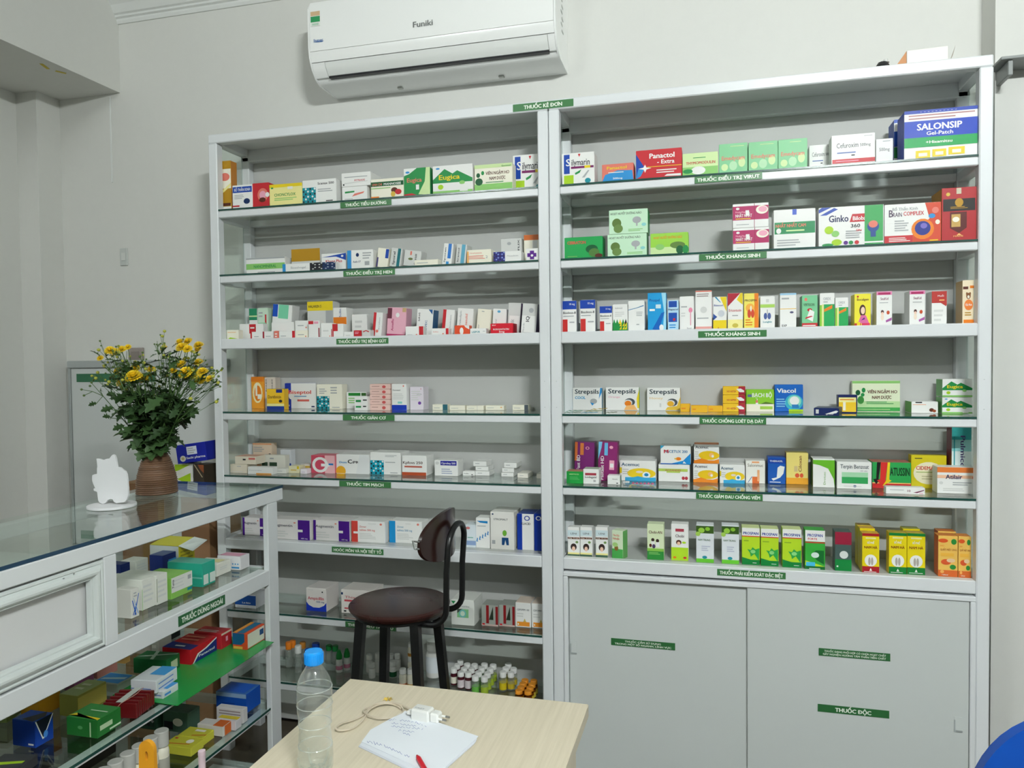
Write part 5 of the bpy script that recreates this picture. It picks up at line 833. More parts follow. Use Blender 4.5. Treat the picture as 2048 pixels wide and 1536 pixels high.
def rows(px, yb, yt, r, n, body, cap, band, what, dx=0.0):
    p = at(px, yb, 2, Z8); y0 = max(.03, p.y); h = at(px, yt, 1, y0).z - Z8
    for i in range(n):
        y = y0 + i * .034
        if y > .198: break
        bottle((X_at(px, Z8 + .02, y0) + dx * i, y, Z8), r, h, body, cap, '%s, %s in its row' % (what, ('front one', 'second', 'third', 'fourth', 'fifth')[i]), band=band)
rows(908, 1368, 1336, .011, 4, '#4A1420', 'W', ('C', .15, .7), 'white capped bottle nearest the right stool leg')
rows(922, 1375, 1343, .0115, 4, '#4A1420', 'W', ('#D8CCD0', .1, .75), 'white capped maroon bottle, left file')
rows(937, 1377, 1344, .0115, 4, '#4A1420', 'W', ('#D8CCD0', .1, .75), 'white capped maroon bottle, right file')
rows(951, 1385, 1351, .0118, 4, VIAL, 'W', ('#6AB04A', .05, .55), 'white capped bottle with green label, left file')
rows(969, 1387, 1353, .0118, 4, VIAL, 'W', ('#A8C03A', .05, .6), 'white capped bottle with lime label, right file')
rows(1006, 1380, 1343, .0118, 3, VIAL, 'W', ('#D8C020', .1, .6), 'white capped bottle with yellow label, left file')
rows(1022, 1378, 1344, .0118, 3, VIAL, 'W', ('#C8B030', .1, .5), 'white capped bottle with yellow label, right file')
for j, px in enumerate((1038, 1056)):
    p = at(px, 1392, 2, Z8); y0 = .032
    for i in range(4):
        bottle((X_at(px, Z8, y0), y0 + .027 * i + .002 * j, Z8), .0125, .045, AMB, '#E0902A', 'orange capped amber vial, %s file, %s' % (('left', 'right')[j], ('front', 'second', 'third', 'back')[i]), band=('#D8C040', .1, .6), neck=.75, group='orange capped vials by the post', capr=.9)

# ------------------------------------------------------------ glass display counter
CX, CXL, CY, CZ = 0.432, 0.045, -0.268, 1.0
ct = empty('display_counter', (CX, CY, 0)); tag(ct, 'white framed glass topped display counter at the left', 'counter')
def cB(name, x0, x1, y0, y1, z0, z1, m=FRAME, p=ct, c=.002): return B(name, (x0 - CX, x1 - CX, y0 - CY, y1 - CY, z0, z1), m, p, c)
YE = -2.0
g = MB(); g.box(CXL - .001 - CX, 0.0, YE, -.0, CZ - .008, CZ, SHELFG); go = g.build('glass_top', ct)
g = MB(); g.box(0.0002, .0014, YE, 0, CZ - .008, CZ - .0003, EDGEB); g.box(CXL - CX, 0, .0002, .0014, CZ - .008, CZ - .0003, EDGE); g.build('glass_edge', go)
cB('top_rail', CX - .03, CX + .004, CY + YE, CY - .006, .957, .9915)
cB('top_rail', CXL, CXL + .03, CY + YE, CY - .006, .957, .9915); cB('top_rail', CXL + .031, CX - .031, CY - .036, CY - .006, .957, .9915)
cB('post', CX - .014, CX + .003, CY - .086, CY - .035, 0.003, .9565)
cB('post', CX - .014, CX + .003, CY - .692, CY - .657, .7665, .9565)
cB('post', CXL, CXL + .035, CY - .045, CY - .008, 0.003, .9565)
cB('shelf_rail', CX - .03, CX + .005, CY + YE, CY - .0865, .722, .766); cB('end_rail', CXL + .036, CX - .041, CY - .05, CY - .03, .725, .760)
cB('bottom_rail', CX - .03, CX + .004, CY - .656, CY - .0865, .05, .09)
cB('top_deck', CXL + .032, CX - .032, CY + YE, CY - .66, .938, .945, mat('#B9BFBA', .5))
for z in (.762, .557, .360, .160):
    g = MB(); g.box(CXL + .004 - CX, (CX - .031 if z > .7 else CX - .001) - CX, YE, -.037 if z < .7 else -.055, z - .006, z, SHELFG)
    go = g.build('glass_shelf', ct)
    if z < .7:
        e = MB(); e.box(-.0008, .0006, YE, -.087, z - .006, z - .0002, EDGE); e.build('glass_edge', go)
        cB('shelf_rail', CX - .034, CX - .0015, CY + YE, CY - .0865, z - .012, z - .0065, c=.001)
        cB('end_rail', CXL + .036, CX - .041, CY - .05, CY - .03, z - .03, z - .0065)
        cB('shelf_support', CXL + .002, CXL + .022, CY + YE, CY - .05, z - .028, z - .0065)
cB('counter_base', CXL, CX - .03, CY + YE, CY - .06, .05, .06, mat('#5A5A54', .5)); 
g = MB(); g.box(CXL + .0005 - CX, CXL + .0035 - CX, YE, -.05, .06, .95, SHELFG); g.build('front_glass', ct)
# moulded panel of the drawer section
pa = MB(); y1, y0 = CY - .694, CY + YE
WP = mat('#D4DAD8', .4, scale=3); 
pa.cbox(CX - .03 - CX, CX - .016 - CX, y0 - CY, y1 - CY, .7665, .9565, mat('#DADADA', .45), .001)
dp = pa.build('drawer_panel', ct)
def mould(z0, z1, ya, yb, s):   # stepped moulding frame
    b = MB(); st_ = [(0, .0006), (.003, .0052), (.007, .006), (.010, .0035), (.014, .0058), (.019, .0100), (.025, .0122), (.031, .0118), (.036, .0085), (.039, .0040), (.043, .0040), (.0455, .001), (.048, -.008)]
    st_ = [(a_ * .76, x_) for a_, x_ in st_]
    for i in range(len(st_) - 1):
        (a, xa), (c, xc) = st_[i], st_[i + 1]
        A = lambda t, x: [(x, ya + t, z0 + t), (x, yb - t, z0 + t), (x, yb - t, z1 - t), (x, ya + t, z1 - t)]
        P0, P1 = A(a, xa), A(c, xc)
        for j in range(4): b.face([P0[j], P0[(j + 1) % 4], P1[(j + 1) % 4], P1[j]], WP)
    return b.build('raised_moulding', dp, smooth=42)
mould(.770, .953, y0 - CY, y1 - CY, 0)
b = MB()
for yy, zz in ((-.775, .945), (-.80, .9425), (-.84, .936)): b.lathe([(.0, .0), (.002, .0), (.0015, .001)], mat('#8A8C8C', .5), 8, .0085, yy, zz)
b.build('screw_hole', dp)
s = MB(); ya, yb = at(357, 1235, 0, CX + .006).y - CY, at(450, 1195, 0, CX + .006).y - CY
s.box(.005, .0062, ya, yb, .732, .757, mat('#2F6A3F', .3)); so = s.build('shelf_label', ct)
t = MB(); put_text(t, 'THUỐC DÙNG NGOÀI', (Vector((.0062, ya, .732)), Vector((0, 1, 0)), Vector((0, 0, 1)), Vector((1, 0, 0))), (yb - ya) * .06, .006, (yb - ya) * .88, .0130, mat('#F0F6EA', .4), .0003, 1.8); t.build('lettering', so)

# green sheet on the second shelf
gs = MB(); zg = .5575
P_ = [at(x, y, 2, zg) for x, y in ((225, 1391), (310, 1405), (355, 1412))] + [Vector((.452, -.362, zg)), Vector((.36, -.352, zg)), Vector((.25, -.352, zg))]
gs.raw([(*p[:2], zg) for p in P_] + [(*p[:2], zg + .0012) for p in P_], [(0, 5, 4, 3, 2, 1), (6, 7, 8, 9, 10, 11)] + [(i, (i + 1) % 6, (i + 1) % 6 + 6, i + 6) for i in range(6)], mat('#1FA048', .22))
tag(gs.build('plastic_sheet'), 'bright green plastic sheet lying on the counter glass shelf', 'sheet')

# ------------------------------------------------------------ cartons inside the counter
def cc(z, cx, cy, lx, rx, ty, base, label, prints=(), yaw=0, wx=None, wy=None, h=None, dy=0, tier='', **k):
    c = at(cx, cy, 2, z)
    if not wx: wx = abs(c.x - at(lx, cy, 1, c.y).x)
    if not wy: wy = abs(at(rx, cy, 0, c.x).y - c.y)
    if not h: h = at(cx, ty, 0, c.x).z - z
    wy = min(wy, (-.322 if z > .7 else -.322) - c.y) if z > .3 else wy; h = max(h, .008)
    c.x = min(c.x, CX - .0165 if z > .7 else CX - .0155); wx = min(wx, c.x - .053)
    return carton(wx, wy, h, (c.x - wx / 2, c.y + wy / 2, z), base, label, prints, yaw=yaw, group='medicine boxes on the %s counter shelf' % ('upper' if z > .7 else 'middle' if z > .5 else 'lower'), **k)
ZA, ZB, ZC = .7622, .5572, .3602
cc(ZA, 262.8, 1238, 246, 279, 1180, '#E2E0D8', 'slim white carton with blue crossed lines, nearest panel post', [('Rp', '#1A58B8', .1, .62, .2, .62, .62, .08, .5, .08), ('Rp', '#1A58B8', .9, .8, .98, .8, .45, .08, .35, .08), ('Rp', '#1A58B8', .7, .55, .8, .55, .25, .1, .15, .1), ('Rp', '#7FA8D8', .25, .7, .3, .7, .9, .1, .8, .1), ('Rl', .3, .7, .8, .9, 2, 'S')], wx=.045)
cc(ZA, 284.7, 1222, 255, 310, 1161, '#E2E2DA', 'white carton second from the crossed-line one', [('Rl', .1, .2, .9, .85, 4, 's'), ('Rr', .0, 0, .03, .7, 'g')], wx=.11)
cc(ZA, 313.9, 1211, 290, 336, 1152, '#E2E2DA', 'white carton third along with grey print', [('Rl', .1, .2, .9, .85, 4, 's'), ('Rr', 0, .1, .04, .9, '#5A6A3A')], wx=.11)
cc(ZA, 343, 1200, 300, 385, 1157, '#8CC25A', 'green topped white carton with lime foot', [('Rr', 0, .3, 1, 1, '#E0E0DA'), ('Rl', .1, .42, .7, .9, 3, 's'), ('Rr', .78, .66, .94, .86, 'S'), ('Rr', .75, .12, .98, .26, 'T'), ('Rv', 'Yuma', .12, .5, .4, .1, 'K')], wx=.10)
cc(ZA, 405, 1175, 340, 431, 1128, '#2FA890', 'teal green carton with white squares', [('Rr', .08, .08, .45, .5, '#D8E4DC'), ('Rr', .56, .08, .98, .5, '#D8E4DC'), ('Fr', .3, .36, 1, .42, '#7FC8BC')], wx=.11, top='#5FB8A4')
cc(ZA, 352, 1178, 330, 391, 1140, '#3CC0A0', 'small turquoise carton between green and teal ones', [], wx=.05, wy=.026, h=.045, top='#4FD0B0')
cc(ZA, 434, 1154, 412, 462, 1129, '#E6E4DA', 'cream carton with yellow patch beside the teal one', [('Tr', .4, .3, .9, .8, '#E4DCA0'), ('Rl', .2, .4, .8, .7, 2, 's')], wx=.08)
cc(ZA, 481, 1141, 435, 511, 1114, '#E4E2E4', 'white carton with pink top beside the end post', [('Tr', .06, .1, .94, .85, '#E0A0B8'), ('Fr', .62, .12, .95, .24, '#3A90C8'), ('Fr', .65, .4, .7, .5, '#3A90C8'), ('Fr', .76, .4, .81, .5, '#3A90C8'), ('Fr', .87, .4, .92, .5, '#3A90C8'), ('Tv', 'C', .1, .1, .2, .2, 'M')])
k = cc(ZA, 358, 1138, 281, 409, 1093, '#D8C828', 'yellow carton with raised white lid flap', [('Rl', .1, .3, .9, .8, 3, '#A89A20'), ('Fr', 0, 0, 1, 1, '#D8DADA'), ('Tr', .1, .1, .9, .9, '#E2D640')], wx=.10, flap=False)
w2 = k.dimensions
f = MB(); hx, hy, hz = w2.x / 2, w2.y / 2, w2.z
f.raw([(hx, -hy, hz + .001), (hx, hy, hz + .012), (hx + .042, hy + .004, hz + .004), (hx + .040, -hy + .012, hz - .014)] + [(hx, -hy, hz + .0022), (hx, hy, hz + .0132), (hx + .042, hy + .004, hz + .0052), (hx + .040, -hy + .012, hz - .0128)], [(0, 1, 2, 3), (7, 6, 5, 4), (0, 3, 7, 4), (3, 2, 6, 7), (2, 1, 5, 6), (1, 0, 4, 5)], cm('#F0F2F2'))
f.raw([(-hx, -hy, hz + .001), (hx, -hy, hz + .001), (hx, hy, hz + .012), (-hx, hy, hz + .012)], [(0, 1, 2, 3)], cm('#E2D640')); f.build('lid_flap', k)
cc(ZA, 326, 1150, 298, 353, 1112, '#1C2C6A', 'navy blue carton before the yellow one', [('Rr', .4, .4, 1, .7, '#3A90D0'), ('Tr', 0, 0, 1, 1, '#4A5A88')], wx=.045)
cc(ZA, 272, 1156, 261, 297, 1123, '#E0DED6', 'white carton left of the navy one', [('Rl', .1, .3, .9, .8, 3, 's')], wx=.05)
cc(ZA, 242, 1170, 230, 261, 1130, '#14265E', 'small navy carton peeking beside the panel post', [('Rl', .1, .2, .8, .5, 1, 'W')], wx=.05)
# middle tier
cc(ZB, 77, 1437, 50, 122, 1394, '#E0A028', 'tall orange carton with dark title at far left', [('Rt', 'GALANIN', .1, .45, .8, .12, '#8A3018'), ('Re', .12, .85, .06, .05, 'n'), ('Rr', 0, .85, 1, 1, '#D87A28')], wx=.05, h=.098, left='#B85A20', top='#C86828')
cc(ZB, 71, 1497, 26, 108, 1444, '#1440A0', 'blue carton with black and white wedges at front left', [('Tp', '#10142A', .35, .1, .75, 1, 1, .6, .9, 0), ('Rp', '#10142A', .0, 1, 1, 1, .4, .2), ('Rp', 'W', .0, 1, .06, 1, .42, .24, .38, .2), ('Rp', 'W', .94, 1, 1, 1, .44, .2, .4, .24), ('Re', .55, .35, .12, .14, '#4A90E0'), ('Fl', .7, .05, .98, .2, 1, 'W')], top='#1C50B8')
cc(ZB, 195, 1478, 134, 243, 1441, '#22702C', 'green carton with yellow arrow streak on its edge', [('Tp', 'Y', .0, .1, .12, .3, .3, .1, 1, .02, 1, .14, .35, .2), ('Tr', .35, .55, .9, .6, '#C8DCC0'), ('Rr', .1, .35, .62, .62, '#B8D0A8'), ('Rr', .5, .1, .98, .2, '#C8DCC0'), ('Fe', .45, .5, .08, .1, '#5AA060'), ('Fr', .76, .05, .8, .85, '#B8D0A8')], top='#2F8038')
cc(ZB, 156, 1436, 128, 214, 1401, '#9A9440', 'olive carton with golden side behind the green one', [('Rr', 0, .1, 1, .9, '#C8B85A'), ('Tl', .2, .3, .8, .8, 2, '#C8C89A')], wx=.052, top='#98A05A', h=.05)
cc(ZB, 234.8, 1386, 184, 273, 1370, '#B0B6A8', 'flat grey case with bright blue lid label', [('Tp', '#2A8AD8', .05, .1, .95, .1, .95, .9, .05, .9), ('Tp', '#B8D4E0', .1, .3, .9, .5, .9, .7, .15, .45)])
k = cc(ZB, 326, 1399, 262, 357, 1384, '#DADDE2', 'lower white and blue carton in a crossed pair', [('Rr', .1, .3, .5, .6, '#4A90D8'), ('Fr', .5, .4, .95, .52, '#6A7AC0'), ('Tr', .5, .3, 1, 1, '#48A0E0')])
zt = k.location.z + max(v[2] for v in k.bound_box)
carton(k.dimensions.x * .72, .085, .03, (k.location.x + .0, k.location.y, zt), '#DDE0E4', 'upper white and blue carton in a crossed pair', [('Rr', .1, .2, .8, .3, '#6A90D0'), ('Rr', .1, .6, .8, .7, '#6A90D0'), ('Fr', .0, .3, .8, .36, '#4A70C0'), ('Tr', .4, .4, 1, 1, '#48A0E0')], yaw=6, group='medicine boxes on the middle counter shelf')
k = cc(ZB, 331, 1352, 268, 360, 1322, '#1F6A3A', 'dark green carton with white stripes and label', [('Rr', .3, .2, .8, .75, '#C0CCA8'), ('Tp', '#B8C8B8', 0, .2, .3, .3, 1, .8, 1, .9, .2, .4), ('Tp', '#B8C8B8', .5, 0, .6, 0, .4, 1, .3, 1)], yaw=4)
cc(ZB, 382, 1331, 332, 434, 1300, '#BE1A26', 'red carton with blue end and white swoosh', [('Rp', '#1A2F7A', .1, 0, .3, .5, .6, .6, 1, .9, 1, 0), ('Rp', 'W', .05, 0, .1, 0, .3, .46, .6, .56, 1, .86, 1, .95, .55, .64, .25, .54), ('Rt', 'Panactol', .3, .25, .6, .16, 'W'), ('Tp', '#1A2A7A', 0, 0, 1, 0, 1, .3, 0, .4), ('Tl', .3, .1, .8, .25, 1, 'W'), ('Tl', .1, .5, .9, .9, 2, 'r')], wx=.09)
cc(ZB, 443, 1300, 392, 466, 1268, '#BE2A34', 'opened red carton behind the blue-ended one', [('Tl', .1, .1, .9, .5, 2, 's'), ('Rr', .4, .4, .6, .7, 'p'), ('Rr', .0, .88, 1, 1, '#D8D0B8')], wx=.09, wy=.048)
cc(ZB, 493.7, 1301, 457, 530, 1268, '#D8512A', 'orange and blue carton with white side by end post', [('Fp', '#1A5A88', 0, .3, 0, 1, .85, 1, .85, .5, .6, .3), ('Fr', .05, .05, .7, .2, '#E8C050'), ('Rr', .04, .08, .96, .94, '#DEDCCC'), ('Rr', .7, .45, .92, .8, '#1A4A80'), ('Tr', .3, 0, .8, 1, '#1A6A90'), ('Tr', 0, 0, .25, 1, '#E89A38')], wx=.045)
b = MB()
for i in range(9): b.cbox(-.036 + i * .0085, -.0295 + i * .0085, -.04, .04, .0, .034 + .003 * (i % 2), mat('#6A1418', .3), .001)
p = at(262, 1436, 2, ZB); o = b.build('blister_bundle', loc=(p.x - .03, p.y + .03, ZB + .0004), rot=(0, 0, R(-80)))
tag(o, 'bundle of dark red blister strips held by rubber band', 'blister pack')
b = MB(); b.cbox(-.037, .04, -.008, .008, .0372, .0384, cm('#C8CCC4'), .0003); b.build('paper_band', o)
b = MB(); b.tube([(.041, -.03, .002), (.042, -.01, .02), (.041, .005, .036), (.03, .012, .0392), (0, .016, .0388), (-.036, .012, .0388)], .0009, mat('#C89A88', .5), 6); b.build('rubber_band', o, smooth=True)
carton(.028, .05, .085, (.135, -.50, ZB), '#A89C90', 'left tall tan carton behind the red ones', [('l', .1, .1, .9, .9, 4, '#C8BCB0')], group='medicine boxes on the middle counter shelf')
carton(.026, .05, .10, (.175, -.49, ZB), '#9C9890', 'right tall grey-tan carton behind the red ones', [('l', .1, .1, .9, .9, 4, '#B8B4AC')], group='medicine boxes on the middle counter shelf')
carton(.05, .02, .075, (.12, -.585, ZB), '#C89A58', 'carton with blue and amber picture behind the dark green one', [('r', .0, .4, .5, 1, '#3A70C0'), ('p', 'W', .1, .3, .3, .6, .4, .9, .2, .6), ('e', .7, .6, .18, .2, 'n')], group='medicine boxes on the middle counter shelf')
for i, (x, y, c, n) in enumerate(((.12, -.66, '#C08078', 'flat salmon carton leaning in the back row'), (.12, -.72, '#B06A9A', 'flat mauve carton in the back row'), (.10, -.77, '#A8A898', 'flat grey carton in the back row'), (.095, -.86, '#8A9A58', 'pale olive flat carton in the back row'))):
    carton(.07, .06, .028 + .006 * i, (x, y - .02 * i, ZB), c, n + ' of the counter', [('Tr', .1, .2, .9, .5, 'C'), ('r', .1, .3, .7, .6, 'C')], yaw=8 * (i - 1), group='medicine boxes on the middle counter shelf')
carton(.075, .11, .055, (.20, -1.12, ZB), '#6A2A1C', 'rust brown carton at the far left of the middle tier', [('l', .1, .2, .9, .8, 3, '#A86A48')], group='medicine boxes on the middle counter shelf')
carton(.07, .06, .02, (.33, -1.10, ZB), '#3A3A3E', 'flat charcoal carton with lime streak at the far left', [('Tp', 'L', 0, .2, .9, .4, .9, .55, 0, .4)], yaw=12, group='medicine boxes on the middle counter shelf')
# lower tier
cc(ZC, 493, 1428, 433, 516, 1389, '#1450B0', 'blue carton with frosted blue top at counter end', [('Tr', .1, .1, .9, .9, '#1A5CC8'), ('Fr', 0, .78, 1, 1, '#8AA8C8'), ('Fl', .2, .4, .8, .5, 1, '#0F3A88')], wy=.07, top='#3A70B8')
cc(ZC, 486, 1448, 416, 491, 1420, '#D8D4D4', 'white carton standing before the blue one', [('l', .1, .5, .95, .9, 2, '#9A8A8A'), ('r', 0, .0, .95, .1, 'c')], wx=.085, wy=.022)
cc(ZC, 480, 1463, 443, 486, 1444, '#DAD6DA', 'white carton with yellow band and red check mark', [('Tr', 0, .3, 1, .9, '#D8C030'), ('p', '#A02048', .55, .75, .65, .75, .72, .4, .66, .3)], wx=.06, wy=.028)
cc(ZC, 446, 1474, 388, 454, 1454, '#DCD6D0', 'white carton with orange right half', [('Tr', .6, 0, 1, 1, '#D86A28'), ('Rr', .2, 0, 1, 1, '#D86A28'), ('Tl', .1, .2, .5, .8, 2, 's')], wx=.08, wy=.035)
cc(ZC, 404, 1494, 350, 422, 1477, '#CCC840', 'back one of two flat yellow cartons', [('Tp', '#C8782A', .5, .1, 1, .3, 1, .4, .5, .2), ('Tr', .4, .6, .8, .8, 'C')], wx=.075, wy=.05)
cc(ZC, 382, 1514, 323, 404, 1497, '#CCC840', 'front one of two flat yellow cartons', [('Tp', '#C8782A', .1, .15, .8, .3, .8, .38, .1, .25), ('Te', .7, .6, .12, .2, 'C'), ('Tr', .1, .7, .2, .8, 'R')], wx=.085, wy=.05)
for i in range(7):
    bottle((.402, -.765 - .036 * i, ZC), .0158, .128, 'C', 'c', 'tall cream capped jar in a line under the glass shelf, %s from the post' % ('nearest', 'second', 'third', 'fourth', 'fifth', 'sixth', 'seventh')[i], band=('#B8B8AC', .2, .7), capr=.98, name='medicine_jar', cat='jar', group='cream jars lined along the lower counter shelf')
for i in range(4):
    carton(.06, .012, .035, (.38, -1.07 - .02 * i, ZC), '#D8CCC8', 'white and red strip carton in the lower tier file, %s' % ('nearest the jars', 'second', 'third', 'fourth')[i], [('r', .2, .3, .5, .6, '#B02830'), ('Rr', 0, .2, 1, .6, '#B02830'), ('Tr', .2, 0, .7, 1, '#C86A68')], yaw=10, group='white and red cartons in the lower counter shelf')
carton(.012, .03, .11, (.402, -1.02, ZC), '#1A3F7A', 'narrow dark blue carton at the end of the jars', [], group='medicine boxes on the lower counter shelf')
carton(.09, .10, .08, (.16, -.50, ZC), '#2F5A44', 'dark green and white patterned carton deep in the lower tier', [('x', .1, .1, .9, .9, '#2A4A3A', 'S')], group='medicine boxes on the lower counter shelf')
carton(.08, .05, .055, (.26, -.52, ZC), '#4A6A58', 'dull green carton beside the blue one', [('e', .6, .5, .2, .2, 'C'), ('r', .05, .1, .4, .5, 'K')], group='medicine boxes on the lower counter shelf')
carton(.10, .16, .09, (.13, -.75, ZC), '#3A3630', 'black carton at the back of the lower tier', [('l', .1, .4, .9, .8, 2, '#6A665A')], group='medicine boxes on the lower counter shelf')
k = carton(.16, .085, .022, (.33, -.42, .1602), '#C8CEC8', 'flat white carton with dark slot on the lowest tier', [('Tr', .42, .45, .72, .62, '#2A2E2E'), ('r', 0, 0, 1, .25, '#2E7A48')], group='medicine boxes on the lowest counter shelf')
carton(.12, .05, .03, (.34, -.52, .1602), '#A8502A', 'orange brown carton before the slotted one', [('e', .5, .5, .1, .3, '#3A3A78')], group='medicine boxes on the lowest counter shelf')
carton(.14, .07, .05, (1.05 - .9, -.42, .1602), '#2A5A38', 'green carton on the lowest tier near the end', [('l', .2, .3, .8, .7, 2, 'g')], group='medicine boxes on the lowest counter shelf')
carton(.07, .05, .10, (.11, -.40, .5572), '#17191B', 'black carton in the back corner of the middle tier', [], group='medicine boxes on the middle counter shelf')

# ------------------------------------------------------------ cartons beside the left cabinet
carton(.085, .06, .075, (-.155, .045, .9372), '#E8E8E2', 'white carton with lime chevrons under the blue carton', [('p', 'L', .2, .95, .9, .95, .4, .68, .2, .6), ('p', 'L', .3, .25, .9, .55, .9, .05, .7, .05)], yaw=8, group='cartons beside the left cabinet', flap=False)
carton(.045, .06, .073, (-.072, .04, .9372), '#3A3228', 'dark carton with brown top beside the chevron one', [('p', '#8A4A2A', .4, 1, 1, 1, 1, .6, .6, .8), ('p', '#B8A888', 0, 1, .1, 1, .9, .4, .8, .4)], yaw=-6, group='cartons beside the left cabinet', flap=False)
k = carton(.122, .075, .066, (-.088, .032, 1.0125), '#0F1F9A', 'tilted royal blue carton with white window label on top', [('r', .36, .42, .7, .85, '#D8DCE8'), ('l', .39, .46, .67, .8, 3, 'S'), ('e', .2, .25, .1, .16, '#D8D8C8'), ('e', .2, .25, .05, .08, '#B8A870'), T('Sachi pharma', .32, .2, .64, .12, 'W')], lean=-8, top='#C8D0D8', left='#BCCCD8', group='cartons beside the left cabinet')
k2 = MB(); k2.raw([(-.0575, -.03, .0585), (.045, -.03, .0585), (.045, .03, .066), (-.0575, .03, .064)], [(0, 1, 2, 3)], cm('#8AB0D0')); k2.build('plastic_wrap_edge', k)
# ------------------------------------------------------------ vase, flowers, cut-out stand on the counter
pv = (at(278, 985, 2, 1.0) + at(357, 985, 2, 1.0)) / 2
VX, VY = pv.x + .003, pv.y - .01
vz = 1.0006; RV = .0545; HV = at(318, 905, 1, VY).z - 1.0
b = MB(); prof = [(0, 0), (RV * .97, 0)]
N = 60
for i in range(N + 1):
    t = i / N
    r = RV * (1.0 - .06 * t - .42 * max(0, t - .25) ** 1.7 / (.75 ** 1.7)) + (.0014 if (i % 3 == 0) else -.0010) * (1 if random.random() > .25 else .3)
    prof.append((r, .003 + t * (HV - .003)))
rt_ = prof[-1][0]; prof += [(rt_ - .004, HV), (rt_ - .006, HV - .05), (0, HV - .06)]
vm = mat('#7E5E46', .5, var=.55, scale=14, bump=.2)
b.lathe(prof, vm, 36); v = b.build('vase', smooth=28, loc=(VX, VY, vz)); tag(v, 'brown ribbed wooden vase holding yellow chrysanthemums on the counter', 'vase')
lm = mat('#33502A', .5, var=.35, scale=30); lm2 = mat('#3E5E30', .5, var=.3, scale=30); sm_ = mat('#486830', .5)
ym = mat('#FFE02C', .55, var=.08, scale=80); yc = mat('#F8CC18', .6); bm_ = mat('#B8B848', .55); bg = mat('#5A7238', .6)
def leaf_mesh(nm, L_, Wd, m):
    # deeply lobed chrysanthemum leaf
    out = []
    for t, w in ((0, .06), (.12, .10), (.2, .42), (.27, .62), (.32, .36), (.42, .50), (.5, .98), (.56, 1.0), (.60, .5), (.68, .55), (.76, .8), (.80, .74), (.82, .36), (.92, .3), (1, 0)):
        out.append((t * L_, w * Wd / 2))
    me = MB(); vs = []
    for x, y in out:
        dz = -.25 * x * x / L_; vs += [(x, y, dz + abs(y) * .35), (x, 0, dz), (x, -y, dz + abs(y) * .35)]
    fs = []
    for i in range(len(out) - 1): a = 3 * i; fs += [(a, a + 1, a + 4, a + 3), (a + 1, a + 2, a + 5, a + 4)]
    me.raw(vs, fs, m); o = me.build(nm, smooth=60); return o
LEAVES = [leaf_mesh('leaf', .055, .042, lm), leaf_mesh('leaf', .066, .050, lm2), leaf_mesh('leaf', .038, .024, lm2)]
LM = [o.data for o in LEAVES]
for o in LEAVES: bpy.data.objects.remove(o)
def head_mesh(r, m=ym, c=yc):
    b = MB()
    for ring, (n, rr, up, wd) in enumerate(((16, 1, .05, .34), (15, .92, .32, .34), (12, .72, .55, .34), (9, .5, .72, .34), (6, .28, .82, .3))):
        for i in range(n):
            a = 2 * math.pi * (i + .5 * (ring % 2)) / n; ca, sa = math.cos(a), math.sin(a); w_ = wd * r * .5
            p0 = Vector((0, 0, 0)); tip = Vector((ca * rr, sa * rr, up)) * r; md = Vector((ca * rr * .65, sa * rr * .65, up * .75)) * r; sd = Vector((-sa, ca, 0)) * w_
            b.raw([p0, md - sd, tip - sd * .5, tip + sd * .5, md + sd], [(0, 1, 2, 3, 4)], m)
    b.lathe([(0, -.3 * r), (r * .35, -.15 * r), (r * .4, .1 * r), (0, .2 * r)], bg, 8)
    b.lathe([(0, .3 * r), (.25 * r, .35 * r), (.2 * r, .7 * r), (0, .8 * r)], c, 8)
    o = b.build('flower_head', smooth=60); me = o.data; bpy.data.objects.remove(o); return me
HB, HS = head_mesh(.0195), head_mesh(.0150)
def bud_mesh(r, m):
    b = MB(); b.lathe([(0, -r), (r * .8, -r * .5), (r, 0), (r * .8, r * .6), (0, r)], m, 8); o = b.build('bud', smooth=True); me = o.data; bpy.data.objects.remove(o); return me
BU, BU2 = bud_mesh(.0042, bm_), bud_mesh(.0030, bg)
heads = [(268, 755, 1.25), (270, 740, .9), (289, 759, .8), (245.5, 765, 1), (236, 743, .65), (232.5, 707, 1), (220, 702, .8), (244, 700, .7), (303, 740, .65), (346.5, 743, .6), (372, 747, 1.1), (384, 748, 1.15),
         (363.5, 730, .8), (398, 726, .75), (405.6, 745, .85), (401, 760, .85), (420, 758, .6), (360.6, 686, .75), (377, 684, .7), (364, 696, .9), (376, 699, .7), (397.5, 692, .8), (396.5, 700, .6), (328, 697, .55), (256, 695, .5), (201, 717, .5)]
NS = 13; stems = [[] for _ in range(NS)]
for i, (x, y, s) in enumerate(heads):
    k = min(range(NS), key=lambda q: abs((x - 200) / 225 * (NS - 1) - q) + len(stems[q]) * 1.2); stems[k].append((x, y, s))
nk = Vector((VX, VY, 1.0 + HV - .02))
def link(me, nm, parent, loc, rot, s):
    o = bpy.data.objects.new(nm, me); COL.objects.link(o); o.parent = parent; o.location = loc; o.rotation_mode = 'ZYX' if nm == 'flower_head' else 'XYZ'; o.rotation_euler = rot; o.scale = (s, s, s); return o
SL = ['far left', 'leftmost upright', 'left front', 'left of centre', 'short left inner', 'front centre', 'centre', 'back centre', 'right of centre', 'right inner', 'right front', 'rightmost upright', 'far right']
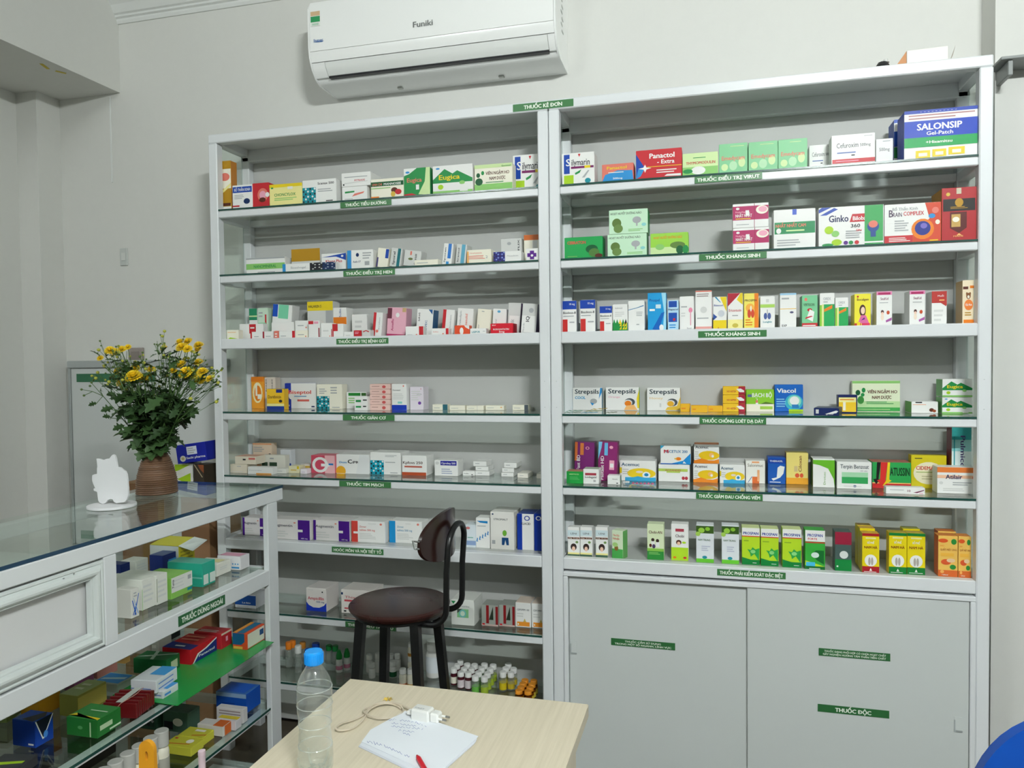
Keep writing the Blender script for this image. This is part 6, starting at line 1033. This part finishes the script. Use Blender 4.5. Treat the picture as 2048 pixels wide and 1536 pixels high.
for k in range(NS):
    hs = stems[k] or [(200 + 225 * k / (NS - 1), 725, 0)]
    dep = random.uniform(-.05, .05); yy = VY + dep
    pts_h = [(at(x, y, 1, yy + random.uniform(-.012, .012)), s) for x, y, s in hs]
    top = sum((p for p, _ in pts_h), Vector()) / len(pts_h)
    e = empty('chrysanthemum_stem', nk); tag(e, 'chrysanthemum spray, %s in the brown vase' % SL[k], 'flower', 'chrysanthemum sprays in the vase')
    fork = nk.lerp(top, .78) + Vector(((top.x - nk.x) * -.06, 0, .0)); base = nk + Vector((random.uniform(-.015, .015), random.uniform(-.015, .015), -.02))
    sb = MB(); mid = base.lerp(fork, .5) + Vector(((top.x - nk.x) * -.08, 0, .015))
    def bez(a, c, d, n=7): return [((1 - t) ** 2) * a + 2 * t * (1 - t) * c + t * t * d - nk for t in [i / n for i in range(n + 1)]]
    main = bez(base, mid, fork); sb.tube(main, .0021, sm_, 6, .0015)
    ends = []
    for p, s in pts_h:
        sb.tube(bez(fork, fork.lerp(p, .5) + Vector((0, 0, .006)) + Vector((p.x - fork.x, 0, 0)) * .2, p - Vector((0, 0, .004)), 5), .0010, sm_, 5, .0008)
        if s: ends.append((p, s))
    buds = []; twig = []
    for j in range(8):   # side twigs with buds
        t = random.uniform(.6, 1); s0 = nk + main[int(t * (len(main) - 1))]
        a = random.uniform(0, 2 * math.pi); q = top + Vector((math.cos(a) * random.uniform(.015, .05), math.sin(a) * .03, random.uniform(-.07, .03)))
        q.x = min(q.x, X_at(436, q.z, q.y) - .0); sb.tube(bez(s0, s0.lerp(q, .6) + Vector((0, 0, -.008)), q, 5), .0008, sm_, 5, .0005); buds.append(q); twig.append(s0.lerp(q, random.uniform(.4, .85)))
        for _ in range(2):
            q2 = q + Vector((random.uniform(-.016, .016), random.uniform(-.01, .01), random.uniform(-.012, .014))); sb.tube([s0.lerp(q, .8) - nk, q2 - nk], .0006, sm_, 4); buds.append(q2)
    sb.build('stem', e, smooth=True)
    for p, s in ends:
        link(HB if s > .75 else HS, 'flower_head', e, p - nk, (random.uniform(.35, .85), random.uniform(-.3, .3), random.uniform(0, 6)), s if s > .75 else s * 1.35)
    for q in buds[:22]: link(random.choice((BU, BU2, BU2)), 'bud', e, q - nk, (0, 0, 0), random.uniform(.8, 1.3))
    for q in twig + twig[:4]: link(LM[2], 'leaf', e, q - nk, (random.uniform(-.5, .5), random.uniform(-.6, .3), random.uniform(0, 6.3)), random.uniform(.45, .8))
    for j in range(34):   # leaves, dense low and sparse high
        t = random.betavariate(1.5, 1.25); idx = t * (len(main) - 1); s0 = main[min(int(idx), len(main) - 1)] * 1.0
        if t > .8: s0 = (fork - nk).lerp(top - nk, random.uniform(0, .62)) + Vector((random.uniform(-.02, .02), random.uniform(-.02, .02), 0))
        a = random.uniform(0, 2 * math.pi)
        s0 = s0 + Vector((random.uniform(-.022, .022), random.uniform(-.02, .02), 0)) * (t > .3)
        link(LM[2] if t > .8 else random.choice(LM[:2]), 'leaf', e, s0 + Vector((0, 0, random.uniform(.012, .03) if t > .25 else .065)), (random.uniform(-.6, .6), random.uniform(-.75, .7), a), random.uniform(.65, 1.1))
# long drooping twig reaching out on the left
e = empty('chrysanthemum_stem', nk); tag(e, 'long bare chrysanthemum twig arching out to the left', 'flower', 'chrysanthemum sprays in the vase')
sb = MB(); W_ = [at(x, y, 1, VY - .01) for x, y in ((300, 900), (262, 858), (232, 822), (206, 792), (185, 783), (163, 779))]
sb.tube([p - nk for p in W_], .0015, sm_, 6, .0008)
for a, c in (((206, 792), (190, 810)), ((206, 792), (200, 780)), ((232, 822), (212, 815)), ((245, 838), (222, 836)), ((185, 783), (170, 790)), ((206, 792), (183, 766)), ((255, 850), (230, 800))):
    sb.tube([at(*a, 1, VY - .01) - nk, at(*c, 1, VY - .02) - nk], .0009, sm_, 5)
sb.build('stem', e, smooth=True)
for (x, y) in ((163, 779), (168, 791), (183, 765), (180, 772), (187, 760)): link(BU2, 'bud', e, at(x, y, 1, VY - .02) - nk, (0, 0, 0), 1.2)
for (x, y, s, r) in ((200, 781, .7, 2), (218, 798, .8, .5), (228, 815, .9, 3.4), (195, 806, .6, 3.8), (222, 834, .7, 3), (240, 815, .9, 1), (233, 790, 1, 2.8), (250, 850, .9, 3.3), (262, 872, 1, 3)):
    link(LM[1], 'leaf', e, at(x, y, 1, VY - .015) - nk, (R(60), random.uniform(-.3, .3), r), s * .6)

ps = at(224, 1014, 2, 1.0)
st = empty('cutout_stand', (ps.x, ps.y, 1.0005)); tag(st, 'plain white cut-out figure on a round base on the counter', 'ornament')
pw = mat('#E4E4E6', .5)
b = MB(); rb = .058; b.lathe([(0, 0), (rb * .98, 0), (rb, .001), (rb, .006), (rb * .985, .007), (0, .007)], pw, 40); b.build('round_base', st, smooth=30)
OUT = [(995, 300), (1030, 303), (1062, 316), (1095, 303), (1128, 300), (1150, 268), (1165, 258), (1180, 266), (1193, 300), (1206, 385), (1240, 392), (1262, 412), (1290, 430), (1304, 465), (1318, 600), (1318, 680), (1302, 722), (1280, 745), (1200, 755), (1175, 742), (1160, 715), (1135, 712), (1110, 722), (1090, 752), (1060, 762), (1030, 752), (1012, 725), (1002, 640), (968, 628), (965, 605), (984, 602), (962, 560), (950, 520), (952, 470), (975, 460), (1002, 455), (1000, 400), (1006, 385)]
F0 = [at(x / 5.12, 860 + y / 5.12, 1, ps.y) for x, y in OUT]
mz = min(p.z for p in F0); F0 = [Vector((p.x - ps.x, 0, p.z - mz + .0072)) for p in F0]
b = MB(); n = len(F0); b.raw([(p.x, -.0025, p.z) for p in F0] + [(p.x, .0025, p.z) for p in F0], [tuple(range(n)), tuple(reversed(range(n, 2 * n)))] + [((i + 1) % n, i, i + n, (i + 1) % n + n) for i in range(n)], pw)
o = b.build('cutout_figure', st)
bmx = bmesh.new(); bmx.from_mesh(o.data); bmesh.ops.triangulate(bmx, faces=[f for f in bmx.faces if len(f.verts) > 4]); bmesh.ops.recalc_face_normals(bmx, faces=bmx.faces); bmx.to_mesh(o.data); bmx.free()

# ------------------------------------------------------------ stool with a back
SX, SY, SZ = .803, -.262, .672
sc_ = empty('bar_stool', (SX, SY, 0)); tag(sc_, 'dark brown round seated stool with curved back on black legs', 'stool')
sw_ = mat('#3A1A16', .28, var=.35, scale=8, spec=.6); bk_ = mat('#101112', .35, spec=.5)
b = MB(); b.lathe([(0, -.024), (.125, -.024), (.138, -.020), (.1455, -.010), (.1455, -.005), (.140, 0), (.128, .0012), (0, .0)], sw_, 56, 0, 0, SZ); b.build('seat', sc_, smooth=35)
b = MB(); b.lathe([(.105, -.0325), (.128, -.0325), (.128, -.0245), (.105, -.0245)], bk_, 40, 0, 0, SZ); b.build('seat_ring', sc_, smooth=35)
for sx in (-1, 1):
    for sy in (-1, 1):
        b = MB(); a, c = Vector((sx * .082, sy * .082, SZ - .033)), Vector((sx * .125, sy * .125, .002))
        T_ = [a + Vector((dx, dy, 0)) for dx, dy in ((-.0125, -.0125), (.0125, -.0125), (.0125, .0125), (-.0125, .0125))] + [c + Vector((dx, dy, 0)) for dx, dy in ((-.0105, -.0105), (.0105, -.0105), (.0105, .0105), (-.0105, .0105))]
        b.raw(T_, [(0, 1, 2, 3), (7, 6, 5, 4)] + [((i + 1) % 4, i, i + 4, (i + 1) % 4 + 4) for i in range(4)], bk_); b.build('leg', sc_)
b = MB(); b.tube([(.108 * math.cos(i * math.pi / 16), .108 * math.sin(i * math.pi / 16), .22) for i in range(33)], .006, bk_, 8)
b.build('foot_ring', sc_, smooth=True)
def arcp(c, r, a0, a1, f, n=7): return [f(c, r, R(a0 + (a1 - a0) * i / n)) for i in range(n + 1)]
xb, y1_, y2_ = .168, -.068, .068
def side(y):   # tube running out under the seat then up
    pts = [Vector((.03, y * .9, SZ - .036)), Vector((xb - .045, y, SZ - .036))]
    pts += [Vector((xb - .045 + .045 * math.sin(R(a)), y, SZ + .009 - .045 * math.cos(R(a)))) for a in range(15, 91, 15)]
    pts += [Vector((xb + .002, y, SZ + .11)), Vector((xb + .008, y, SZ + .178))]
    return pts
top_arc = [Vector((xb + .008 + .004 * math.sin(R(a)), y1_ * math.cos(R(a)), SZ + .178 + .056 * math.sin(R(a)))) for a in range(15, 166, 15)]
b = MB(); b.tube(side(y1_) + top_arc + list(reversed(side(y2_))), .0085, bk_, 10); b.build('back_frame', sc_, smooth=50)
b = MB(); nv, nu = 12, 20; vs = []; fs = []
def bp(u, v, th):   # shell of the backrest: u across, v round the outline
    r = v; a = u * 2 * math.pi
    yy = .135 * r * math.copysign(abs(math.cos(a)) ** .75, math.cos(a)); zz = .060 * r * math.copysign(abs(math.sin(a)) ** .85, math.sin(a)) + .012 * (yy / .135) * 0
    zz += .018 * (1 - (yy / .135) ** 2) if zz > 0 else 0
    xx = xb - .011 - 1.9 * yy * yy - th
    return Vector((xx, yy, SZ + .196 + zz))
for th in (0, .010):
    for i in range(nv + 1):
        for j in range(nu * 2): vs.append(bp(j / (nu * 2), i / nv, th))
S_ = nu * 2
for k in (0, 1):
    o_ = k * (nv + 1) * S_
    for i in range(nv):
        for j in range(S_):
            q = (o_ + i * S_ + j, o_ + i * S_ + (j + 1) % S_, o_ + (i + 1) * S_ + (j + 1) % S_, o_ + (i + 1) * S_ + j); fs.append(q if k else q[::-1])
for j in range(S_): a = nv * S_ + j; c = nv * S_ + (j + 1) % S_; o2 = (nv + 1) * S_; fs.append((a, c, c + o2, a + o2))
b.raw(vs, fs, mat('#2E1512', .25, var=.3, scale=8, spec=.6)); b.build('backrest', sc_, smooth=50)
b = MB(); b.tube([(xb - .05, -.135, SZ + .21), (xb - .062, -.15, SZ + .215), (xb - .055, -.152, SZ + .195), (xb - .05, -.138, SZ + .192)], .003, mat('#B8BAB8', .2, metal=.8), 8); b.build('metal_hook', sc_, smooth=True)

# ------------------------------------------------------------ desk and what lies on it
TX0, TX1, TY1, TZ = .944, 1.449, -.845, .70
dk = empty('desk', (TX0, TY1, 0)); tag(dk, 'pale wood grained narrow desk in the foreground', 'desk')
wm = bpy.data.materials.new('pale_wood'); wm.use_nodes = True; nn = wm.node_tree.nodes; LL = wm.node_tree.links; pb = nn['Principled BSDF']
tc = nn.new('ShaderNodeTexCoord'); mp = nn.new('ShaderNodeMapping'); mp.inputs['Scale'].default_value = (48, 1.6, 1.6); mp.inputs['Rotation'].default_value = (0, 0, R(4))
no = nn.new('ShaderNodeTexNoise'); no.inputs['Scale'].default_value = 4; no.inputs['Detail'].default_value = 6; cr_ = nn.new('ShaderNodeValToRGB')
cr_.color_ramp.elements[0].position = .3; cr_.color_ramp.elements[0].color = lin('#CFC4AC'); cr_.color_ramp.elements[1].position = .7; cr_.color_ramp.elements[1].color = lin('#DACFB8')
LL.new(tc.outputs['Object'], mp.inputs[0]); LL.new(mp.outputs[0], no.inputs['Vector']); LL.new(no.outputs['Fac'], cr_.inputs[0]); LL.new(cr_.outputs[0], pb.inputs['Base Color']); pb.inputs['Roughness'].default_value = .5
B('desk_top', (0, TX1 - TX0, -1.0, 0, TZ - .025, TZ), wm, dk, .0015)
B('side_panel', (.02, .038, -.97, -.03, .003, TZ - .0255), wm, dk); B('side_panel', (TX1 - TX0 - .038, TX1 - TX0 - .02, -.97, -.03, .003, TZ - .0255), wm, dk)
B('back_board', (.0385, TX1 - TX0 - .0385, -.06, -.045, .25, TZ - .0255), wm, dk)

pb_ = at(643, 1530, 2, TZ); BX, BY = pb_.x, pb_.y - .018
HBt = at(640, 1303, 1, BY).z - TZ; rr = .0282
wb = empty('water_bottle', (BX, BY, TZ + .0005)); tag(wb, 'empty clear plastic water bottle with bright blue cap on desk', 'bottle')
prof = [(0, .006), (.012, .004), (.018, 0), (.024, .001), (.0275, .006)]
zz = .01
while zz < HBt * .66: 
    t = zz / (HBt * .66); wst = rr * (1 - .10 * math.exp(-((t - .55) / .18) ** 2)); prof.append((wst + .00035 * math.sin(zz * 330), zz)); zz += .003
for t, f in ((.67, 1.0), (.70, .995), (.73, .97), (.77, .88), (.81, .74), (.85, .56), (.875, .46), (.89, .44)): prof.append((rr * f, HBt * t))
b = MB(); b.lathe(prof, CLEAR, 36); b.build('bottle_body', wb, smooth=60)
b = MB(); rc = .0148
capp = []
b.lathe([(rc * .95, HBt * .895), (rc, HBt * .90), (rc, HBt * .985), (rc * .9, HBt), (0, HBt)], mat('#1A9AF0', .3), 30)
b.build('cap', wb, smooth=40)
b = MB()
for i in range(30):
    a = 2 * math.pi * i / 30; x, y = rc * math.cos(a), rc * math.sin(a); b.box(-.0005, .0005, -.0004, .0006, HBt * .902, HBt * .982, mat('#1A9AF0', .3), Matrix.Translation((x, y, 0)) @ Matrix.Rotation(a - math.pi / 2, 4, 'Z'))
b.build('cap_ribs', wb)
b = MB()
for i in range(5):
    a0 = 2 * math.pi * i / 5; b.tube([(.006 * math.cos(a0), .006 * math.sin(a0), .007), (.017 * math.cos(a0), .017 * math.sin(a0), .003), (.026 * math.cos(a0), .026 * math.sin(a0), .014), (.0275 * math.cos(a0), .0275 * math.sin(a0), .026)], .0022, CLEAR, 6)
b.build('foot_ribs', wb, smooth=True)
for f_, q_ in ((.22, .94), (.40, .93), (.56, 1.0), (.70, 1.0)):
    b = MB(); b.tube([(rr * q_ * math.cos(i * math.pi / 18), rr * q_ * math.sin(i * math.pi / 18), HBt * f_) for i in range(37)], .0008, CLRIM, 5); b.build('moulded_ring', wb, smooth=True)

def sheet(cnr, z, th, name, label, col='#E2E6EC', marks=None, curl=.0):
    P4 = [at(x, y, 2, TZ + z) for x, y in cnr]; c = sum(P4, Vector()) / len(P4); b = MB(); n = len(P4)
    b.raw([(p.x - c.x, p.y - c.y, 0 + (curl if i == 0 else 0)) for i, p in enumerate(P4)] + [(p.x - c.x, p.y - c.y, th + (curl if i == 0 else 0)) for i, p in enumerate(P4)], [tuple(reversed(range(n))), tuple(range(n, 2 * n))] + [(i, (i + 1) % n, (i + 1) % n + n, i + n) for i in range(n)], mat(col, .6))
    o = b.build(name, loc=(c.x, c.y, TZ + z)); tag(o, label, 'paper', 'sheets of note paper on the desk'); return o, c
PC = [(720, 1489), (741, 1462), (809, 1425), (955, 1476), (952, 1483), (868, 1558), (860, 1556)]
sheet([(x - 3, y + 5) for x, y in PC], .0006, .0012, 'note_paper', 'lower folded white note sheets peeking out at the left', '#D4D8E0')
sheet([(x - 1, y + 2) for x, y in PC], .0022, .0008, 'note_paper', 'middle white note sheet under the written one', '#DCE0E8')
o, c = sheet([(723, 1484), (741, 1460), (810, 1422), (957, 1473), (872, 1552)], .0034, .0006, 'note_paper', 'top white note sheet with blue handwriting', '#E4E8EE')
b = MB(); ink = mat('#6A78B0', .6); random.seed(3)
def scrib(x0, y0, x1, y1, n, amp):
    pts = []
    for i in range(n):
        t = i / (n - 1); p = at(x0 + (x1 - x0) * t + random.uniform(-1, 1), y0 + (y1 - y0) * t + amp * math.sin(i * 2.1) * random.uniform(.5, 1.2), 2, TZ + .0043); pts.append(Vector((p.x - c.x, p.y - c.y, .00075)))
    for i in range(n - 1):
        if random.random() < .18: continue
        d = (pts[i + 1] - pts[i]); s_ = Vector((-d.y, d.x, 0)).normalized() * .00035; b.face([pts[i] - s_, pts[i + 1] - s_, pts[i + 1] + s_, pts[i] + s_], ink)
for a in ((778, 1440, 792, 1438, 8, 2), (800, 1440, 838, 1446, 18, 2), (783, 1446, 832, 1452, 22, 2), (783, 1452, 845, 1458, 24, 2), (786, 1459, 828, 1464, 16, 2), (806, 1465, 820, 1470, 8, 2), (836, 1446, 852, 1452, 8, 2), (735, 1482, 775, 1494, 18, 3.2), (775, 1494, 822, 1515, 22, 2.5)): scrib(*a)
b.build('handwriting', o)
p0, p1 = at(834, 1511, 2, TZ + .008), at(862, 1560, 2, TZ + .008)
b = MB(); b.tube([(0, 0, 0), (p1 - p0) * .12], .0016, cm('#C01828'), 10, .0038); pn = b.build('pen', smooth=50, loc=p0); tag(pn, 'red pen lying on the note paper', 'pen')
b = MB(); b.tube([(p1 - p0) * .12, (p1 - p0) * 2.3], .0040, cm('#C8202E'), 12); b.build('barrel', pn, smooth=50)
# charger with its cable
pc = at(848, 1428, 2, TZ + .012)
ch = empty('phone_charger', (pc.x, pc.y, TZ + .0005), R(-8)); tag(ch, 'white phone charger plug with two pins on the desk', 'charger')
cw = mat('#E6E6E2', .3); b = MB(); b.cbox(-.022, .016, -.013, .013, 0, .023, cw, .003); b.build('charger_body', ch)
b = MB(); b.cbox(.0165, .034, -.010, .010, .002, .020, cw, .003); b.build('plug_base', ch)
for y in (-.0065, .0065):
    b = MB(); b.tube([(.034, y, .011), (.042, y, .011)], .0020, cw, 8); pn_ = b.build('pin', ch, smooth=True); b = MB(); b.tube([(.042, y, .011), (.050, y, .011)], .0019, mat('#A8A8A4', .25, metal=.8), 8); b.build('pin_tip', pn_, smooth=True)
B('usb_plug', (-.034, -.0222, -.006, .006, .007, .014), cw, ch)
t = MB(); put_text(t, 'FAST', (Vector((-.016, -.006, .0231)), Vector((1, 0, 0)), Vector((0, 1, 0)), Vector((0, 0, 1))), 0, 0, .02, .004, mat('#A8AAB0', .5), .0001); t.build('printed_text', ch)
cp = [(822, 1421), (800, 1412), (778, 1408), (757, 1409), (738, 1414), (727, 1423), (735, 1433), (758, 1439), (785, 1434), (806, 1424), (800, 1413), (775, 1408), (745, 1412), (728, 1428), (705, 1440), (683, 1450), (672, 1460), (682, 1462), (705, 1455), (726, 1440), (740, 1422), (765, 1411), (790, 1410), (805, 1418)]
P3 = [at(x, y, 2, TZ + .004) for x, y in cp]; P3 = [Vector((p.x, p.y, TZ + .0024 + .0035 * (1 + math.sin(i * 1.3)) * .8)) for i, p in enumerate(P3)]
sm2 = []
for i in range(len(P3) - 1):
    a, b0, c0, d0 = P3[max(i - 1, 0)], P3[i], P3[i + 1], P3[min(i + 2, len(P3) - 1)]
    for t in (0, .25, .5, .75): sm2.append(.5 * ((2 * b0) + (c0 - a) * t + (2 * a - 5 * b0 + 4 * c0 - d0) * t * t + (3 * b0 - a - 3 * c0 + d0) * t ** 3))
b = MB(); b.tube(sm2, .0017, mat('#C4B8A4', .5), 8); tag(b.build('charging_cable', smooth=True), 'loosely coiled beige charging cable on the desk', 'cable')
pp = at(776, 1400, 2, TZ); b = MB()
for i in range(7):
    a = i * .9; b.raw([(0, 0, .001), (.007 * math.cos(a), .007 * math.sin(a), .003), (.011 * math.cos(a + .2), .011 * math.sin(a + .2), .001), (.006 * math.cos(a + .5), .006 * math.sin(a + .5), .002)], [(0, 1, 2, 3)], mat('#D8B838', .5))
tag(b.build('flower_petals', loc=(pp.x, pp.y, TZ + .0006)), 'small scatter of yellow petals on the desk beside the cable', 'petals')

# ------------------------------------------------------------ blue chair, dustpan and broom handles
c0 = Vector((2.165, -1.15, 0))
bc = empty('plastic_chair', c0); tag(bc, 'bright blue plastic chair with rounded back at the right edge', 'chair')
bl = mat('#0A4AA8', .32, var=.1, scale=6)
b = MB(); vs = []; fs = []; nr, na = 14, 56
for th in (0, 1):
    for i in range(nr + 1):
        r = i / nr
        for j in range(na):
            a = 2 * math.pi * j / na; ca, sa = math.cos(a), math.sin(a); e_ = 2 / 2.5
            x = .165 * r * math.copysign(abs(ca) ** e_, ca); z = .22 * r * math.copysign(abs(sa) ** e_, sa)
            y = -.018 * (1 - r * r) * 0 + .30 * x * x + (.006 if th else 0) - (.012 * max(0, r - .85) / .15 if not th else 0)
            vs.append((x, -y, .675 + z))
for k in (0, 1):
    o_ = k * (nr + 1) * na
    for i in range(nr):
        for j in range(na):
            q = (o_ + i * na + j, o_ + i * na + (j + 1) % na, o_ + (i + 1) * na + (j + 1) % na, o_ + (i + 1) * na + j); fs.append(q if k else q[::-1])
for j in range(na): a = nr * na + j; c = nr * na + (j + 1) % na; o2 = (nr + 1) * na; fs.append((a, c, c + o2, a + o2))
b.raw(vs, fs, bl); b.build('backrest', bc, smooth=60)
b = MB(); b.lathe([(0, .43), (.19, .43), (.20, .438), (.20, .446), (.19, .45), (0, .442)], bl, 40, 0, .10); b.build('seat', bc, smooth=40)
for sx in (-1, 1):
    b = MB(); b.tube([(sx * .12, -.012, .50), (sx * .12, .0, .455), (sx * .12, .03, .44)], .014, bl, 8); b.build('back_arm', bc, smooth=True)
    for sy in (-.03, .23):
        b = MB(); b.tube([(sx * .13, sy, .43), (sx * .17, sy + (sy - .1) * .3, .002)], .016, bl, 10, .012); b.build('leg', bc, smooth=True)
py = at(295, 1480, 1, -1.1)
dpn = empty('dustpan', (py.x, -1.1, 0)); tag(dpn, 'yellow long handled dustpan leaning before the counter, handle end with hanging hole', 'dustpan')
ye = mat('#E8A020', .4); hz = py.z; b = MB(); w_ = .0165
n = 14; outl = [(-w_, 0)] + [(-w_ * math.cos(math.pi * i / n), w_ * math.sin(math.pi * i / n)) for i in range(n + 1)] + [(w_, 0)]
hole = [(.0035 * math.cos(2 * math.pi * i / 17), .009 * math.sin(2 * math.pi * i / 17) - .012) for i in range(17)]
zc_ = hz - w_; fr = [(x * 1.0, zc_ + z) for x, z in outl] + [(w_ * 1.1, zc_ - .06), (0, zc_ - .06), (-w_ * 1.1, zc_ - .06)]
def ring(b, y, flip):
    m_ = len(fr); k = 40
    A_ = []; H_ = []
    for i in range(k):
        a = 2 * math.pi * i / k + math.pi / 2; dx, dz = math.cos(a), math.sin(a); zc2 = zc_ - .012
        # ray to outer outline
        best = None
        for q in range(m_):
            (xa, za), (xb_, zb_) = fr[q], fr[(q + 1) % m_]; ex, ez = xb_ - xa, zb_ - za; den = dx * ez - dz * ex
            if abs(den) < 1e-9: continue
            t = (xa * ez - (za - zc2) * ex) / den; s = (xa * dz - (za - zc2) * dx) / den
            if t > 0 and -1e-6 <= s <= 1 + 1e-6: best = t if best is None else max(best, t)
        A_.append((dx * best, y, zc2 + dz * best)); H_.append((.0035 * dx, y, zc2 + .009 * dz))
    return A_, H_
A1, H1 = ring(b, -.004, 0); A2, H2 = ring(b, .004, 1); k = 40
b.raw(A1 + H1 + A2 + H2, [f_ for i in range(k) for f_ in ((i, (i + 1) % k, k + (i + 1) % k, k + i), (2 * k + (i + 1) % k, 2 * k + i, 3 * k + i, 3 * k + (i + 1) % k), ((i + 1) % k, i, 2 * k + i, 2 * k + (i + 1) % k), (k + i, k + (i + 1) % k, 3 * k + (i + 1) % k, 3 * k + i))], ye)
b.build('handle_end', dpn)
B('handle_shaft', (-w_ * 1.1, w_ * 1.1, -.005, .005, .12, zc_ - .0605), ye, dpn, .003)
b = MB(); b.raw([(-.13, -.10, .004), (.13, -.10, .004), (.11, .02, .004), (-.11, .02, .004), (-.13, -.10, .012), (.13, -.10, .012), (.11, .02, .13), (-.11, .02, .13)], [(0, 1, 2, 3), (4, 7, 6, 5), (0, 4, 5, 1), (3, 2, 6, 7), (0, 3, 7, 4), (1, 5, 6, 2)], ye); b.build('pan', dpn)
pk = at(403.5, 1500, 1, -1.05)
br = empty('broom', (pk.x, -1.05, 0)); tag(br, 'pale pink broom stick beside the yellow dustpan handle', 'broom')
b = MB(); b.tube([(0, 0, .12), (0, 0, pk.z - .012)], .0065, mat('#E0C8D0', .4), 12); b.lathe([(0.0065, pk.z - .0125), (.0072, pk.z - .008), (.0068, pk.z - .001), (0, pk.z)], mat('#E0C8D0', .4), 12); b.build('stick', br, smooth=50)
B('broom_head', (-.12, .12, -.02, .02, .08, .12), mat('#C86A98', .5), br, .004); b = MB()
for i in range(40): b.tube([(-.112 + i * .0057, random.uniform(-.012, .012), .0795), (-.114 + i * .0059, random.uniform(-.02, .02), .003)], .0018, mat('#D88AB0', .6), 4)
k = b.build('bristles', br); k['kind'] = 'stuff'

for o in bpy.data.objects:
    for k in ('ztop', 'yf'):
        if k in o: del o[k]
